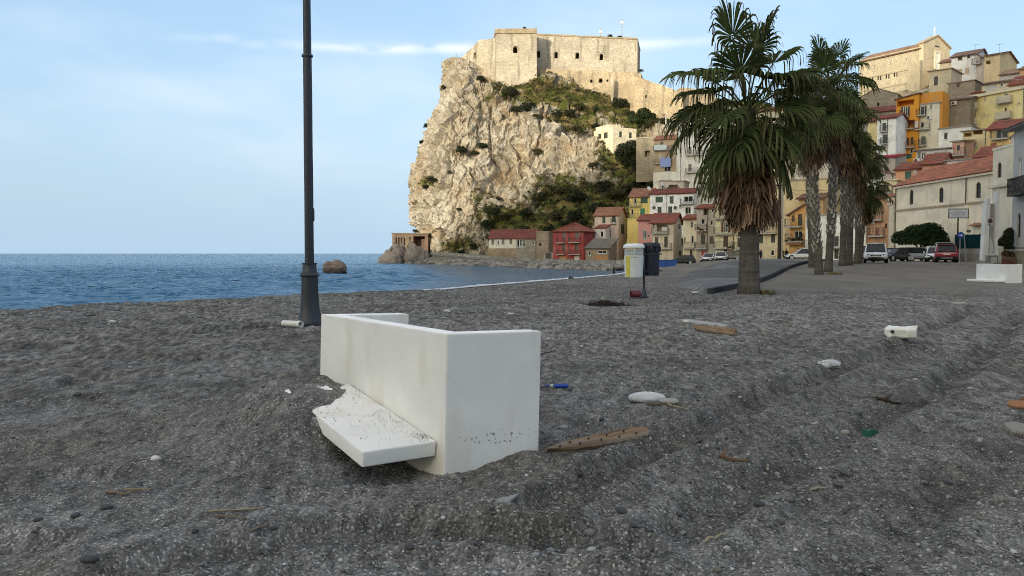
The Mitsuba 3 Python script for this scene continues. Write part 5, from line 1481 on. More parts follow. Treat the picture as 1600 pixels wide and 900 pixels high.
ORD = ['leftmost', 'second', 'third', 'fourth', 'fifth', 'sixth', 'seventh', 'eighth', 'ninth', 'tenth', 'eleventh', 'twelfth', 'thirteenth', 'fourteenth', 'fifteenth', 'sixteenth', 'seventeenth', 'eighteenth', 'nineteenth', 'twentieth', 'twenty-first', 'twenty-second', 'twenty-third']
for i, (px, py, r) in enumerate(BUSHES):
    band = next(b for b in BANDS if b[0] <= py < b[1])
    o = sorted(q for q in BUSHES if band[0] <= q[1] < band[1]).index((px, py, r))
    lab = '%s dark bush %s%s' % (ORD[o], '' if o == 0 else 'from the left ', band[2])
    P, N = on_rock(px, py)
    R = r / F * P[1]
    bush(P - np.array([0, 0, .25 * R]) + N * .25 * R * (-1 if N[1] > 0 else 1), R, i, 'bush', lab, 'bushes on the castle crag')
for i, (px, py, r, Y, lab) in enumerate([(706, 100, 10, 290, 'dark bush on the top left shoulder of the crag'), (696, 137, 8, 286, 'bush sticking out of the left edge of the crag below the shoulder'), (668, 196, 8, 283, 'bush on the left edge of the crag, second from the top'),
                                        (660, 222, 6, 281, 'small bush on the left edge of the crag, third from the top'), (1001, 110, 5, 275, 'small dark bush at the right end of the castle curtain wall'), (953, 56, 5, 279, 'weeds on top of the castle curtain wall, left tuft'),
                                        (968, 59, 6, 279, 'weeds on top of the castle curtain wall, right tuft'), (820, 44, 3.5, 276, 'weed tuft on top of the castle tower')]):
    R = r / F * Y
    bush(at(px, py + r * .4, Y), R, i + 1, 'ledge_bush', lab)

# scrub too dense to count
vsel = np.where((veg.reshape(-1) > .42) & (RPX < 1060) & (RPX > 640) & (RPY < 402) & (np.arange(len(RPX)) % nt < 226))[0]
rg = np.random.default_rng(8)
sel = rg.choice(vsel, 1500)
ms, cs_ = [], []
for j in sel:
    R = rg.uniform(.5, 1.7)
    lowp = RPY[j] > 250
    col = [DARKG, OLIVE, DRYG, (0.10, 0.105, 0.035)][rg.choice(4, p=(.45, .35, .2, 0) if lowp else (.15, .25, .25, .35))]
    P = RV[j]
    m, cc = leaf_cloud(34, [(P[0], P[1], P[2] + .1 * R, R, R, R * .7)], .26, int(j), np.array(col) * rg.uniform(.7, 1.3), shell=.3)
    ms.append(m); cs_.append(cc)
put('scrub', cat(ms), 'leaf', np.vstack(cs_), kind='stuff', label='low green and dry scrub covering the slopes of the crag')


def tree(name, label, P, crown, leaf_n, leaf_s, col, trunk_r, seed, limbs=5, trunk_top=None):
    """crown: lumps relative to P"""
    t = thing(name, label, 'tree')
    m, cc = leaf_cloud(leaf_n, crown, leaf_s, seed, col, shell=.45)
    put(t + '__crown', xf(m, None, P), 'leaf', cc)
    top = trunk_top or np.mean([q[2] for q in crown])
    r = random.Random(seed)
    ms = [tube([(0, 0, -.4), (.05, 0, top * .35), (0, .05, top * .7)], [trunk_r * 1.3, trunk_r, trunk_r * .8], 8)]
    for k in range(limbs):
        q = crown[k % len(crown)]
        ms.append(tube([(0, .02, top * .55), (q[0] * .4, q[1] * .4, top * .55 + (q[2] - top * .55) * .6), (q[0] * .85, q[1] * .85, q[2])], [trunk_r * .6, trunk_r * .4, trunk_r * .12], 6))
    put(t + '__trunk', xf(cat(ms), None, P), 'matte', (.075, .06, .045), smooth=50)
    return t


P, _ = on_rock(986, 262)
R = 25 / F * P[1]
P = at(986, 268, P[1] - 4)
tree('round_tree', 'big dark round tree left of the terrace wall below the villa', P, [(a * R, b * R, R * (.9 + c_), R * .55, R * .5, R * .5) for a, b, c_ in ((-.4, 0, 0), (.4, 0, .05), (0, -.2, .45), (-.1, .2, -.2), (.3, -.1, -.35), (-.45, -.1, .3))], 4200, .34, DARKG, .35, 5)
P, _ = on_rock(1005, 200)
R = 22 / F * P[1]
tree('slope_tree', 'broad dark tree between the castle lower wall and the villa', at(1005, 203, P[1] - 3), [(a * R, b * R, R * (.7 + c_), R * .5, R * .45, R * .42) for a, b, c_ in ((-.5, 0, 0), (.5, 0, .05), (0, -.2, .35), (.1, .2, -.2))], 3000, .34, (.040, .055, .024), .35, 6)
Pg = np.array([*at(1440, HOR, 87)[:2], 0]); Pg[2] = gz(Pg[0], Pg[1])[0]
k = 87 / F
tree('ficus_tree', 'wide dark green clipped tree in front of the roadside church', Pg, [((px - 1440) * k, dy, (408 - py) * k, rx * k, rx * k * .8, ry * k) for px, py, rx, ry, dy in ((1410, 374, 17, 13, 0), (1428, 368, 20, 16, -.4), (1452, 366, 20, 17, -.3), (1466, 374, 17, 14, .2), (1440, 372, 26, 17, .5), (1420, 378, 22, 10, -.6), (1458, 380, 20, 9, -.5), (1447, 357, 12, 8, 0))], 12000, .13, (.026, .042, .020), .16, 9, trunk_top=2.0)
# the climber and its pot by the grey house
cl = thing('climbing_plant', 'dark climbing plant with dry stems against the grey house at the right', 'plant')
P = at(1572, 404, 61); P[2] = gz(P[0], P[1])[0]
k = 61 / F
m, cc = leaf_cloud(2600, [((x - 1572) * k, 0, (404 - y) * k, rx * k, .35, ry * k) for x, y, rx, ry in ((1574, 364, 8, 16), (1568, 370, 8, 9), (1577, 355, 5, 8), (1576, 376, 7, 7))], .10, 77, (.035, .046, .026), shell=.2)
put(cl + '__foliage', xf(m, None, P), 'leaf', cc)
m, cc = leaf_cloud(700, [((x - 1572) * k, -.1, (404 - y) * k, rx * k, .3, ry * k) for x, y, rx, ry in ((1570, 388, 6, 7), (1577, 390, 5, 7))], .08, 78, (.13, .085, .06), shell=.1)
put(cl + '__dry_leaves', xf(m, None, P), 'leaf', cc)
put(cl + '__stem', xf(cat([tube([(a, 0, 0), (a * .6, 0, 1.0), (a * 1.4, -.05, 1.9)], [.04, .03, .015], 5) for a in (-.2, .05, .25)]), None, P), 'matte', (.08, .06, .05))
put(cl + '__pot', xf(rbox(-.45, .45, -.3, .3, 0, .55, .05), None, P + [.05, -.35, 0]), 'plaster', (.12, .055, .045))

# ------------------------------------------------------------------ the palms
def frond(elev, petl, rad, seed, nseg=34, spread=112, dead=False, droop=1.0):
    """a fan leaf growing along +x from the origin at the given elevation; tips hang"""
    r = np.random.default_rng(seed)
    a = math.radians(elev)
    pts, p = [], np.zeros(3)
    d = np.array([math.cos(a), 0, math.sin(a)])
    n = 7
    for i in range(n):
        pts.append(p.copy())
        p = p + d * petl / (n - 1)
        d = d + np.array([0, 0, -0.075 * droop * (1 if not dead else 1.4)]); d /= np.linalg.norm(d)
    pts = np.array(pts)
    pet = tube(pts, np.linspace(.032, .014, n) * (rad / 1.15), 5)
    pc = np.tile((.10, .105, .04) if not dead else (.14, .085, .05), (len(pet[0]), 1))
    ax = d + np.array([0, 0, -0.28 * droop]); ax /= np.linalg.norm(ax)
    lat = np.array([0, 1.0, 0])
    up = np.cross(ax, lat); up = up if up[2] > 0 or abs(ax[2]) > .95 else -up
    o = pts[-1]
    vs, fs, cs, nb = [pet[0]], [pet[1]], [pc], len(pet[0])
    ph = np.radians(np.linspace(-spread, spread, nseg) + r.normal(0, 1.5, nseg))
    hw0 = math.radians(2 * spread / nseg) / 2
    cup = .22
    tone0 = np.exp(r.normal(0, .18))
    for k, f in enumerate(ph):
        L = rad * (0.74 + 0.26 * math.cos(f * .8)) * r.uniform(.9, 1.08)
        dirv = ax * math.cos(f) + lat * math.sin(f) + up * cup * abs(math.sin(f)) * (1 if not dead else -.5)
        dirv /= np.linalg.norm(dirv)
        sid = -ax * math.sin(f) + lat * math.cos(f)
        t = np.array([0.06, .3, .55, .72, .86, 1.0, 1.10])
        w = np.array([.06 * L * hw0 * 2, .3 * L * hw0 * 1.02, .55 * L * hw0 * 1.0, .72 * L * hw0 * .62, .86 * L * hw0 * .36, .03 * L * .35, .002])
        hang = np.clip(t - .58, 0, 1) ** 2 * rad * (1.35 + .9 * r.random()) * droop * (0.40 + .75 * abs(math.sin(f)))
        flare = np.array([0, 0, 0, .05, .12, .18, .2]) * 0
        q = o + dirv * (t * L - .62 * hang)[:, None] * 1.0
        q[:, 2] -= hang
        zig = (.016 if k % 2 else -.016) * np.minimum(t * 2, 1) * rad
        A = q + sid * w[:, None] + up * zig[:, None]
        B = q - sid * w[:, None] - up * zig[:, None]
        v = np.stack([A, B], 1).reshape(-1, 3)
        vs.append(v); fs.append(grid_faces(len(t), 2) + nb); nb += len(v)
        if dead:
            base = np.array((.125, .078, .047)) * np.exp(r.normal(0, .3))
            col = np.tile(base, (len(v), 1))
        else:
            base = np.array((.066, .094, .036)) * tone0 * np.array([1 + .25 * r.random(), 1, 1]) * np.exp(r.normal(0, .2))
            tip = np.array((.15, .125, .065))
            tt = np.repeat(np.clip((t - .72) / .3, 0, 1) * r.uniform(.1, .95), 2)[:, None]
            col = base * (1 - tt) + tip * tt
        cs.append(col)
    return (np.vstack(vs), np.vstack(fs)), np.vstack(cs)


ELEV = [78, 58, 40, 24, 8, -8, -24, -42]
FROND = {}
for e in ELEV:
    for s in (0, 1, 2):
        m, cc = frond(e, {78: 1.75, 58: 1.7, 40: 1.55, 24: 1.4, 8: 1.3, -8: 1.2, -24: 1.1, -42: 1.0}[e] * (.66, .86, 1.04)[s], 1.18, 500 + e * 3 + s, droop=1.0 if e < 50 else .75)
        FROND[e, s] = mikit.ply(m, 'leaf', smooth=False, color=cc)
DEAD = [frond(e, 1.0, 1.15, 900 + e, nseg=20, spread=42, dead=True, droop=.5) for e in (-62, -68, -72, -76, -80, -83)]


def palm(label, base, head, trunk_r, seed, crown=1.0, thatch=(1.9, 60), boots=None, n=44, lean=0.3):
    """base: photo column/row of the foot; head: photo column/row of the crown's heart"""
    r = random.Random(seed)
    t = thing('palm_tree', label, 'palm tree', 'palms along the esplanade kerb')
    G = base
    H = at(head[0], head[1], G[1] + r.uniform(-.1, .1))
    z = np.linspace(0, 1, 40)
    bend = np.sin(z * np.pi) * lean
    path = G + (H - G) * z[:, None] + np.stack([bend, bend * .2, z * 0], 1)
    path[0, 2] -= .4
    hgt = H[2] - G[2]
    rad = trunk_r * (1 + .22 * np.exp(-z * hgt / .5) - .12 * z) * (1 + .03 * np.array([r.uniform(-1, 1) for _ in z]))
    v, f = tube(path, rad, 18)
    uv = np.stack([np.concatenate([np.tile(np.arange(18) / 18, 40), [0, 0]]), np.concatenate([np.repeat(z * hgt, 18), [0, hgt]])], 1)
    put(t + '__trunk', (v, f), 'bark', smooth=True, uv=uv)
    if boots:                                   # old leaf bases in a lattice on the upper stem
        b0, b1 = boots
        ms, cc = [], []
        kk = int((b1 - b0) * hgt / .045)
        for j in range(kk):
            zz = b0 + (b1 - b0) * j / kk
            i = min(int(zz * 39), 38)
            p = path[i] + (path[i + 1] - path[i]) * (zz * 39 - i)
            R = np.interp(zz, z, rad)
            a = j * 2.399
            d, s = np.array([math.cos(a), math.sin(a), 0]), np.array([-math.sin(a), math.cos(a), 0])
            u = np.array([0, 0, 1.0])
            w, l, th_ = .085, r.uniform(.18, .27), r.uniform(.06, .12)
            q = [p + d * (R - .02) + s * w, p + d * (R - .02) - s * w, p + d * (R + .03) - u * .05, p + d * (R + th_) + u * l + s * w * .45, p + d * (R + th_) + u * l - s * w * .45, p + d * (R + th_ - .05) + u * (l + .02)]
            m = hull(q)
            ms.append(m)
            cc.append(np.tile(np.array((.24, .215, .18)) * math.exp(r.gauss(0, .35)), (len(m[0]), 1)))
        put(t + '__leaf_bases', cat(ms), 'matte', np.vstack(cc), kind='stuff')
    ln, nd = thatch
    ms, cc = [], []
    for j in range(nd):
        k = min(int((j / nd) * 4 + r.random() * 2.6), 5)
        (v, f), col = DEAD[k]
        hz = H[2] - .25 - (j / nd) ** .9 * ln
        zz = np.clip((hz - G[2]) / hgt, 0, 1)
        p = G + (H - G) * zz + np.array([math.sin(zz * np.pi) * lean, 0, 0])
        tl = rx(r.uniform(-.12, .12)) @ ry(r.uniform(-.10, .10))
        ms.append(xf((v @ tl.T * (crown * r.uniform(.55, 1.12) * (1.05 - .25 * j / nd)), f), rz(j * 2.399 + r.uniform(-.3, .3)), p))
        cc.append(col * math.exp(r.gauss(.1, .38)))
    if ms:
        put(t + '__dead_fronds', cat(ms), 'thatch', np.clip(np.vstack(cc), 0, 1), kind='stuff')
    for j in range(n):
        q = (j + .5) / n
        e = ELEV[min(int(np.clip(q ** 1.0 * 8 + r.gauss(0, .5), 0, 7.9)), 7)]
        sc = crown * r.uniform(.88, 1.10)
        tw = T().translate([float(H[0]), float(H[1]), float(H[2] - q * .45 * crown)]).rotate([0, 0, 1], math.degrees(j * 2.39996 + seed) + r.uniform(-12, 12)).rotate([1, 0, 0], r.uniform(-16, 16)).scale([sc, sc, sc])
        put(t + '__frond', FROND[e, r.randrange(3)], 'leaf', tw=tw)
    return t


g = lambda px, py: ground(px, py)
palm('near palm with a shaggy brown skirt, first of the row by the kerb', g(1170, 459), (1167, 171), .33, 1, crown=1.24, thatch=(1.6, 110), n=38, lean=0.05)
palm('second palm of the row, its tall stem patterned with pale leaf bases', g(1280, 429), (1272, 168), .22, 2, crown=1.05, thatch=(1.6, 36), boots=(.12, .80), n=28, lean=-.15)
palm('third palm of the row, with the parking sign against its stem', g(1294, 425), (1299, 132), .22, 3, crown=1.15, thatch=(2.4, 56), boots=(.20, .78), n=30, lean=.2)
palm('dark slim palm on the esplanade left of the second palm', g(1268, 418), (1262, 200), .18, 4, crown=.9, thatch=(1.5, 30), boots=(.30, .85), n=30, lean=0)
palm('fourth palm of the row, just right of the parking sign', g(1316, 416), (1318, 186), .22, 5, crown=1.0, thatch=(2.2, 50), boots=(.28, .85), n=26, lean=.1)
palm('fifth palm of the row, stem close beside the fourth', g(1327, 415), (1331, 216), .22, 6, crown=1.0, thatch=(1.8, 40), boots=(.30, .85), n=26, lean=0)
palm('sixth palm of the row, left of the parked white car', g(1339, 412.5), (1340, 246), .22, 7, crown=1.05, thatch=(1.8, 40), boots=(.32, .85), n=26, lean=.1)
palm('short last palm of the row behind the sixth, its crown hanging lowest', g(1343, 411.8), (1352, 296), .20, 8, crown=.95, thatch=(1.2, 24), boots=(.4, .85), n=32, lean=0)
# ------------------------------------------------------------------ the concrete benches
CONC = (0.74, 0.722, 0.685)


def bench(label, P, yaw, seat_tilt, roll=0.0, W=0.75, L=2.1, H=.875, t=.16, short=False):
    """P: the near outer corner on the ground; x runs along the near return, y along the back wall"""
    b = thing('bench', label, 'bench', 'white concrete benches washed about the beach')
    R = rz(yaw) @ ry(roll)
    w = lambda m: xf(m, R, P)
    r = .012
    U = m3.CrossSection([[(0, 0), (W, 0), (W, t), (t, t), (t, L - t), (W, L - t), (W, L), (0, L)]]).offset(-r, m3.JoinType.Miter).offset(r, m3.JoinType.Round, 2.0, 16)
    M = m3.Manifold.extrude(U, H - r + .15).translate([0, 0, -.15])
    for q in range(1, 5):
        a_ = q / 4 * math.pi / 2
        M = M + m3.Manifold.extrude(U.offset(-r * (1 - math.cos(a_)), m3.JoinType.Round, 2.0, 16), H - r + .15 + r * math.sin(a_)).translate([0, 0, -.15])
    put(b + '__back', w(man(M)), 'concrete', CONC, smooth=25)
    s = rbox(-.52, -.004, .10, L - .06 if not short else 1.50, .0, .105, .016)
    sv = s[0] @ rx(seat_tilt[0]).T @ ry(seat_tilt[1]).T
    put(b + '__seat', w((sv + np.array([0, 0, seat_tilt[2]]), s[1])), 'concrete', CONC, smooth=25)
    return b, R


Pb = np.array([-.432, 5.15, -.03])
yaw1 = math.atan2(.57, .82)
b1, Rb = bench('large white concrete bench lying in the foreground gravel, its seat half buried', Pb, yaw1, (math.radians(8.0), -math.radians(1.5), .062), roll=math.radians(1.6), short=True)
Pb2 = np.array([22.35, 37.0, 0]); Pb2[2] = gz(Pb2[0], Pb2[1])[0] - .02
bench('far white concrete bench at the right edge before the grey house', Pb2, math.radians(5.5), (0, 0, .05))

# gravel lying on the seat
rg = np.random.default_rng(21)
ms, cc = [], []
for k in range(380):
    a = rg.random()
    x_, y_ = (-.02 - abs(rg.normal(0, .09)), .14 + .62 * rg.random()) if k < 150 else (-.5 * rg.random(), .12 + 1.2 * rg.random() ** .8)
    if k < 60: x_, y_ = -.02 - .1 * rg.random(), .12 + .16 * rg.random()
    s = rg.uniform(.0018, .0050)
    q = np.array([x_, y_, .105 + s * .3]) @ rx(math.radians(8.0)).T @ ry(-math.radians(1.5)).T + np.array([0, 0, .062])
    v, f = ico(0)
    v = v * s * rg.uniform(.6, 1.3, 3)
    ms.append((v + (q @ Rb.T) + Pb, f)); cc.append(np.tile(np.array((.12, .115, .11)) * math.exp(rg.normal(0, .45)), (12, 1)))
for k in range(46):                              # and stuck to the end wall in a tide line
    s = rg.uniform(.002, .006)
    q = np.array([.05 + .62 * rg.random(), -.001, .145 + .02 * rg.normal() + .07 * rg.random()])
    v, f = ico(0)
    ms.append((v * s * np.array([1, .4, 1]) + (q @ Rb.T) + Pb, f)); cc.append(np.tile(np.array((.10, .09, .075)) * math.exp(rg.normal(0, .3)), (12, 1)))
put('seat_gravel', cat(ms), 'stone', np.vstack(cc), kind='stuff', label='gravel grains strewn over the near bench')

# ------------------------------------------------------------------ the lamp post
lp = thing('lamp_post', 'tall dark iron lamp post with a flared base behind the near bench', 'lamp post')
P = ground(484.5, 509)
k = P[1] / F
zz = lambda py: at(484, py, P[1])[2] - P[2]
prof = [(.24, -.3), (.25, .0), (.25, zz(503)), (.235, zz(500)), (.215, zz(496)), (.185, zz(485)), (.168, zz(470)), (.158, zz(452)), (.155, zz(434)), (.155, zz(432.5))]
put(lp + '__base', xf(lathe(prof, 32), None, P), 'iron', smooth=35)
prof = [(.158, zz(432.4)), (.185, zz(431.5)), (.19, zz(430)), (.175, zz(428)), (.14, zz(424)), (.128, zz(415)), (.126, zz(412.5)), (.145, zz(412.3)), (.145, zz(410.7)), (.09, zz(410.5))]
put(lp + '__collar', xf(lathe(prof, 32), None, P), 'iron', smooth=35)
put(lp + '__shaft', xf(lathe([(.0855, zz(412)), (.083, zz(250)), (.081, zz(89.6))], 28), None, P), 'iron', smooth=50)
put(lp + '__ring', xf(lathe([(.082, zz(89.5)), (.104, zz(89)), (.106, zz(87)), (.098, zz(85.5)), (.076, zz(84.8))], 28), None, P), 'iron', smooth=50)
put(lp + '__upper_shaft', xf(lathe([(.074, zz(85.5)), (.07, zz(-60)), (.06, 8.3)], 28), None, P), 'iron', smooth=50)
put(lp + '__arm', xf(tube([(0, 0, 7.9), (.3, 0, 8.35), (.8, 0, 8.5), (1.0, 0, 8.3)], .03, 10), None, P), 'iron', smooth=50)
put(lp + '__lantern', xf(lathe([(.04, 7.85), (.16, 7.95), (.26, 8.05), (.12, 8.22), (.04, 8.3)], 20), None, P + [1.0, 0, 0]), 'iron', smooth=40)
put(lp + '__hatch', xf(rbox(.070, .098, -.045, .045, zz(344), zz(327), .01), None, P), 'iron', smooth=35)
for zb in (345, 326):
    put(lp + '__hatch_screw', xf(tube([(.07, 0, zz(zb)), (.095, 0, zz(zb))], .012, 8), None, P), 'iron', smooth=40)

# white pipe by the lamp
pp = thing('pipe', 'short white plastic pipe lying left of the lamp post foot', 'pipe')
a, b = ground(443, 511), ground(470, 512)
a[2] += .06; b[2] += .06
an = np.linspace(0, 2 * np.pi, 21)[:-1]


def hollow_tube(a, b, r0, r1, n=24):
    d = (b - a) / np.linalg.norm(b - a)
    u = np.cross(d, [0, 0, 1.0]); u /= np.linalg.norm(u); w = np.cross(u, d)
    t = np.linspace(0, 2 * np.pi, n, endpoint=False)
    ring = lambda p, r: p + r * (np.cos(t)[:, None] * u + np.sin(t)[:, None] * w)
    rows = np.array([ring(a, r0), ring(b, r0), ring(b, r1), ring(a, r1), ring(a, r0)])
    rows = np.concatenate([rows, rows[:, :1]], 1)
    return rows.reshape(-1, 3), grid_faces(5, n + 1)


put(pp + '__tube', hollow_tube(a, b, .056, .046), 'paint', (.62, .60, .55), smooth=30)
put(pp + '__collar', hollow_tube(a + (b - a) * .86, b + (b - a) * .02, .062, .0565), 'paint', (.64, .62, .57), smooth=30)

# ------------------------------------------------------------------ the litter bins
P = ground(1006, 465.5)
k = P[1] / F
rk_ = thing('bin_stand', 'dark post carrying the two litter bins', 'post')
zz = lambda py: at(1006, py, P[1])[2]
put(rk_ + '__post', xf(tube([(0, 0, -.3), (0, 0, zz(380) - P[2])], .035 * k / .02, 10), None, P), 'iron', smooth=50)
put(rk_ + '__foot', xf(lathe([(.13, -.2), (.13, .02), (.10, .05), (.06, .25)], 14), None, P), 'iron', smooth=40)
put(rk_ + '__arm', xf(cat([box(-.25, .55, -.02, .02, zz(398) - P[2], zz(396) - P[2]), box(-.25, .55, -.02, .02, zz(424) - P[2], zz(422) - P[2])]), None, P), 'iron')
# white bin
wb = thing('litter_bin', 'white and yellow litter bin with a domed lid on the post', 'litter bin')
C = np.array([P[0] + (989.5 - 1006) * k, P[1] - .06, 0])
tl = (990.5 - 989.5) * k
sect = lambda r, py: (r * k, zz(py))
put(wb + '__body', xf(lathe([sect(12.6, 434), sect(13.8, 433), sect(15.3, 400), sect(15.3, 399)], 40), None, C), 'paint', (.60, .61, .59), smooth=40)
a0, a1 = math.radians(-152), math.radians(-122)
t = np.linspace(a0, a1, 10)
rows = []
for r_, py in ((13.9, 432.6), (15.4, 400.2)):
    rows.append(np.stack([np.cos(t) * r_ * k * 1.012, np.sin(t) * r_ * k * 1.012, t * 0 + zz(py)], 1))
put(wb + '__stripe', xf((np.array(rows).reshape(-1, 3), grid_faces(2, 10)), None, C), 'paint', (.55, .48, .08), smooth=True)
put(wb + '__liner', xf(lathe([sect(14.2, 398.8), sect(14.8, 396), sect(14.4, 393), sect(15.2, 391), sect(14.6, 389.5)], 26), None, C), 'paint', (.36, .38, .38), smooth=False)
put(wb + '__lid', xf(lathe([sect(15.9, 388.2), sect(16.6, 387.6), sect(16.8, 385), sect(15.6, 382.6), sect(11, 381), sect(2, 380.4)], 40), None, C), 'paint', (.68, .69, .67), smooth=50)
rb_ = []
for a, r_ in ((-150, 3), (-95, 3), (-40, 3), (60, 3)):
    x_, y_ = math.cos(math.radians(a)) * 14.6 * k, math.sin(math.radians(a)) * 14.6 * k
    rb_.append(tube([(x_, y_, zz(399)), (x_, y_, zz(388))], .02, 6))
put(wb + '__hinge', xf(cat(rb_), None, C), 'paint', (.5, .5, .5))
rg = np.random.default_rng(2)
for j, (py, w_, hgt) in enumerate(((401.8, .62, 1.1), (406.2, .5, .25), (408.4, .5, .25), (411, .5, .25), (413.5, .5, .25), (416, .5, .35))):
    t = np.linspace(math.radians(-105 - 28 * w_ / .6), math.radians(-105 + 32 * w_ / .6), 9)
    r_ = (13.9 + (15.4 - 13.9) * (432.6 - py) / 32.4) * k * 1.01
    rows = np.array([np.stack([np.cos(t) * r_, np.sin(t) * r_, t * 0 + zz(py + s_ * hgt / 2)], 1) for s_ in (1, -1)])
    put(wb + '__print', xf((rows.reshape(-1, 3), grid_faces(2, 9)), None, C), 'paint', (.28, .28, .27) if j == 0 else (.50, .50, .48), smooth=True)
# dark bin
db = thing('litter_bin', 'navy litter bin with a slotted lid right of the white one', 'litter bin')
C = np.array([P[0] + (1019 - 1006) * k, P[1] + .25, 0])
put(db + '__body', xf(lathe([sect(11.8, 431), sect(12.6, 430), sect(13.4, 395), sect(13.6, 393)], 40), None, C), 'paint', (.012, .016, .028), smooth=40)
put(db + '__lid', xf(lathe([sect(13.8, 386), sect(14.2, 384.5), sect(13.8, 381.5), sect(11.5, 379.2), sect(2, 378.4)], 40), None, C), 'paint', (.014, .018, .03), smooth=50)
rb_ = []
for a in np.arange(0, 360, 30):
    x_, y_ = math.cos(math.radians(a)) * 13 * k, math.sin(math.radians(a)) * 13 * k
    rb_.append(tube([(x_, y_, zz(393.5)), (x_, y_, zz(385.5))], .035 if a % 60 else .05, 6))
put(db + '__bracket', xf(cat(rb_), None, C), 'paint', (.012, .016, .026))
put(db + '__liner', xf(lathe([sect(11.4, 393), sect(12.2, 390), sect(11.6, 388)], 18), None, C), 'paint', (.03, .03, .035))

# the red can on its side
rc_ = thing('can', 'dark red rusty can lying on its side under the litter bins', 'can')
a, b = ground(984, 467), ground(1000, 466)
a = at(985.5, 459.5, a[1]); b = at(1000, 459.5, a[1] + .05)
put(rc_ + '__shell', hollow_tube(a, b, .105, .095), 'paint', (.115, .018, .022), smooth=30)
put(rc_ + '__bottom', xf(lathe([(.094, -.012), (.094, .012)], 20), ry(math.pi / 2), b - (b - a) * .06), 'paint', (.08, .015, .018))
for q in (.03, .35, .65, .97):
    p = a + (b - a) * q
    put(rc_ + '__rim', hollow_tube(p - (b - a) * .02, p + (b - a) * .02, .111, .1055), 'paint', (.10, .02, .022), smooth=30)

# seaweed heap and other tangles
sw_ = thing('seaweed_heap', 'dark brown heap of seaweed and twigs on the gravel left of the bins', 'seaweed')
G = ground(946, 478)
rg = np.random.default_rng(31)
ms, cc = [], []
for j in range(420):
    x_, y_ = rg.normal(0, .30), rg.normal(0, .20)
    h_ = .17 * math.exp(-(x_ / .42) ** 2 - (y_ / .3) ** 2)
    p = np.array([x_, y_, h_ * rg.random() - .01])
    d = rg.normal(0, 1, 3) * np.array([1.3, 1, .45]); d /= np.linalg.norm(d)
    l = rg.uniform(.06, .22)
    q = np.array([p, p + d * l * .5 + rg.normal(0, .02, 3), p + d * l + rg.normal(0, .03, 3)])
    m = tube(q, [.006, .006, .003], 4, False)
    ms.append(m); cc.append(np.tile(np.array((.045, .034, .028)) * math.exp(rg.normal(0, .35)), (len(m[0]), 1)))
put(sw_ + '__tangle', xf(cat(ms), None, G), 'matte', np.vstack(cc), kind='stuff')
put(sw_ + '__matted_core', xf(lumpy(3, .25, 2.2, 8, (.42, .26, .085)), None, G - [0, 0, .01]), 'matte', (.035, .028, .024), smooth=False)


# ------------------------------------------------------------------ driftwood and litter
def plank(name, label, pts, th_, seed, cat_='plank', splinter=0.0, mat='wood', col=None, nails=0, lift=.01, dark=1.0):
    """pts: the outline's photo points on the ground, anticlockwise from the near left"""
    b = thing(name, label, cat_)
    G = np.array([ground(*p) for p in pts])
    zc = np.median(G[:, 2]) + lift
    c0 = G.mean(0)
    ax = G[1] - G[0]; ax[2] = 0; ax /= np.linalg.norm(ax)
    up = np.array([0, 0, 1.0])
    sd = np.cross(up, ax)
    loc = np.stack([(G - c0) @ ax, (G - c0) @ sd], 1)
    m = m3.Manifold.extrude(m3.CrossSection([loc if np.cross(loc[1] - loc[0], loc[2] - loc[1]) > 0 else loc[::-1]]), th_)
    m = m.refine_to_length(.04)
    v, f = man(m)
    v = v + (meshkit.fbm(v * np.array([6, 30, 30]), 3, seed)[:, None] - .5) * np.array([.010 * splinter, .004, .004]) * 2
    uv = np.stack([v[:, 0] + seed, v[:, 1] + .3 * v[:, 2]], 1)
    R = np.stack([ax, sd, up], 1)
    slope = np.polyfit(loc[:, 0], G[:, 2], 1)[0] if len(G) > 2 else 0
    v = v.copy(); v[:, 2] += np.clip(slope, -.12, .12) * v[:, 0]
    W = v @ R.T + np.array([c0[0], c0[1], zc])
    if mat == 'wood':
        put(b + '__board', (W, f), 'wood', smooth=30 if False else False, uv=uv)
    else:
        put(b + '__board', (W, f), mat, col)
    rg = np.random.default_rng(seed)
    for j in range(nails):
        q = loc[0] * 0
        t_ = (j + .7) / (nails + .4)
        x_ = loc[:, 0].min() + np.ptp(loc[:, 0]) * (.1 + .8 * t_)
        y_ = (loc[:, 1].min() + np.ptp(loc[:, 1]) * (.35 + .3 * (j % 2))) * .4
        p = np.array([x_, y_, th_ + slope * x_]) @ R.T + np.array([c0[0], c0[1], zc])
        put(b + '__nail', tube([p - [0, 0, .02], p + [0, 0, .018]], .005, 6), 'iron')
    return b


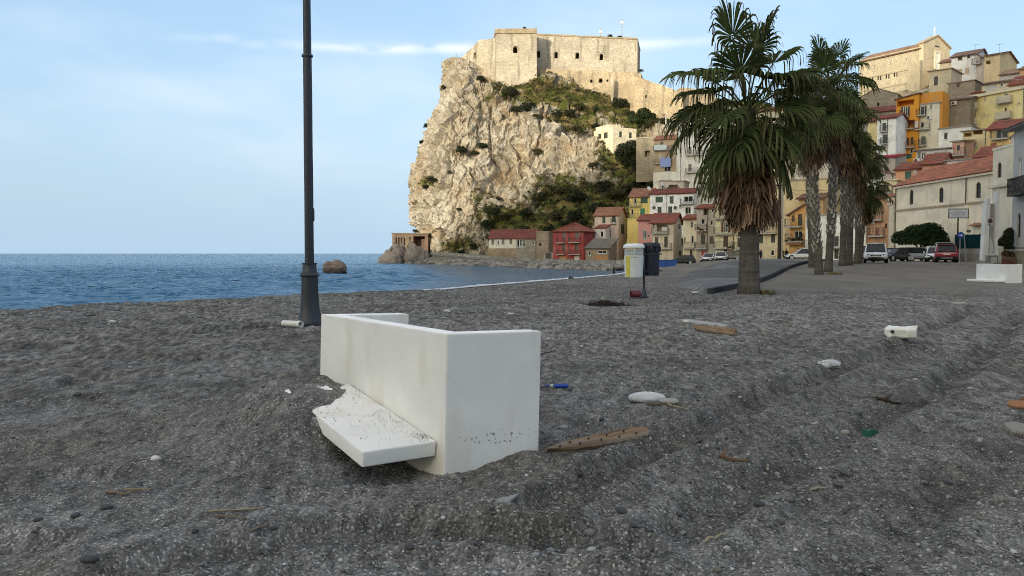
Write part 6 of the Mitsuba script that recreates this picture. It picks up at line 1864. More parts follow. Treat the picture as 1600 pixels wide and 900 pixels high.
def board(name, label, a, b, wid, th_, tilt, seed, ends=(1, 1), nails=0, mat='wood', col=None, sink=.3, cat_='plank'):
    """a board from photo point a to b on the ground, leaning towards the camera by tilt degrees; ends: width of its two ends"""
    k = thing(name, label, cat_)
    A, B = ground(*a), ground(*b)
    d = B - A; L = np.linalg.norm(d); d /= L
    sd = np.cross([0, 0, 1.0], d); sd /= np.linalg.norm(sd)
    t_ = math.radians(tilt)
    wv = sd * math.cos(t_) + np.array([0, 0, 1.0]) * math.sin(t_)
    nn = np.cross(d, wv)
    rg = np.random.default_rng(seed)
    nx, prof = 40, []
    u = np.linspace(0, 1, nx)
    hw = wid / 2 * np.interp(u, [0, .12, .3, .8, .97, 1], [ends[0] * .6, .35 + .65 * ends[0], .7 + .3 * ends[0], .85 + .15 * ends[1], .5 + .5 * ends[1], ends[1] * .7])
    hw = hw * (1 + .10 * rg.normal(0, 1, nx).clip(-1, 1))
    lo = np.interp(u, np.linspace(0, 1, 9), rg.normal(0, .12, 9)) * wid * .3
    rows = []
    for i in range(nx):
        c0 = A + d * L * u[i] + wv * (wid / 2 * (1 - sink) + lo[i] * .4) + np.array([0, 0, .005])
        q = [(-1, -1), (1, -1), (1, .6), (.8, 1), (-.8, 1), (-1, .6)]
        rows.append([c0 + wv * hw[i] * s_ + nn * th_ / 2 * z_ for s_, z_ in q + q[:1]])
    rows = np.array(rows)
    v = rows.reshape(-1, 3); f = grid_faces(nx, 7)
    m = len(v); v = np.vstack([v, rows[0, :6].mean(0), rows[-1, :6].mean(0)])
    j = np.arange(6)
    f = np.vstack([f, np.stack([j + 1, j, j * 0 + m], 1), np.stack([(nx - 1) * 7 + j, (nx - 1) * 7 + j + 1, j * 0 + m + 1], 1)])
    uv = np.stack([np.concatenate([np.repeat(u * L, 7), [0, L]]) + seed, np.concatenate([np.tile([0, wid, wid, wid * .9, wid * .1, 0, 0], nx), [0, 0]])], 1)
    if mat == 'wood':
        put(k + '__board', (v, f), 'wood', uv=uv)
    else:
        put(k + '__board', (v, f), mat, col)
    for q in range(nails):
        i = int((.12 + .8 * q / nails) * nx)
        p = rows[i, :6].mean(0) + wv * hw[i] * (.35 if q % 2 else -.3) + nn * th_ / 2
        put(k + '__nail', tube([p - nn * .02, p + nn * .014], .006, 6), 'iron')
    return k


board('plank', 'long weathered plank with nails lying right of the near bench', (860, 714), (1018, 684), .115, .04, 38, 3, ends=(.15, .55), nails=9, sink=.15)
board('plank', 'brown broken plank, lower of the two lying in the middle of the beach', (1082, 517), (1146, 526), .15, .07, 48, 5, ends=(.5, .8), sink=.1)
board('plank', 'pale grey plank behind the brown broken one in the middle of the beach', (1062, 503), (1132, 512), .16, .04, 14, 6, ends=(.7, .6), mat='matte', col=(.34, .325, .31), sink=.2)
plank('roof_slate', 'flat grey slab of broken slate lying in front of the near bench', [(757, 783), (785, 795), (812, 775), (795, 779)], .012, 7, cat_='slate', mat='stone', col=(.20, .195, .19), lift=.002)
board('driftwood', 'pale rough piece of driftwood at the right frame edge', (1570, 677), (1618, 686), .16, .06, 25, 8, ends=(.4, .8), mat='matte', col=(.24, .225, .205), sink=.2, cat_='driftwood')
board('driftwood', 'flat orange brown wood shard at the right frame edge', (1574, 638), (1614, 640), .14, .03, 20, 9, ends=(.5, .9), mat='matte', col=(.30, .15, .08), sink=.1, cat_='driftwood')
board('plank', 'short grey board lying on the sandy road left of the far bench', (1490, 475), (1512, 475), .10, .03, 12, 10, mat='matte', col=(.36, .34, .31), sink=.2)

# the white canister
jc = thing('canister', 'dented white plastic canister lying on the gravel at the right', 'canister')
G = ground(1410, 527)
k = G[1] / F
body = m3.Manifold.batch_hull([m3.Manifold.sphere(.045, 16).translate([x_, y_, z_]) for x_ in (-.20, .17) for y_ in (-.09, .09) for z_ in (.05, .15)])
neck = m3.Manifold.batch_hull([m3.Manifold.sphere(.05, 16).translate([x_, y_, z_]) for x_, s_ in ((-.2, 1.0), (-.25, .55)) for y_ in (-.09 * s_, .09 * s_) for z_ in (.10 - .05 * s_, .10 + .05 * s_)])
grip = m3.Manifold.batch_hull([m3.Manifold.sphere(.03, 12).translate(q) for q in ([.16, 0, .20], [.22, 0, .19], [.20, 0, .12], [.21, .06, .1])])
m = (body + neck + grip).refine_to_length(.025)
v, f = man(m)
v = v + (meshkit.fbm(v * 9, 3, 4)[:, None] - .5) * .035 - np.exp(-((v[:, :1] - .02) / .08) ** 2 - ((v[:, 2:3] - .2) / .06) ** 2) * np.array([0, 0, .015])
sc = 48 * k / .55
M_ = lambda m: xf((m[0] * sc, m[1]), rz(math.radians(-12)) @ rx(.12), G + [0, 0, -.01])
put(jc + '__body', M_((v, f)), 'paint', (.66, .645, .58), smooth=True)
put(jc + '__cap', M_(tube([(-.20, -.115, .13), (-.205, -.155, .135)], .032, 14)), 'paint', (.03, .03, .035), smooth=40)
put(jc + '__mouth', M_(tube([(-.20, -.09, .13), (-.20, -.118, .13)], .038, 14)), 'paint', (.62, .6, .55), smooth=40)


def lump(name, label, px, py, wpx, hpx, seed, col, cat_='stone', mat='stone', flat=.7, amp=.18, yaw=0, group=None, sub=3, smooth=True):
    G = ground(px, py + hpx * .35)
    k = G[1] / F
    v, f = lumpy(sub, amp, 1.1, seed)
    v = v * np.array([wpx * k / 2, wpx * k * .30, hpx * k * .55])
    s = thing(name, label, cat_, group)
    nz = .75 + .5 * meshkit.fbm(v * 40 + seed, 3, seed)
    put(s, xf((v, f), rz(yaw), G + [0, 0, hpx * k * .22]), mat, np.outer(nz, col), smooth=smooth, exact=True)


lump('white_stone', 'long smooth whitish stone lying on the gravel right of the near bench', 1010, 620, 60, 17, 3, (.46, .455, .44), yaw=.12, amp=.10)
lump('flat_stone', 'flatter pale grey stone just right of the long whitish stone', 1046, 627, 32, 9, 4, (.30, .29, .265), amp=.14)
DST = [(140, 877, 42, 17), (168, 796, 24, 11), (118, 807, 26, 10), (970, 797, 34, 15), (1186, 789, 26, 14), (428, 827, 16, 10), (305, 829, 18, 10), (1060, 803, 20, 10), (1300, 746, 16, 8), (905, 742, 18, 9), (60, 812, 22, 9), (990, 824, 20, 10), (1400, 830, 16, 8),
                                     (1120, 700, 14, 7), (890, 610, 12, 6), (940, 655, 16, 9), (1010, 742, 14, 7), (640, 858, 22, 11), (745, 850, 16, 8), (1095, 690, 14, 7), (1320, 800, 16, 8), (1480, 755, 18, 9)]
for i, (px, py, w_, h_) in enumerate(DST):
    lump('dark_stone', 'dark rounded stone in the gravel, %s from the left among its like' % ORD[sorted(DST).index((px, py, w_, h_))], px, py, w_ * .75, h_ * .72, 60 + i, (.045, .046, .05), cat_='stone', group='dark stones in the foreground gravel', yaw=i * .7, sub=2)
PST = [(1320, 676, 18, 10), (1143, 768, 10, 8), (1199, 734, 9, 7), (1214, 740, 10, 8), (1200, 730, 7, 5), (1148, 786, 12, 8), (1140, 764, 14, 6), (905, 690, 10, 6), (953, 703, 9, 6), (1016, 687, 10, 7), (168, 769, 7, 6), (1005, 879, 9, 6), (1440, 652, 12, 6), (1515, 607, 10, 5), (880, 667, 18, 8), (1105, 697, 10, 8),
                                     (1430, 593, 12, 5), (1345, 800, 10, 7), (1530, 790, 12, 7), (700, 880, 10, 7)]
for i, (px, py, w_, h_) in enumerate(PST):
    lump('pale_stone', 'pale pebble on the dark gravel, %s from the left among its like' % ORD[sorted(PST).index((px, py, w_, h_))], px, py, w_ * .85, h_ * .8, 90 + i, (.27, .26, .235), cat_='pebble', group='pale pebbles in the dark gravel', yaw=i * .9, sub=2)
for i, (px, py, w_, h_, lab) in enumerate([(699, 486, 12, 5, 'white scrap of litter on the gravel behind the near bench'), (175, 502, 12, 5, 'white scrap of litter on the sand near the left shore'), (243, 717, 16, 8, 'crumpled white paper scrap on the gravel at the left'), (1072, 502, 10, 4, 'pale scrap beside the two planks in the middle of the beach'),
                                           (798, 490, 10, 3, 'small white scrap on the gravel right of the near bench top'), (1086, 457, 12, 3, 'white scrap lying on the esplanade edge left of the near palm')]):
    lump('scrap', lab, px, py, w_, h_, 140 + i, (.58, .57, .54), cat_='litter', mat='matte', amp=.5, sub=2, smooth=False)
lump('plastic_bag', 'crumpled translucent whitish plastic bag on the gravel right of the middle', 1296, 568, 34, 14, 151, (.40, .41, .41), cat_='plastic bag', mat='paint', amp=.45, smooth=False)
lump('twig_clump', 'small dark twig clump on the sandy road by the second palm', 1205, 459, 12, 4, 153, (.07, .06, .05), cat_='twigs', mat='matte', amp=.5, smooth=False)

# blue bottle, green cap
bb = thing('bottle', 'squashed blue plastic bottle on the gravel behind the near bench', 'bottle')
G = ground(876, 607); k = G[1] / F
M_ = lambda m: xf((m[0] * k, m[1]), ry(math.pi / 2), G + [0, 0, 3.2 * k])
put(bb + '__body', M_(lathe([(1.2, -11), (3.2, -9), (3.5, -3), (2.9, 0), (3.5, 4), (3.3, 10), (2.4, 12)], 14)), 'paint', (.012, .045, .30), smooth=50)
put(bb + '__neck', M_(lathe([(2.2, -17), (2.9, -15), (2.7, -12), (1.3, -11)], 12)), 'paint', (.30, .37, .36), smooth=50)
put(bb + '__cap', M_(lathe([(1.9, -25), (2.4, -24), (2.2, -17.5)], 12)), 'paint', (.03, .05, .17), smooth=50)
gc = thing('crate_shard', 'small dark green plastic shard on the gravel at the right', 'plastic shard')
G = ground(1363, 680); k = G[1] / F
put(gc + '__panel', xf(cat([box(-8 * k, 7 * k, -.02, .0, -.02, 8 * k), box(-8 * k, 7 * k, .0005, .06, 3 * k, 5 * k), box(-8 * k, -6 * k, .0005, .06, -.02, 3 * k)]), rz(.5) @ ry(.15), G), 'paint', (.008, .075, .05))


def stick(label, pts, r, seed, col=(.22, .17, .11), lift=.012, fork=None):
    G = np.array([ground(*p) for p in pts]) + [0, 0, lift]
    s = thing('stick', label, 'stick')
    rg = np.random.default_rng(seed)
    t = np.linspace(0, 1, 8)
    P = np.stack([np.interp(t, np.linspace(0, 1, len(G)), G[:, k]) for k in range(3)], 1) + rg.normal(0, .004, (8, 3))
    put(s + '__shaft', tube(P, np.linspace(1, .55, 8) * r, 6), 'matte', col, smooth=60)
    if fork:
        Q = np.array([ground(*p) for p in fork]) + [0, 0, lift + .02]
        put(s + '__twig', tube(Q, [r * .8, r * .5], 6), 'matte', tuple(np.array(col) * 1.3), smooth=60)


stick('long thin pale cane lying on the gravel at the lower left', [(325, 805), (365, 800), (415, 797)], .0075, 1, (.27, .225, .16))
stick('forked brown stick lying on the gravel at the lower middle right', [(1125, 717), (1145, 721), (1168, 724)], .013, 2, (.13, .085, .05), fork=[(1130, 718), (1136, 706)])
stick('thin pale stick beside the flat pale grey stone', [(1042, 634), (1075, 642)], .011, 3, (.30, .25, .17))
stick('thin brown stick below the thin pale stick', [(1010, 634), (1050, 633), (1066, 634)], .008, 4, (.16, .115, .07))
stick('dark branch lying in the right hand tyre track', [(1370, 624), (1385, 628), (1408, 634)], .016, 5, (.06, .045, .035), fork=[(1385, 628), (1392, 622)])
stick('short pale straw in the lower right gravel', [(1102, 848), (1135, 840)], .008, 6, (.30, .26, .17))
stick('short pale splinter on the gravel at the right, below the track', [(1268, 768), (1292, 764)], .009, 7, (.30, .27, .2))
stick('two crossed brown reeds on the gravel at the left', [(170, 771), (192, 776), (222, 770)], .008, 8, (.20, .15, .10), fork=[(195, 774), (236, 773)])
stick('curved brown reed below the long cane at the lower left', [(342, 808), (365, 815), (385, 818)], .007, 9, (.16, .13, .09))
stick('thin brown twig beside the rounded stone at the lower left', [(396, 834), (424, 822)], .007, 10, (.18, .15, .11))
stick('dark thin twig right of the near bench', [(842, 556), (868, 549)], .010, 11, (.07, .055, .045))
stick('brown orange twig at the right frame edge before the wood shard', [(1580, 634), (1600, 626)], .015, 12, (.20, .10, .05))
stick('dark twig on the gravel in the lower right', [(1310, 745), (1332, 748)], .007, 13, (.06, .05, .04))
stick('pale twig lying on the gravel at the far left', [(18, 612), (62, 606)], .006, 14, (.2, .17, .13))

# ------------------------------------------------------------------ gravel: the grains that can be seen singly, nearest first
rg = np.random.default_rng(77)
N = 62000
u = rg.random(N)
dist = 1.9 * (30 / 1.9) ** (u ** 1.15)
ang = rg.uniform(-37, 35, N) * np.pi / 180
x_, y_ = dist * np.sin(ang), dist * np.cos(ang)
pat = meshkit.fbm(np.stack([x_ * .7, y_ * .7, x_ * 0], 1), 3, 14)
keep = rg.random(N) < np.clip((pat - .33) * 4.0, .08, 1) * np.where(x_ < -.25 * y_, .55, 1)
keep &= ~((y_ > 27) & (x_ > 4))
lb = np.stack([x_ - Pb[0], y_ - Pb[1]], 1) @ Rb[:2, :2]
keep &= ~((lb[:, 0] > -.52) & (lb[:, 0] < .75) & (lb[:, 1] > 0) & (lb[:, 1] < 2.1))
x_, y_, dist = x_[keep], y_[keep], dist[keep]
n = len(x_)
s = np.exp(rg.normal(math.log(.0043), .42, n)) * (1 + .075 * dist)
s = np.minimum(s, .036)
zg = gz(x_, y_)
bv, bf = ico(0)
var = np.array([bv * (1 + .25 * rg.normal(0, 1, (12, 1)).clip(-1, 1)) for _ in range(12)])[rg.integers(12, size=n)]
sc3 = s[:, None] * rg.uniform(.7, 1.5, (n, 3)) * np.array([1, 1, .62])
an = rg.uniform(0, 6.28, n)
v = var * sc3[:, None]
v = np.stack([v[..., 0] * np.cos(an)[:, None] - v[..., 1] * np.sin(an)[:, None], v[..., 0] * np.sin(an)[:, None] + v[..., 1] * np.cos(an)[:, None], v[..., 2]], -1)
v += np.stack([x_, y_, zg + s * .15], 1)[:, None]
f = (bf[None] + (np.arange(n) * 12)[:, None, None]).reshape(-1, 3)
tone = np.exp(rg.normal(math.log(.135), .5, n)).clip(.03, .45)
tint = np.stack([1 + rg.normal(0, .05, n), np.ones(n), 1 - .05 + rg.normal(0, .05, n)], 1)
put('gravel', (v.reshape(-1, 3), f), 'stone', np.repeat(tone[:, None] * tint, 12, axis=0), smooth=True, kind='stuff', label='loose grey pebbles and gravel strewn over the beach')
# ------------------------------------------------------------------ vehicles
def car(label, px, py, Y, yaw, col, kind='suv', cat_='car', L=4.4, Wd=1.84, Ht=1.64, group=None, front=True):
    """yaw: heading of the nose, degrees from +y towards -x; the nose of an oncoming car points to the camera at 180"""
    P = np.array([*at(px, HOR, Y)[:2], 0]); P[2] = max(gz(P[0] + a_, P[1] + b_, False)[0] for a_, b_ in ((0, 0), (.8, 1.4), (-.8, -1.4))) + .01
    k = thing('car', label, cat_)
    R = rz(math.radians(yaw))
    w = lambda m: xf(m, R, P)
    hb, hw = .56 * Ht, Wd / 2                       # belt height
    h0 = .30
    # lower body: sections from tail (-L/2) to nose (L/2)
    if kind == 'suv':
        st = [(-.5, .92, .55, .86), (-.485, .96, .36, 1.0), (-.40, 1, .28, 1.02), (0, 1, .26, 1.0), (.22, 1, .26, .98), (.27, .99, .27, .95), (.43, .95, .30, .88), (.485, .88, .36, .78), (.5, .80, .42, .66)]
        gh = [(-.47, .84, .0), (-.41, .74, 1), (.05, .74, 1), (.25, .84, .0)]
    elif kind == 'wagon':
        st = [(-.5, .92, .5, .86), (-.485, .96, .36, 1.0), (-.40, 1, .28, 1.0), (0, 1, .26, .98), (.20, 1, .26, .96), (.27, .98, .27, .93), (.43, .94, .30, .82), (.485, .86, .36, .70), (.5, .78, .42, .6)]
        gh = [(-.48, .84, .0), (-.40, .74, 1), (.02, .74, 1), (.22, .84, .0)]
    else:
        st = [(-.5, .90, .5, .92), (-.485, .95, .38, 1.0), (-.40, 1, .28, 1.0), (0, 1, .26, .98), (.22, 1, .26, .96), (.28, .98, .27, .92), (.43, .94, .30, .82), (.485, .86, .36, .7), (.5, .78, .42, .6)]
        gh = [(-.46, .84, .0), (-.34, .72, 1), (.02, .72, 1), (.24, .84, .0)]
    ring = []
    for t, ww, z0, z1 in st:
        a, zt, zb = hw * ww, hb * z1, z0
        m_ = (zt + zb) / 2
        ring.append([(-a * .86, zb), (-a * .99, zb + .12), (-a, m_), (-a * .97, zt - .07), (-a * .86, zt), (0, zt + .035), (a * .86, zt), (a * .97, zt - .07), (a, m_), (a * .99, zb + .12), (a * .86, zb), (0, zb - .02)])
    rows = np.array([[(x_, st[i][0] * L, z_) for x_, z_ in q + [q[0]]] for i, q in enumerate(ring)])
    v = rows.reshape(-1, 3); f = grid_faces(len(st), 13)
    c0, c1 = rows[0, :-1].mean(0), rows[-1, :-1].mean(0)
    nv = len(v)
    v = np.vstack([v, c0, c1])
    j = np.arange(12)
    f = np.vstack([f, np.stack([j + 1, j, j * 0 + nv], 1), np.stack([(len(st) - 1) * 13 + j, (len(st) - 1) * 13 + j + 1, j * 0 + nv + 1], 1)])
    M = mani((v, f))
    if M.status() == m3.Error.NoError and not M.is_empty():
        if M.volume() < 0: M = mani((v, f[:, ::-1]))
        for t in (-.30, .32):
            M = M - m3.Manifold.cylinder(Wd + .4, .385, .385, 28).rotate([0, 90, 0]).translate([-Wd / 2 - .2, t * L, .33])
        body = man(M)
    else:
        body = (v, f)
    put(k + '__body', w(body), 'gloss', col, smooth=32)
    # greenhouse: glass block, pillars and roof
    zr = Ht
    g = [(t * L, hw * ww, hb + .02 + (zr - .07 - hb) * q) for t, ww, q in gh]
    pts = [(s * a, y_, z_) for y_, a, z_ in g for s in (-1, 1)]
    put(k + '__glasshouse', w(hull(np.array(pts))), 'glass')
    ra, rb2 = g[1], g[2]
    put(k + '__roof', w(hull(np.array([(s * (a + .03), y_ + e, z_ + dz) for (y_, a, z_), e in ((ra, -.10), (rb2, .06)) for s in (-1, 1) for dz in (-.02, .035)] + [(s * .4, (ra[0] + rb2[0]) / 2, zr) for s in (-1, 1)]))), 'gloss', col, smooth=40)
    for s in (-1, 1):
        for p, q in ((g[0], g[1]), (g[3], g[2])):
            put(k + '__pillar', w(tube([(s * p[1] * 1.005, p[0], p[2] - .04), (s * q[1] * 1.01, q[0], q[2])], [.055, .04], 6)), 'gloss', col)
        ym = (ra[0] + rb2[0]) / 2 + .05
        put(k + '__pillar', w(tube([(s * g[3][1] * 1.01, ym, hb), (s * ra[1] * 1.02, ym - .05, zr - .08)], .04, 6)), 'paint', (.02, .02, .022))
        put(k + '__mirror', w(rbox(*sorted((s * (hw + .02), s * (hw + .15))), .17 * L, .17 * L + .12, hb + .02, hb + .17, .02)), 'gloss', col)
        for t in (-.30, .32):
            wh = put(k + '__wheel', w(xf(lathe([(.20, -.10), (.30, -.105), (.335, -.07), (.335, .07), (.30, .105), (.20, .10)], 24), ry(math.pi / 2), (s * (hw - .12), t * L, .335))), 'matte', (.018, .018, .019), smooth=35)
            put(wh + '__rim', w(xf(cat([lathe([(.03, .0), (.20, .03), (.215, .06)], 20)] + [xf(box(-.025, .025, .03, .2, .02, .07), rz(a_ * 1.2566)) for a_ in range(5)]), ry(s * math.pi / 2), (s * (hw - .06), t * L, .335))), 'paint', (.35, .35, .36))
    zf = hb * .80
    yn, yt = .5 * L, -.5 * L
    for s in (-1, 1):
        put(k + '__headlight', w(hull([(s * hw * .50, yn - .035, zf), (s * hw * .92, yn - .30, zf + .06), (s * hw * .50, yn - .07, zf - .13), (s * hw * .90, yn - .22, zf - .12), (s * hw * .62, yn - .0, zf - .05)])), 'glass')
        put(k + '__tail_light', w(hull([(s * hw * .98, yt + .13, hb * .95), (s * hw * .55, yt + .015, hb * .93), (s * hw * .97, yt + .11, hb * .72), (s * hw * .6, yt + .01, hb * .76), (s * hw * .85, yt - .005, hb * .84)])), 'paint', (.28, .012, .014))
    put(k + '__grille', w(rbox(-hw * .45, hw * .45, yn - .06, yn + .012, zf - .17, zf - .04, .02)), 'paint', (.015, .015, .016))
    put(k + '__bumper_grille', w(rbox(-hw * .62, hw * .62, yn - .1, yn + .015, .36, .50, .02)), 'paint', (.015, .015, .016))
    put(k + '__sill', w(rbox(-hw * .9, hw * .9, yt + .03, yn - .05, .2, .34, .03)), 'matte', (.02, .02, .02))
    put(k + '__rear_bumper', w(rbox(-hw * .90, hw * .90, yt - .03, yt + .2, .32, .52, .03)), 'matte', (.03, .03, .032))
    put(k + '__rear_trim', w(rbox(-hw * .5, hw * .5, yt - .045, yt, .36, .42, .01)), 'paint', (.35, .35, .35))
    put(k + '__number_plate', w(rbox(-.26, .26, yn + .013, yn + .025, .50, .61, .004)), 'paint', (.62, .62, .6))
    put(k + '__number_plate', w(rbox(-.26, .26, yt - .02, yt - .004, hb * .74, hb * .74 + .12, .004)), 'paint', (.62, .62, .6))
    rw = hull([(s * a, y_, z_) for s in (-1, 1) for a, y_, z_ in ((g[0][1] * .86, g[0][0] - .03, hb + .08), (g[1][1] * .88, g[1][0] - .02, zr - .16), (g[0][1] * .86, g[0][0] + .05, hb + .08))])
    put(k + '__rear_window', w(rw), 'glass')
    return k


car('white off road car parked nose towards the beach, left of the clipped tree', 1368, 411, 68, 157, (.62, .63, .64), 'suv')
car('dark blue car mostly hidden behind the white off road car', 1350, 409.5, 77, 158, (.02, .03, .06), 'wagon', Ht=1.52)
car('low black car under the left side of the clipped tree', 1396, 408.5, 83, 120, (.012, .012, .014), 'hatch', Ht=1.38, L=4.2)
car('silver grey estate car parked sideways under the clipped tree', 1436, 408.5, 84, -84, (.26, .28, .30), 'wagon', Ht=1.46, L=4.4)
car('red car seen from behind by the road sign', 1478, 410.5, 73, -26, (.25, .010, .022), 'hatch', Ht=1.60, Wd=1.82)
car('white little car showing its bonnet left of the red car', 1463, 409.5, 78, 150, (.62, .62, .62), 'hatch', Ht=1.45, L=3.8)
car('silver tall car right behind the red car', 1475, 410, 79, -25, (.34, .36, .35), 'suv', Ht=1.86, Wd=1.9)
car('black pickup like car far off beside the blue skip', 1064, 408, 128, 85, (.015, .015, .017), 'wagon', Ht=1.5)
car('white car far off in front of the grey brown house', 1109, 408.5, 124, 150, (.60, .60, .6), 'hatch', Ht=1.45)
car('white car far off in front of the cream shutter house', 1127, 408.5, 122, 160, (.6, .6, .6), 'hatch', Ht=1.45)
car('dark grey car far off right of the two white cars', 1140, 408.5, 122, 70, (.10, .10, .11), 'hatch', Ht=1.45, L=4.0)
car('white van like car far off left of the second palm', 1252, 409, 98, 80, (.62, .62, .6), 'hatch', Ht=1.4, L=3.8)
# the blue skip
sk = thing('skip', 'battered blue rubbish skip far off behind the bins', 'skip')
P = np.array([*at(1042, HOR, 112)[:2], 0]); P[2] = gz(P[0], P[1], False)[0]
put(sk + '__tub', xf(hull([(x_, y_, z_) for x_, z_ in ((-1.1, 0), (.9, 0), (-1.35, 1.0), (1.35, .85)) for y_ in (-.7, .7)]), rz(.1), P), 'paint', (.03, .09, .30))
put(sk + '__rim', xf(cat([box(-1.42, 1.42, -.76, -.70, .86, .98), box(-1.42, 1.42, .70, .76, .86, .98), box(-.35, -.28, -.76, -.70, .05, .86), box(.3, .37, -.76, -.7, .05, .86)]), rz(.1), P), 'paint', (.025, .075, .25))


# ------------------------------------------------------------------ people
def person(label, px, py, Y, hgt, seed, top, legs, yaw=0, stride=.25, skin=(.40, .26, .19), hair=(.03, .025, .02)):
    P = at(px, py, Y)
    k = thing('person', label, 'person')
    q = hgt / 1.75
    hulls = []

    def chain(js):
        for (a, ra), (b, rb_) in zip(js[:-1], js[1:]):
            hulls.append(m3.Manifold.batch_hull([m3.Manifold.sphere(ra, 12).translate(a), m3.Manifold.sphere(rb_, 12).translate(b)]))
    s = stride
    body, leg = [], []
    for sd, st in ((-1, s), (1, -s)):
        chain([((sd * .10, 0, .92), .105), ((sd * .10, -.02 + st * .55, .50), .07), ((sd * .10, st - .02, .09), .048), ((sd * .10, st - .16, .045), .04)])
    leg = m3.Manifold.batch_boolean(hulls, m3.OpType.Add); hulls.clear()
    chain([((0, 0, .95), .15), ((0, -.01, 1.15), .145), ((0, 0, 1.36), .155), ((0, 0, 1.47), .075)])
    for sd, st in ((-1, -s), (1, s)):
        chain([((sd * .17, 0, 1.40), .075), ((sd * .23, st * .3 + .02, 1.13), .052), ((sd * .22, st * .55 - .06, .90), .042), ((sd * .215, st * .6 - .09, .80), .036)])
    tor = m3.Manifold.batch_boolean(hulls, m3.OpType.Add); hulls.clear()
    chain([((0, 0, 1.46), .055), ((0, -.01, 1.56), .052)])
    hd = m3.Manifold.batch_boolean(hulls + [m3.Manifold.sphere(1, 20).scale([.078, .098, .115]).translate([0, -.015, 1.65]), m3.Manifold.sphere(.016, 8).translate([0, -.112, 1.64])], m3.OpType.Add)
    hulls.clear()
    whole = (leg + tor + hd).refine_to_length(.06)
    v, f = man(whole)
    import trimesh
    g = trimesh.Trimesh(v, f, process=True)
    trimesh.smoothing.filter_taubin(g, iterations=6)
    v, f = np.array(g.vertices), np.array(g.faces)
    z = v[:, 2]
    col = np.where((z > 1.49)[:, None], skin, np.where(((z > .90) | (np.abs(v[:, 0]) > .175))[:, None], top, legs))
    col = np.where((z < .075)[:, None], (.02, .02, .02), col)
    R = rz(yaw)
    put(k + '__body', xf((v * q, f), R, P), 'cloth', col, smooth=True)
    hv_, hf_ = lumpy(2, .08, 2, seed, (.086, .100, .092))
    put(k + '__hair', xf(((hv_ + [0, .012, 1.685]) * q, hf_), R, P), 'cloth', hair, smooth=True)


person('person in dark clothes walking, left one of the two beyond the esplanade', 1222.5, 408, 112, 1.66, 1, (.02, .02, .024), (.018, .018, .02), yaw=.3)
person('person in dark clothes walking, right one of the two beyond the esplanade', 1228.5, 408, 112.5, 1.70, 2, (.025, .02, .02), (.02, .02, .022), yaw=.2, stride=-.22)
person('person in dark clothes standing right behind the near palm trunk', 1188.5, 409.5, 104, 1.55, 3, (.02, .02, .025), (.02, .02, .02), yaw=2.0, stride=.08)
person('person in dark clothes bending by the water far along the beach', 959, 432, 92, 1.20, 4, (.03, .03, .035), (.025, .025, .03), yaw=1.2, stride=.2)
boulder('tide_rock', 'dark little rock in the surf at the end of the bay', 893, 441, 82, 12, 9, 17, (.035, .033, .035), sub=3)

# ------------------------------------------------------------------ signs, poles, the rest of the street
def ground_at(px, Y):
    P = np.array([*at(px, HOR, Y)[:2], 0.0])
    P[2] = gz(P[0], P[1], False)[0]
    return P


pl = thing('utility_pole', 'tall brown utility pole with a cross arm right of the near palm', 'pole')
P = ground_at(1217.5, 109); k = 109 / F
top = zat(246, 109) - P[2]
put(pl + '__pole', xf(tube([(0, 0, -.3), (0, 0, top)], [.24, .17], 12), None, P), 'matte', (.055, .04, .03), smooth=50)
put(pl + '__cross_arm', xf(box(-.75, .45, -.26, -.17, zat(291, 109) - P[2], zat(289, 109) - P[2]), None, P), 'matte', (.05, .04, .03))
pl = thing('pipe_riser', 'pale vertical pipe beside the utility pole', 'pipe')
put(pl + '__pipe', xf(tube([(.55, .6, -.2), (.55, .6, zat(283, 109) - P[2])], .11, 10), None, P), 'paint', (.45, .42, .36), smooth=50)
for px, y0, lab in ((1040.5, 180, 'thin pale lamp pole above the brown house, left of the palm fronds'), (1046.5, 184, 'second thin pale pole above the brown house')):
    m = thing('slope_pole', lab, 'pole')
    put(m + '__pole', tube([at(px, 213, 214), at(px, y0, 214)], .16, 8), 'paint', (.5, .48, .44))
    put(m + '__head', tube([at(px, y0, 214), at(px + 3, y0 - .6, 214)], .2, 6), 'paint', (.5, .48, .44))

sg = thing('street_sign', 'framed white sign board with small dark lettering on a dark post', 'sign')
P = ground_at(1496, 72); k = 72 / F
z0, z1 = zat(340, 72), zat(327, 72)
x0, x1 = (1483 - 1496.8) * k, (1510.5 - 1496.8) * k
R = rz(-.15)
put(sg + '__post', xf(tube([(0, .03, -.3), (0, .03, z1 - P[2] - .1)], .065, 10), R, P), 'matte', (.022, .02, .02), smooth=50)
put(sg + '__board', xf(box(x0, x1, -.07, -.02, z0 - P[2], z1 - P[2]), R, P), 'paint', (.52, .52, .53))
t = .06
put(sg + '__frame', xf(cat([box(x0 - t, x1 + t, -.09, -.01, z0 - t - P[2], z0 - .003 - P[2]), box(x0 - t, x1 + t, -.09, -.01, z1 + .003 - P[2], z1 + t - P[2]), box(x0 - t, x0 - .003, -.09, -.01, z0 - P[2], z1 - P[2]), box(x1 + .003, x1 + t, -.09, -.01, z0 - P[2], z1 - P[2])]), R, P), 'paint', (.05, .048, .045))
rr_ = random.Random(6)
ms = []
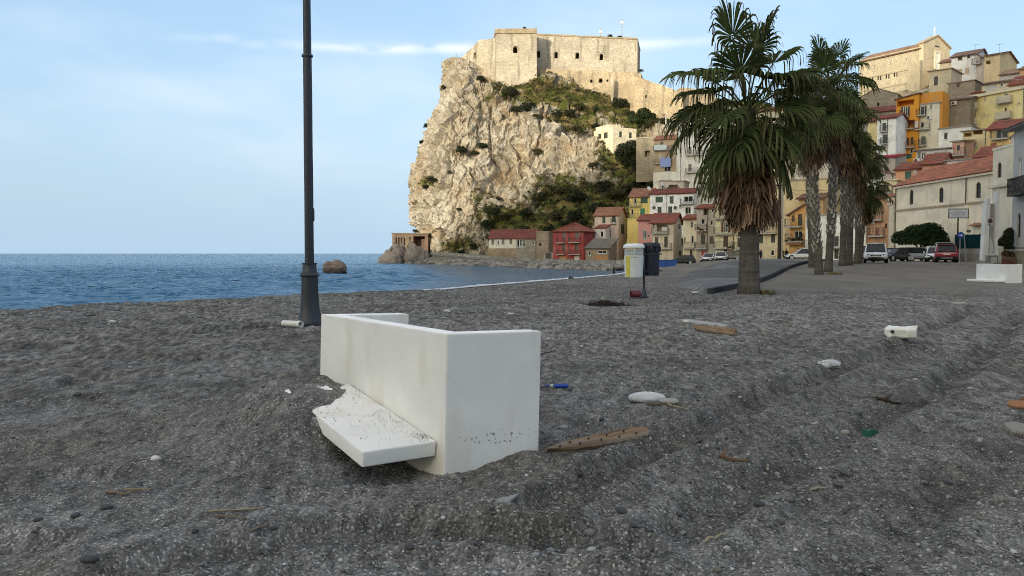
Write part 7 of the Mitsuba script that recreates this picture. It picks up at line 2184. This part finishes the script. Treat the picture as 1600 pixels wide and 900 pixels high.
for zf_, n_, h_ in ((.80, 3, .16), (.55, 10, .19), (.28, 9, .19)):      # three lines, too small in the photograph to be read
    w_ = .125
    xx = (x0 + x1) / 2 - n_ * w_ / 2
    zb_ = z0 - P[2] + (z1 - z0) * zf_ - h_ / 2
    for j in range(n_):
        a_ = xx + j * w_
        kind = rr_.randrange(4)
        st_ = [[(0, 0, .02, 1), (.02, .4, .07, .55)], [(0, 0, .02, 1), (.02, .85, .08, 1), (.06, 0, .08, .8)], [(0, .0, .08, .16), (0, .45, .08, .6), (.0, .85, .08, 1)], [(.03, 0, .055, 1)]][kind]
        for p0, q0, p1, q1 in st_:
            ms.append(box(a_ + p0, a_ + p1, -.0745, -.0705, zb_ + q0 * h_, zb_ + q1 * h_))
put(sg + '__lettering', xf(cat(ms), R, P), 'paint', (.13, .13, .13))

ps = thing('parking_sign', 'white and blue parking sign on a thin post before the palms', 'sign')
P = ground_at(1301.5, 50); k = 50 / F
zz = lambda py: zat(py, 50) - P[2]
put(ps + '__post', xf(tube([(0, .03, -.3), (0, .03, zz(331))], .03, 8), None, P), 'paint', (.22, .22, .22), smooth=50)
put(ps + '__panel', xf(rbox(-4.6 * k, 4.6 * k, -.03, -.005, zz(348), zz(330), .005), None, P), 'paint', (.42, .43, .47))
put(ps + '__blue_field', xf(box(-3.1 * k, 3.1 * k, -.035, -.031, zz(341), zz(331.3)), None, P), 'paint', (.02, .035, .22))
tm = meshkit.text_mesh('P', 6.6 * k, .003, True)
v = np.array(tm.vertices); v = np.stack([v[:, 0] - np.ptp(v[:, 0]) / 2, -v[:, 2], v[:, 1]], 1)
put(ps + '__letter', xf((v, np.array(tm.faces)), None, P + [0, -.0365, zz(339.6)]), 'paint', (.7, .7, .72))

ds = thing('direction_sign', 'round blue arrow sign on a post just right of the red car', 'sign')
P = ground_at(1500, 60); k = 60 / F
zz = lambda py: zat(py, 60) - P[2]
put(ds + '__post', xf(tube([(0, .03, -.3), (0, .03, zz(362))], .03, 8), None, P), 'paint', (.28, .28, .28), smooth=50)
disc = lathe([(5.2 * k, -.01), (5.2 * k, .01)], 28)
put(ds + '__disc', xf(disc, rx(math.pi / 2), P + [0, -.03, zz(367.5)]), 'paint', (.02, .07, .35))
arrow = extrude([(-3.2 * k, -.7 * k), (.4 * k, -.7 * k), (.4 * k, -2.4 * k), (3.2 * k, 0), (.4 * k, 2.4 * k), (.4 * k, .7 * k), (-3.2 * k, .7 * k)], .004)
put(ds + '__arrow', xf((np.stack([arrow[0][:, 0], -arrow[0][:, 2], arrow[0][:, 1]], 1), arrow[1]), None, P + [0, -.0415, zz(367.5)]), 'paint', (.7, .7, .7))
put(ds + '__side_panel', xf(box(3 * k, 10 * k, .0, .02, zz(362), zz(358)), ry(.12), P + [0, .02, 0]), 'paint', (.10, .11, .10))
tp = thing('leaning_post', 'thin grey leaning post right of the blue arrow sign', 'post')
P2 = ground_at(1510, 64)
put(tp + '__post', tube([P2 - [0, 0, .2], P2 + [-.22, 0, 2.4]], .04, 8), 'paint', (.25, .25, .24), smooth=50)

ns_ = thing('no_parking_sign', 'square white no parking sign on a post before the white pylon', 'sign')
P = ground_at(1545.5, 60); k = 60 / F
zz = lambda py: zat(py, 60) - P[2]
put(ns_ + '__post', xf(tube([(0, .03, -.3), (0, .03, zz(342))], .03, 8), None, P), 'paint', (.20, .20, .20), smooth=50)
put(ns_ + '__panel', xf(rbox(-4.4 * k, 4.4 * k, -.03, -.005, zz(353), zz(341), .005), None, P), 'paint', (.50, .47, .49))
put(ns_ + '__disc', xf(lathe([(3.2 * k, -.004), (3.2 * k, .004)], 24), rx(math.pi / 2), P + [0, -.036, zz(345.3)]), 'paint', (.03, .035, .09))
put(ns_ + '__ring', xf(hollow_tube(np.array([0, -.006, 0.0]), np.array([0, .004, 0.0]), 3.7 * k, 3.0 * k), None, P + [0, -.040, zz(345.3)]), 'paint', (.22, .06, .07))
put(ns_ + '__bar', xf(box(-3.0 * k, 3.0 * k, -.004, .004, -.4 * k, .4 * k), ry(math.radians(45)), P + [0, -.045, zz(345.3)]), 'paint', (.22, .06, .07))
put(ns_ + '__caption', xf(box(-2.2 * k, 1.2 * k, -.034, -.031, zz(352), zz(350.2)), None, P), 'paint', (.12, .1, .12))

py_ = thing('pylon', 'white concrete pylon with a slanting brace beside the bell gable', 'pylon')
Y = 66; k = Y / F
P = ground_at(1542, Y)
zz = lambda py: zat(py, Y) - P[2]
X = lambda px: (px - 1542) * k
put(py_ + '__shaft', xf(hull([(X(a), y_, zz(b)) for a, b in ((1536, 407), (1545, 407), (1538, 346), (1545.5, 346), (1545.5, 310), (1541, 310)) for y_ in (0, .5)]), None, P), 'plaster', (.66, .65, .64))
put(py_ + '__brace', xf(hull([(X(a), y_, zz(b)) for a, b in ((1546, 368), (1546, 392), (1553, 392), (1551.5, 380)) for y_ in (.05, .45)]), None, P), 'plaster', (.60, .60, .59))
put(py_ + '__post', xf(box(X(1555), X(1559.5), 0, .4, -.3, zz(300)), None, P), 'plaster', (.66, .65, .64))
put(py_ + '__infill', xf(box(X(1545.6), X(1554.9), .3, .38, zz(392), zz(318)), None, P), 'plaster', (.33, .31, .30))
bx_ = thing('cabinet', 'grey metal cabinet with a white panel at the foot of the pylon', 'cabinet')
P = ground_at(1553, 61); k = 61 / F
put(bx_ + '__box', xf(rbox(-7 * k, 7 * k, 0, .5, -.1, 15 * k, .02), None, P), 'paint', (.16, .16, .155))
put(bx_ + '__door', xf(rbox(-5 * k, 5 * k, -.02, -.002, 3 * k, 12.5 * k, .005), None, P), 'paint', (.42, .44, .44))
lw = thing('low_wall', 'low concrete wall with dark green netting behind the red car', 'wall')
A, B = ground_at(1489, 80), ground_at(1539, 76)
e = (B - A)[:2]; L_ = np.linalg.norm(e); ang_ = math.atan2(e[1], e[0])
zw = zat(388.5, 78) - A[2]
put(lw + '__wall', xf(box(0, L_, 0, .3, -.4, zw), rz(ang_), A), 'masonry', (.33, .31, .285))
put(lw + '__netting', xf(box(0.05, L_ - .02, .12, .15, zw + .003, zat(366.5, 78) - A[2]), rz(ang_), A), 'matte', (.008, .028, .030))
for j in range(6):
    put(lw + '__post', xf(tube([(.1 + j * (L_ - .2) / 5, .19, zw), (.1 + j * (L_ - .2) / 5, .19, zat(365, 78) - A[2])], .03, 6), rz(ang_), A), 'paint', (.05, .06, .06))
# weeds at the palm's foot
wd = thing('weed_tuft', 'dry yellow grass tuft at the foot of the near palm', 'grass tuft')
G = ground(1196, 459)
m, cc = leaf_cloud(160, [(0, 0, .03, .35, .2, .08)], .05, 5, (.20, .17, .07), shell=.1)
put(wd + '__blades', xf(m, None, G), 'leaf', cc)
wd = thing('weed_tuft', 'dry pale grass tuft at the foot of the second palm', 'grass tuft')
G = ground(1303, 429)
m, cc = leaf_cloud(160, [(0, 0, .03, .5, .2, .1)], .06, 6, (.22, .18, .08), shell=.1)
put(wd + '__blades', xf(m, None, G), 'leaf', cc)
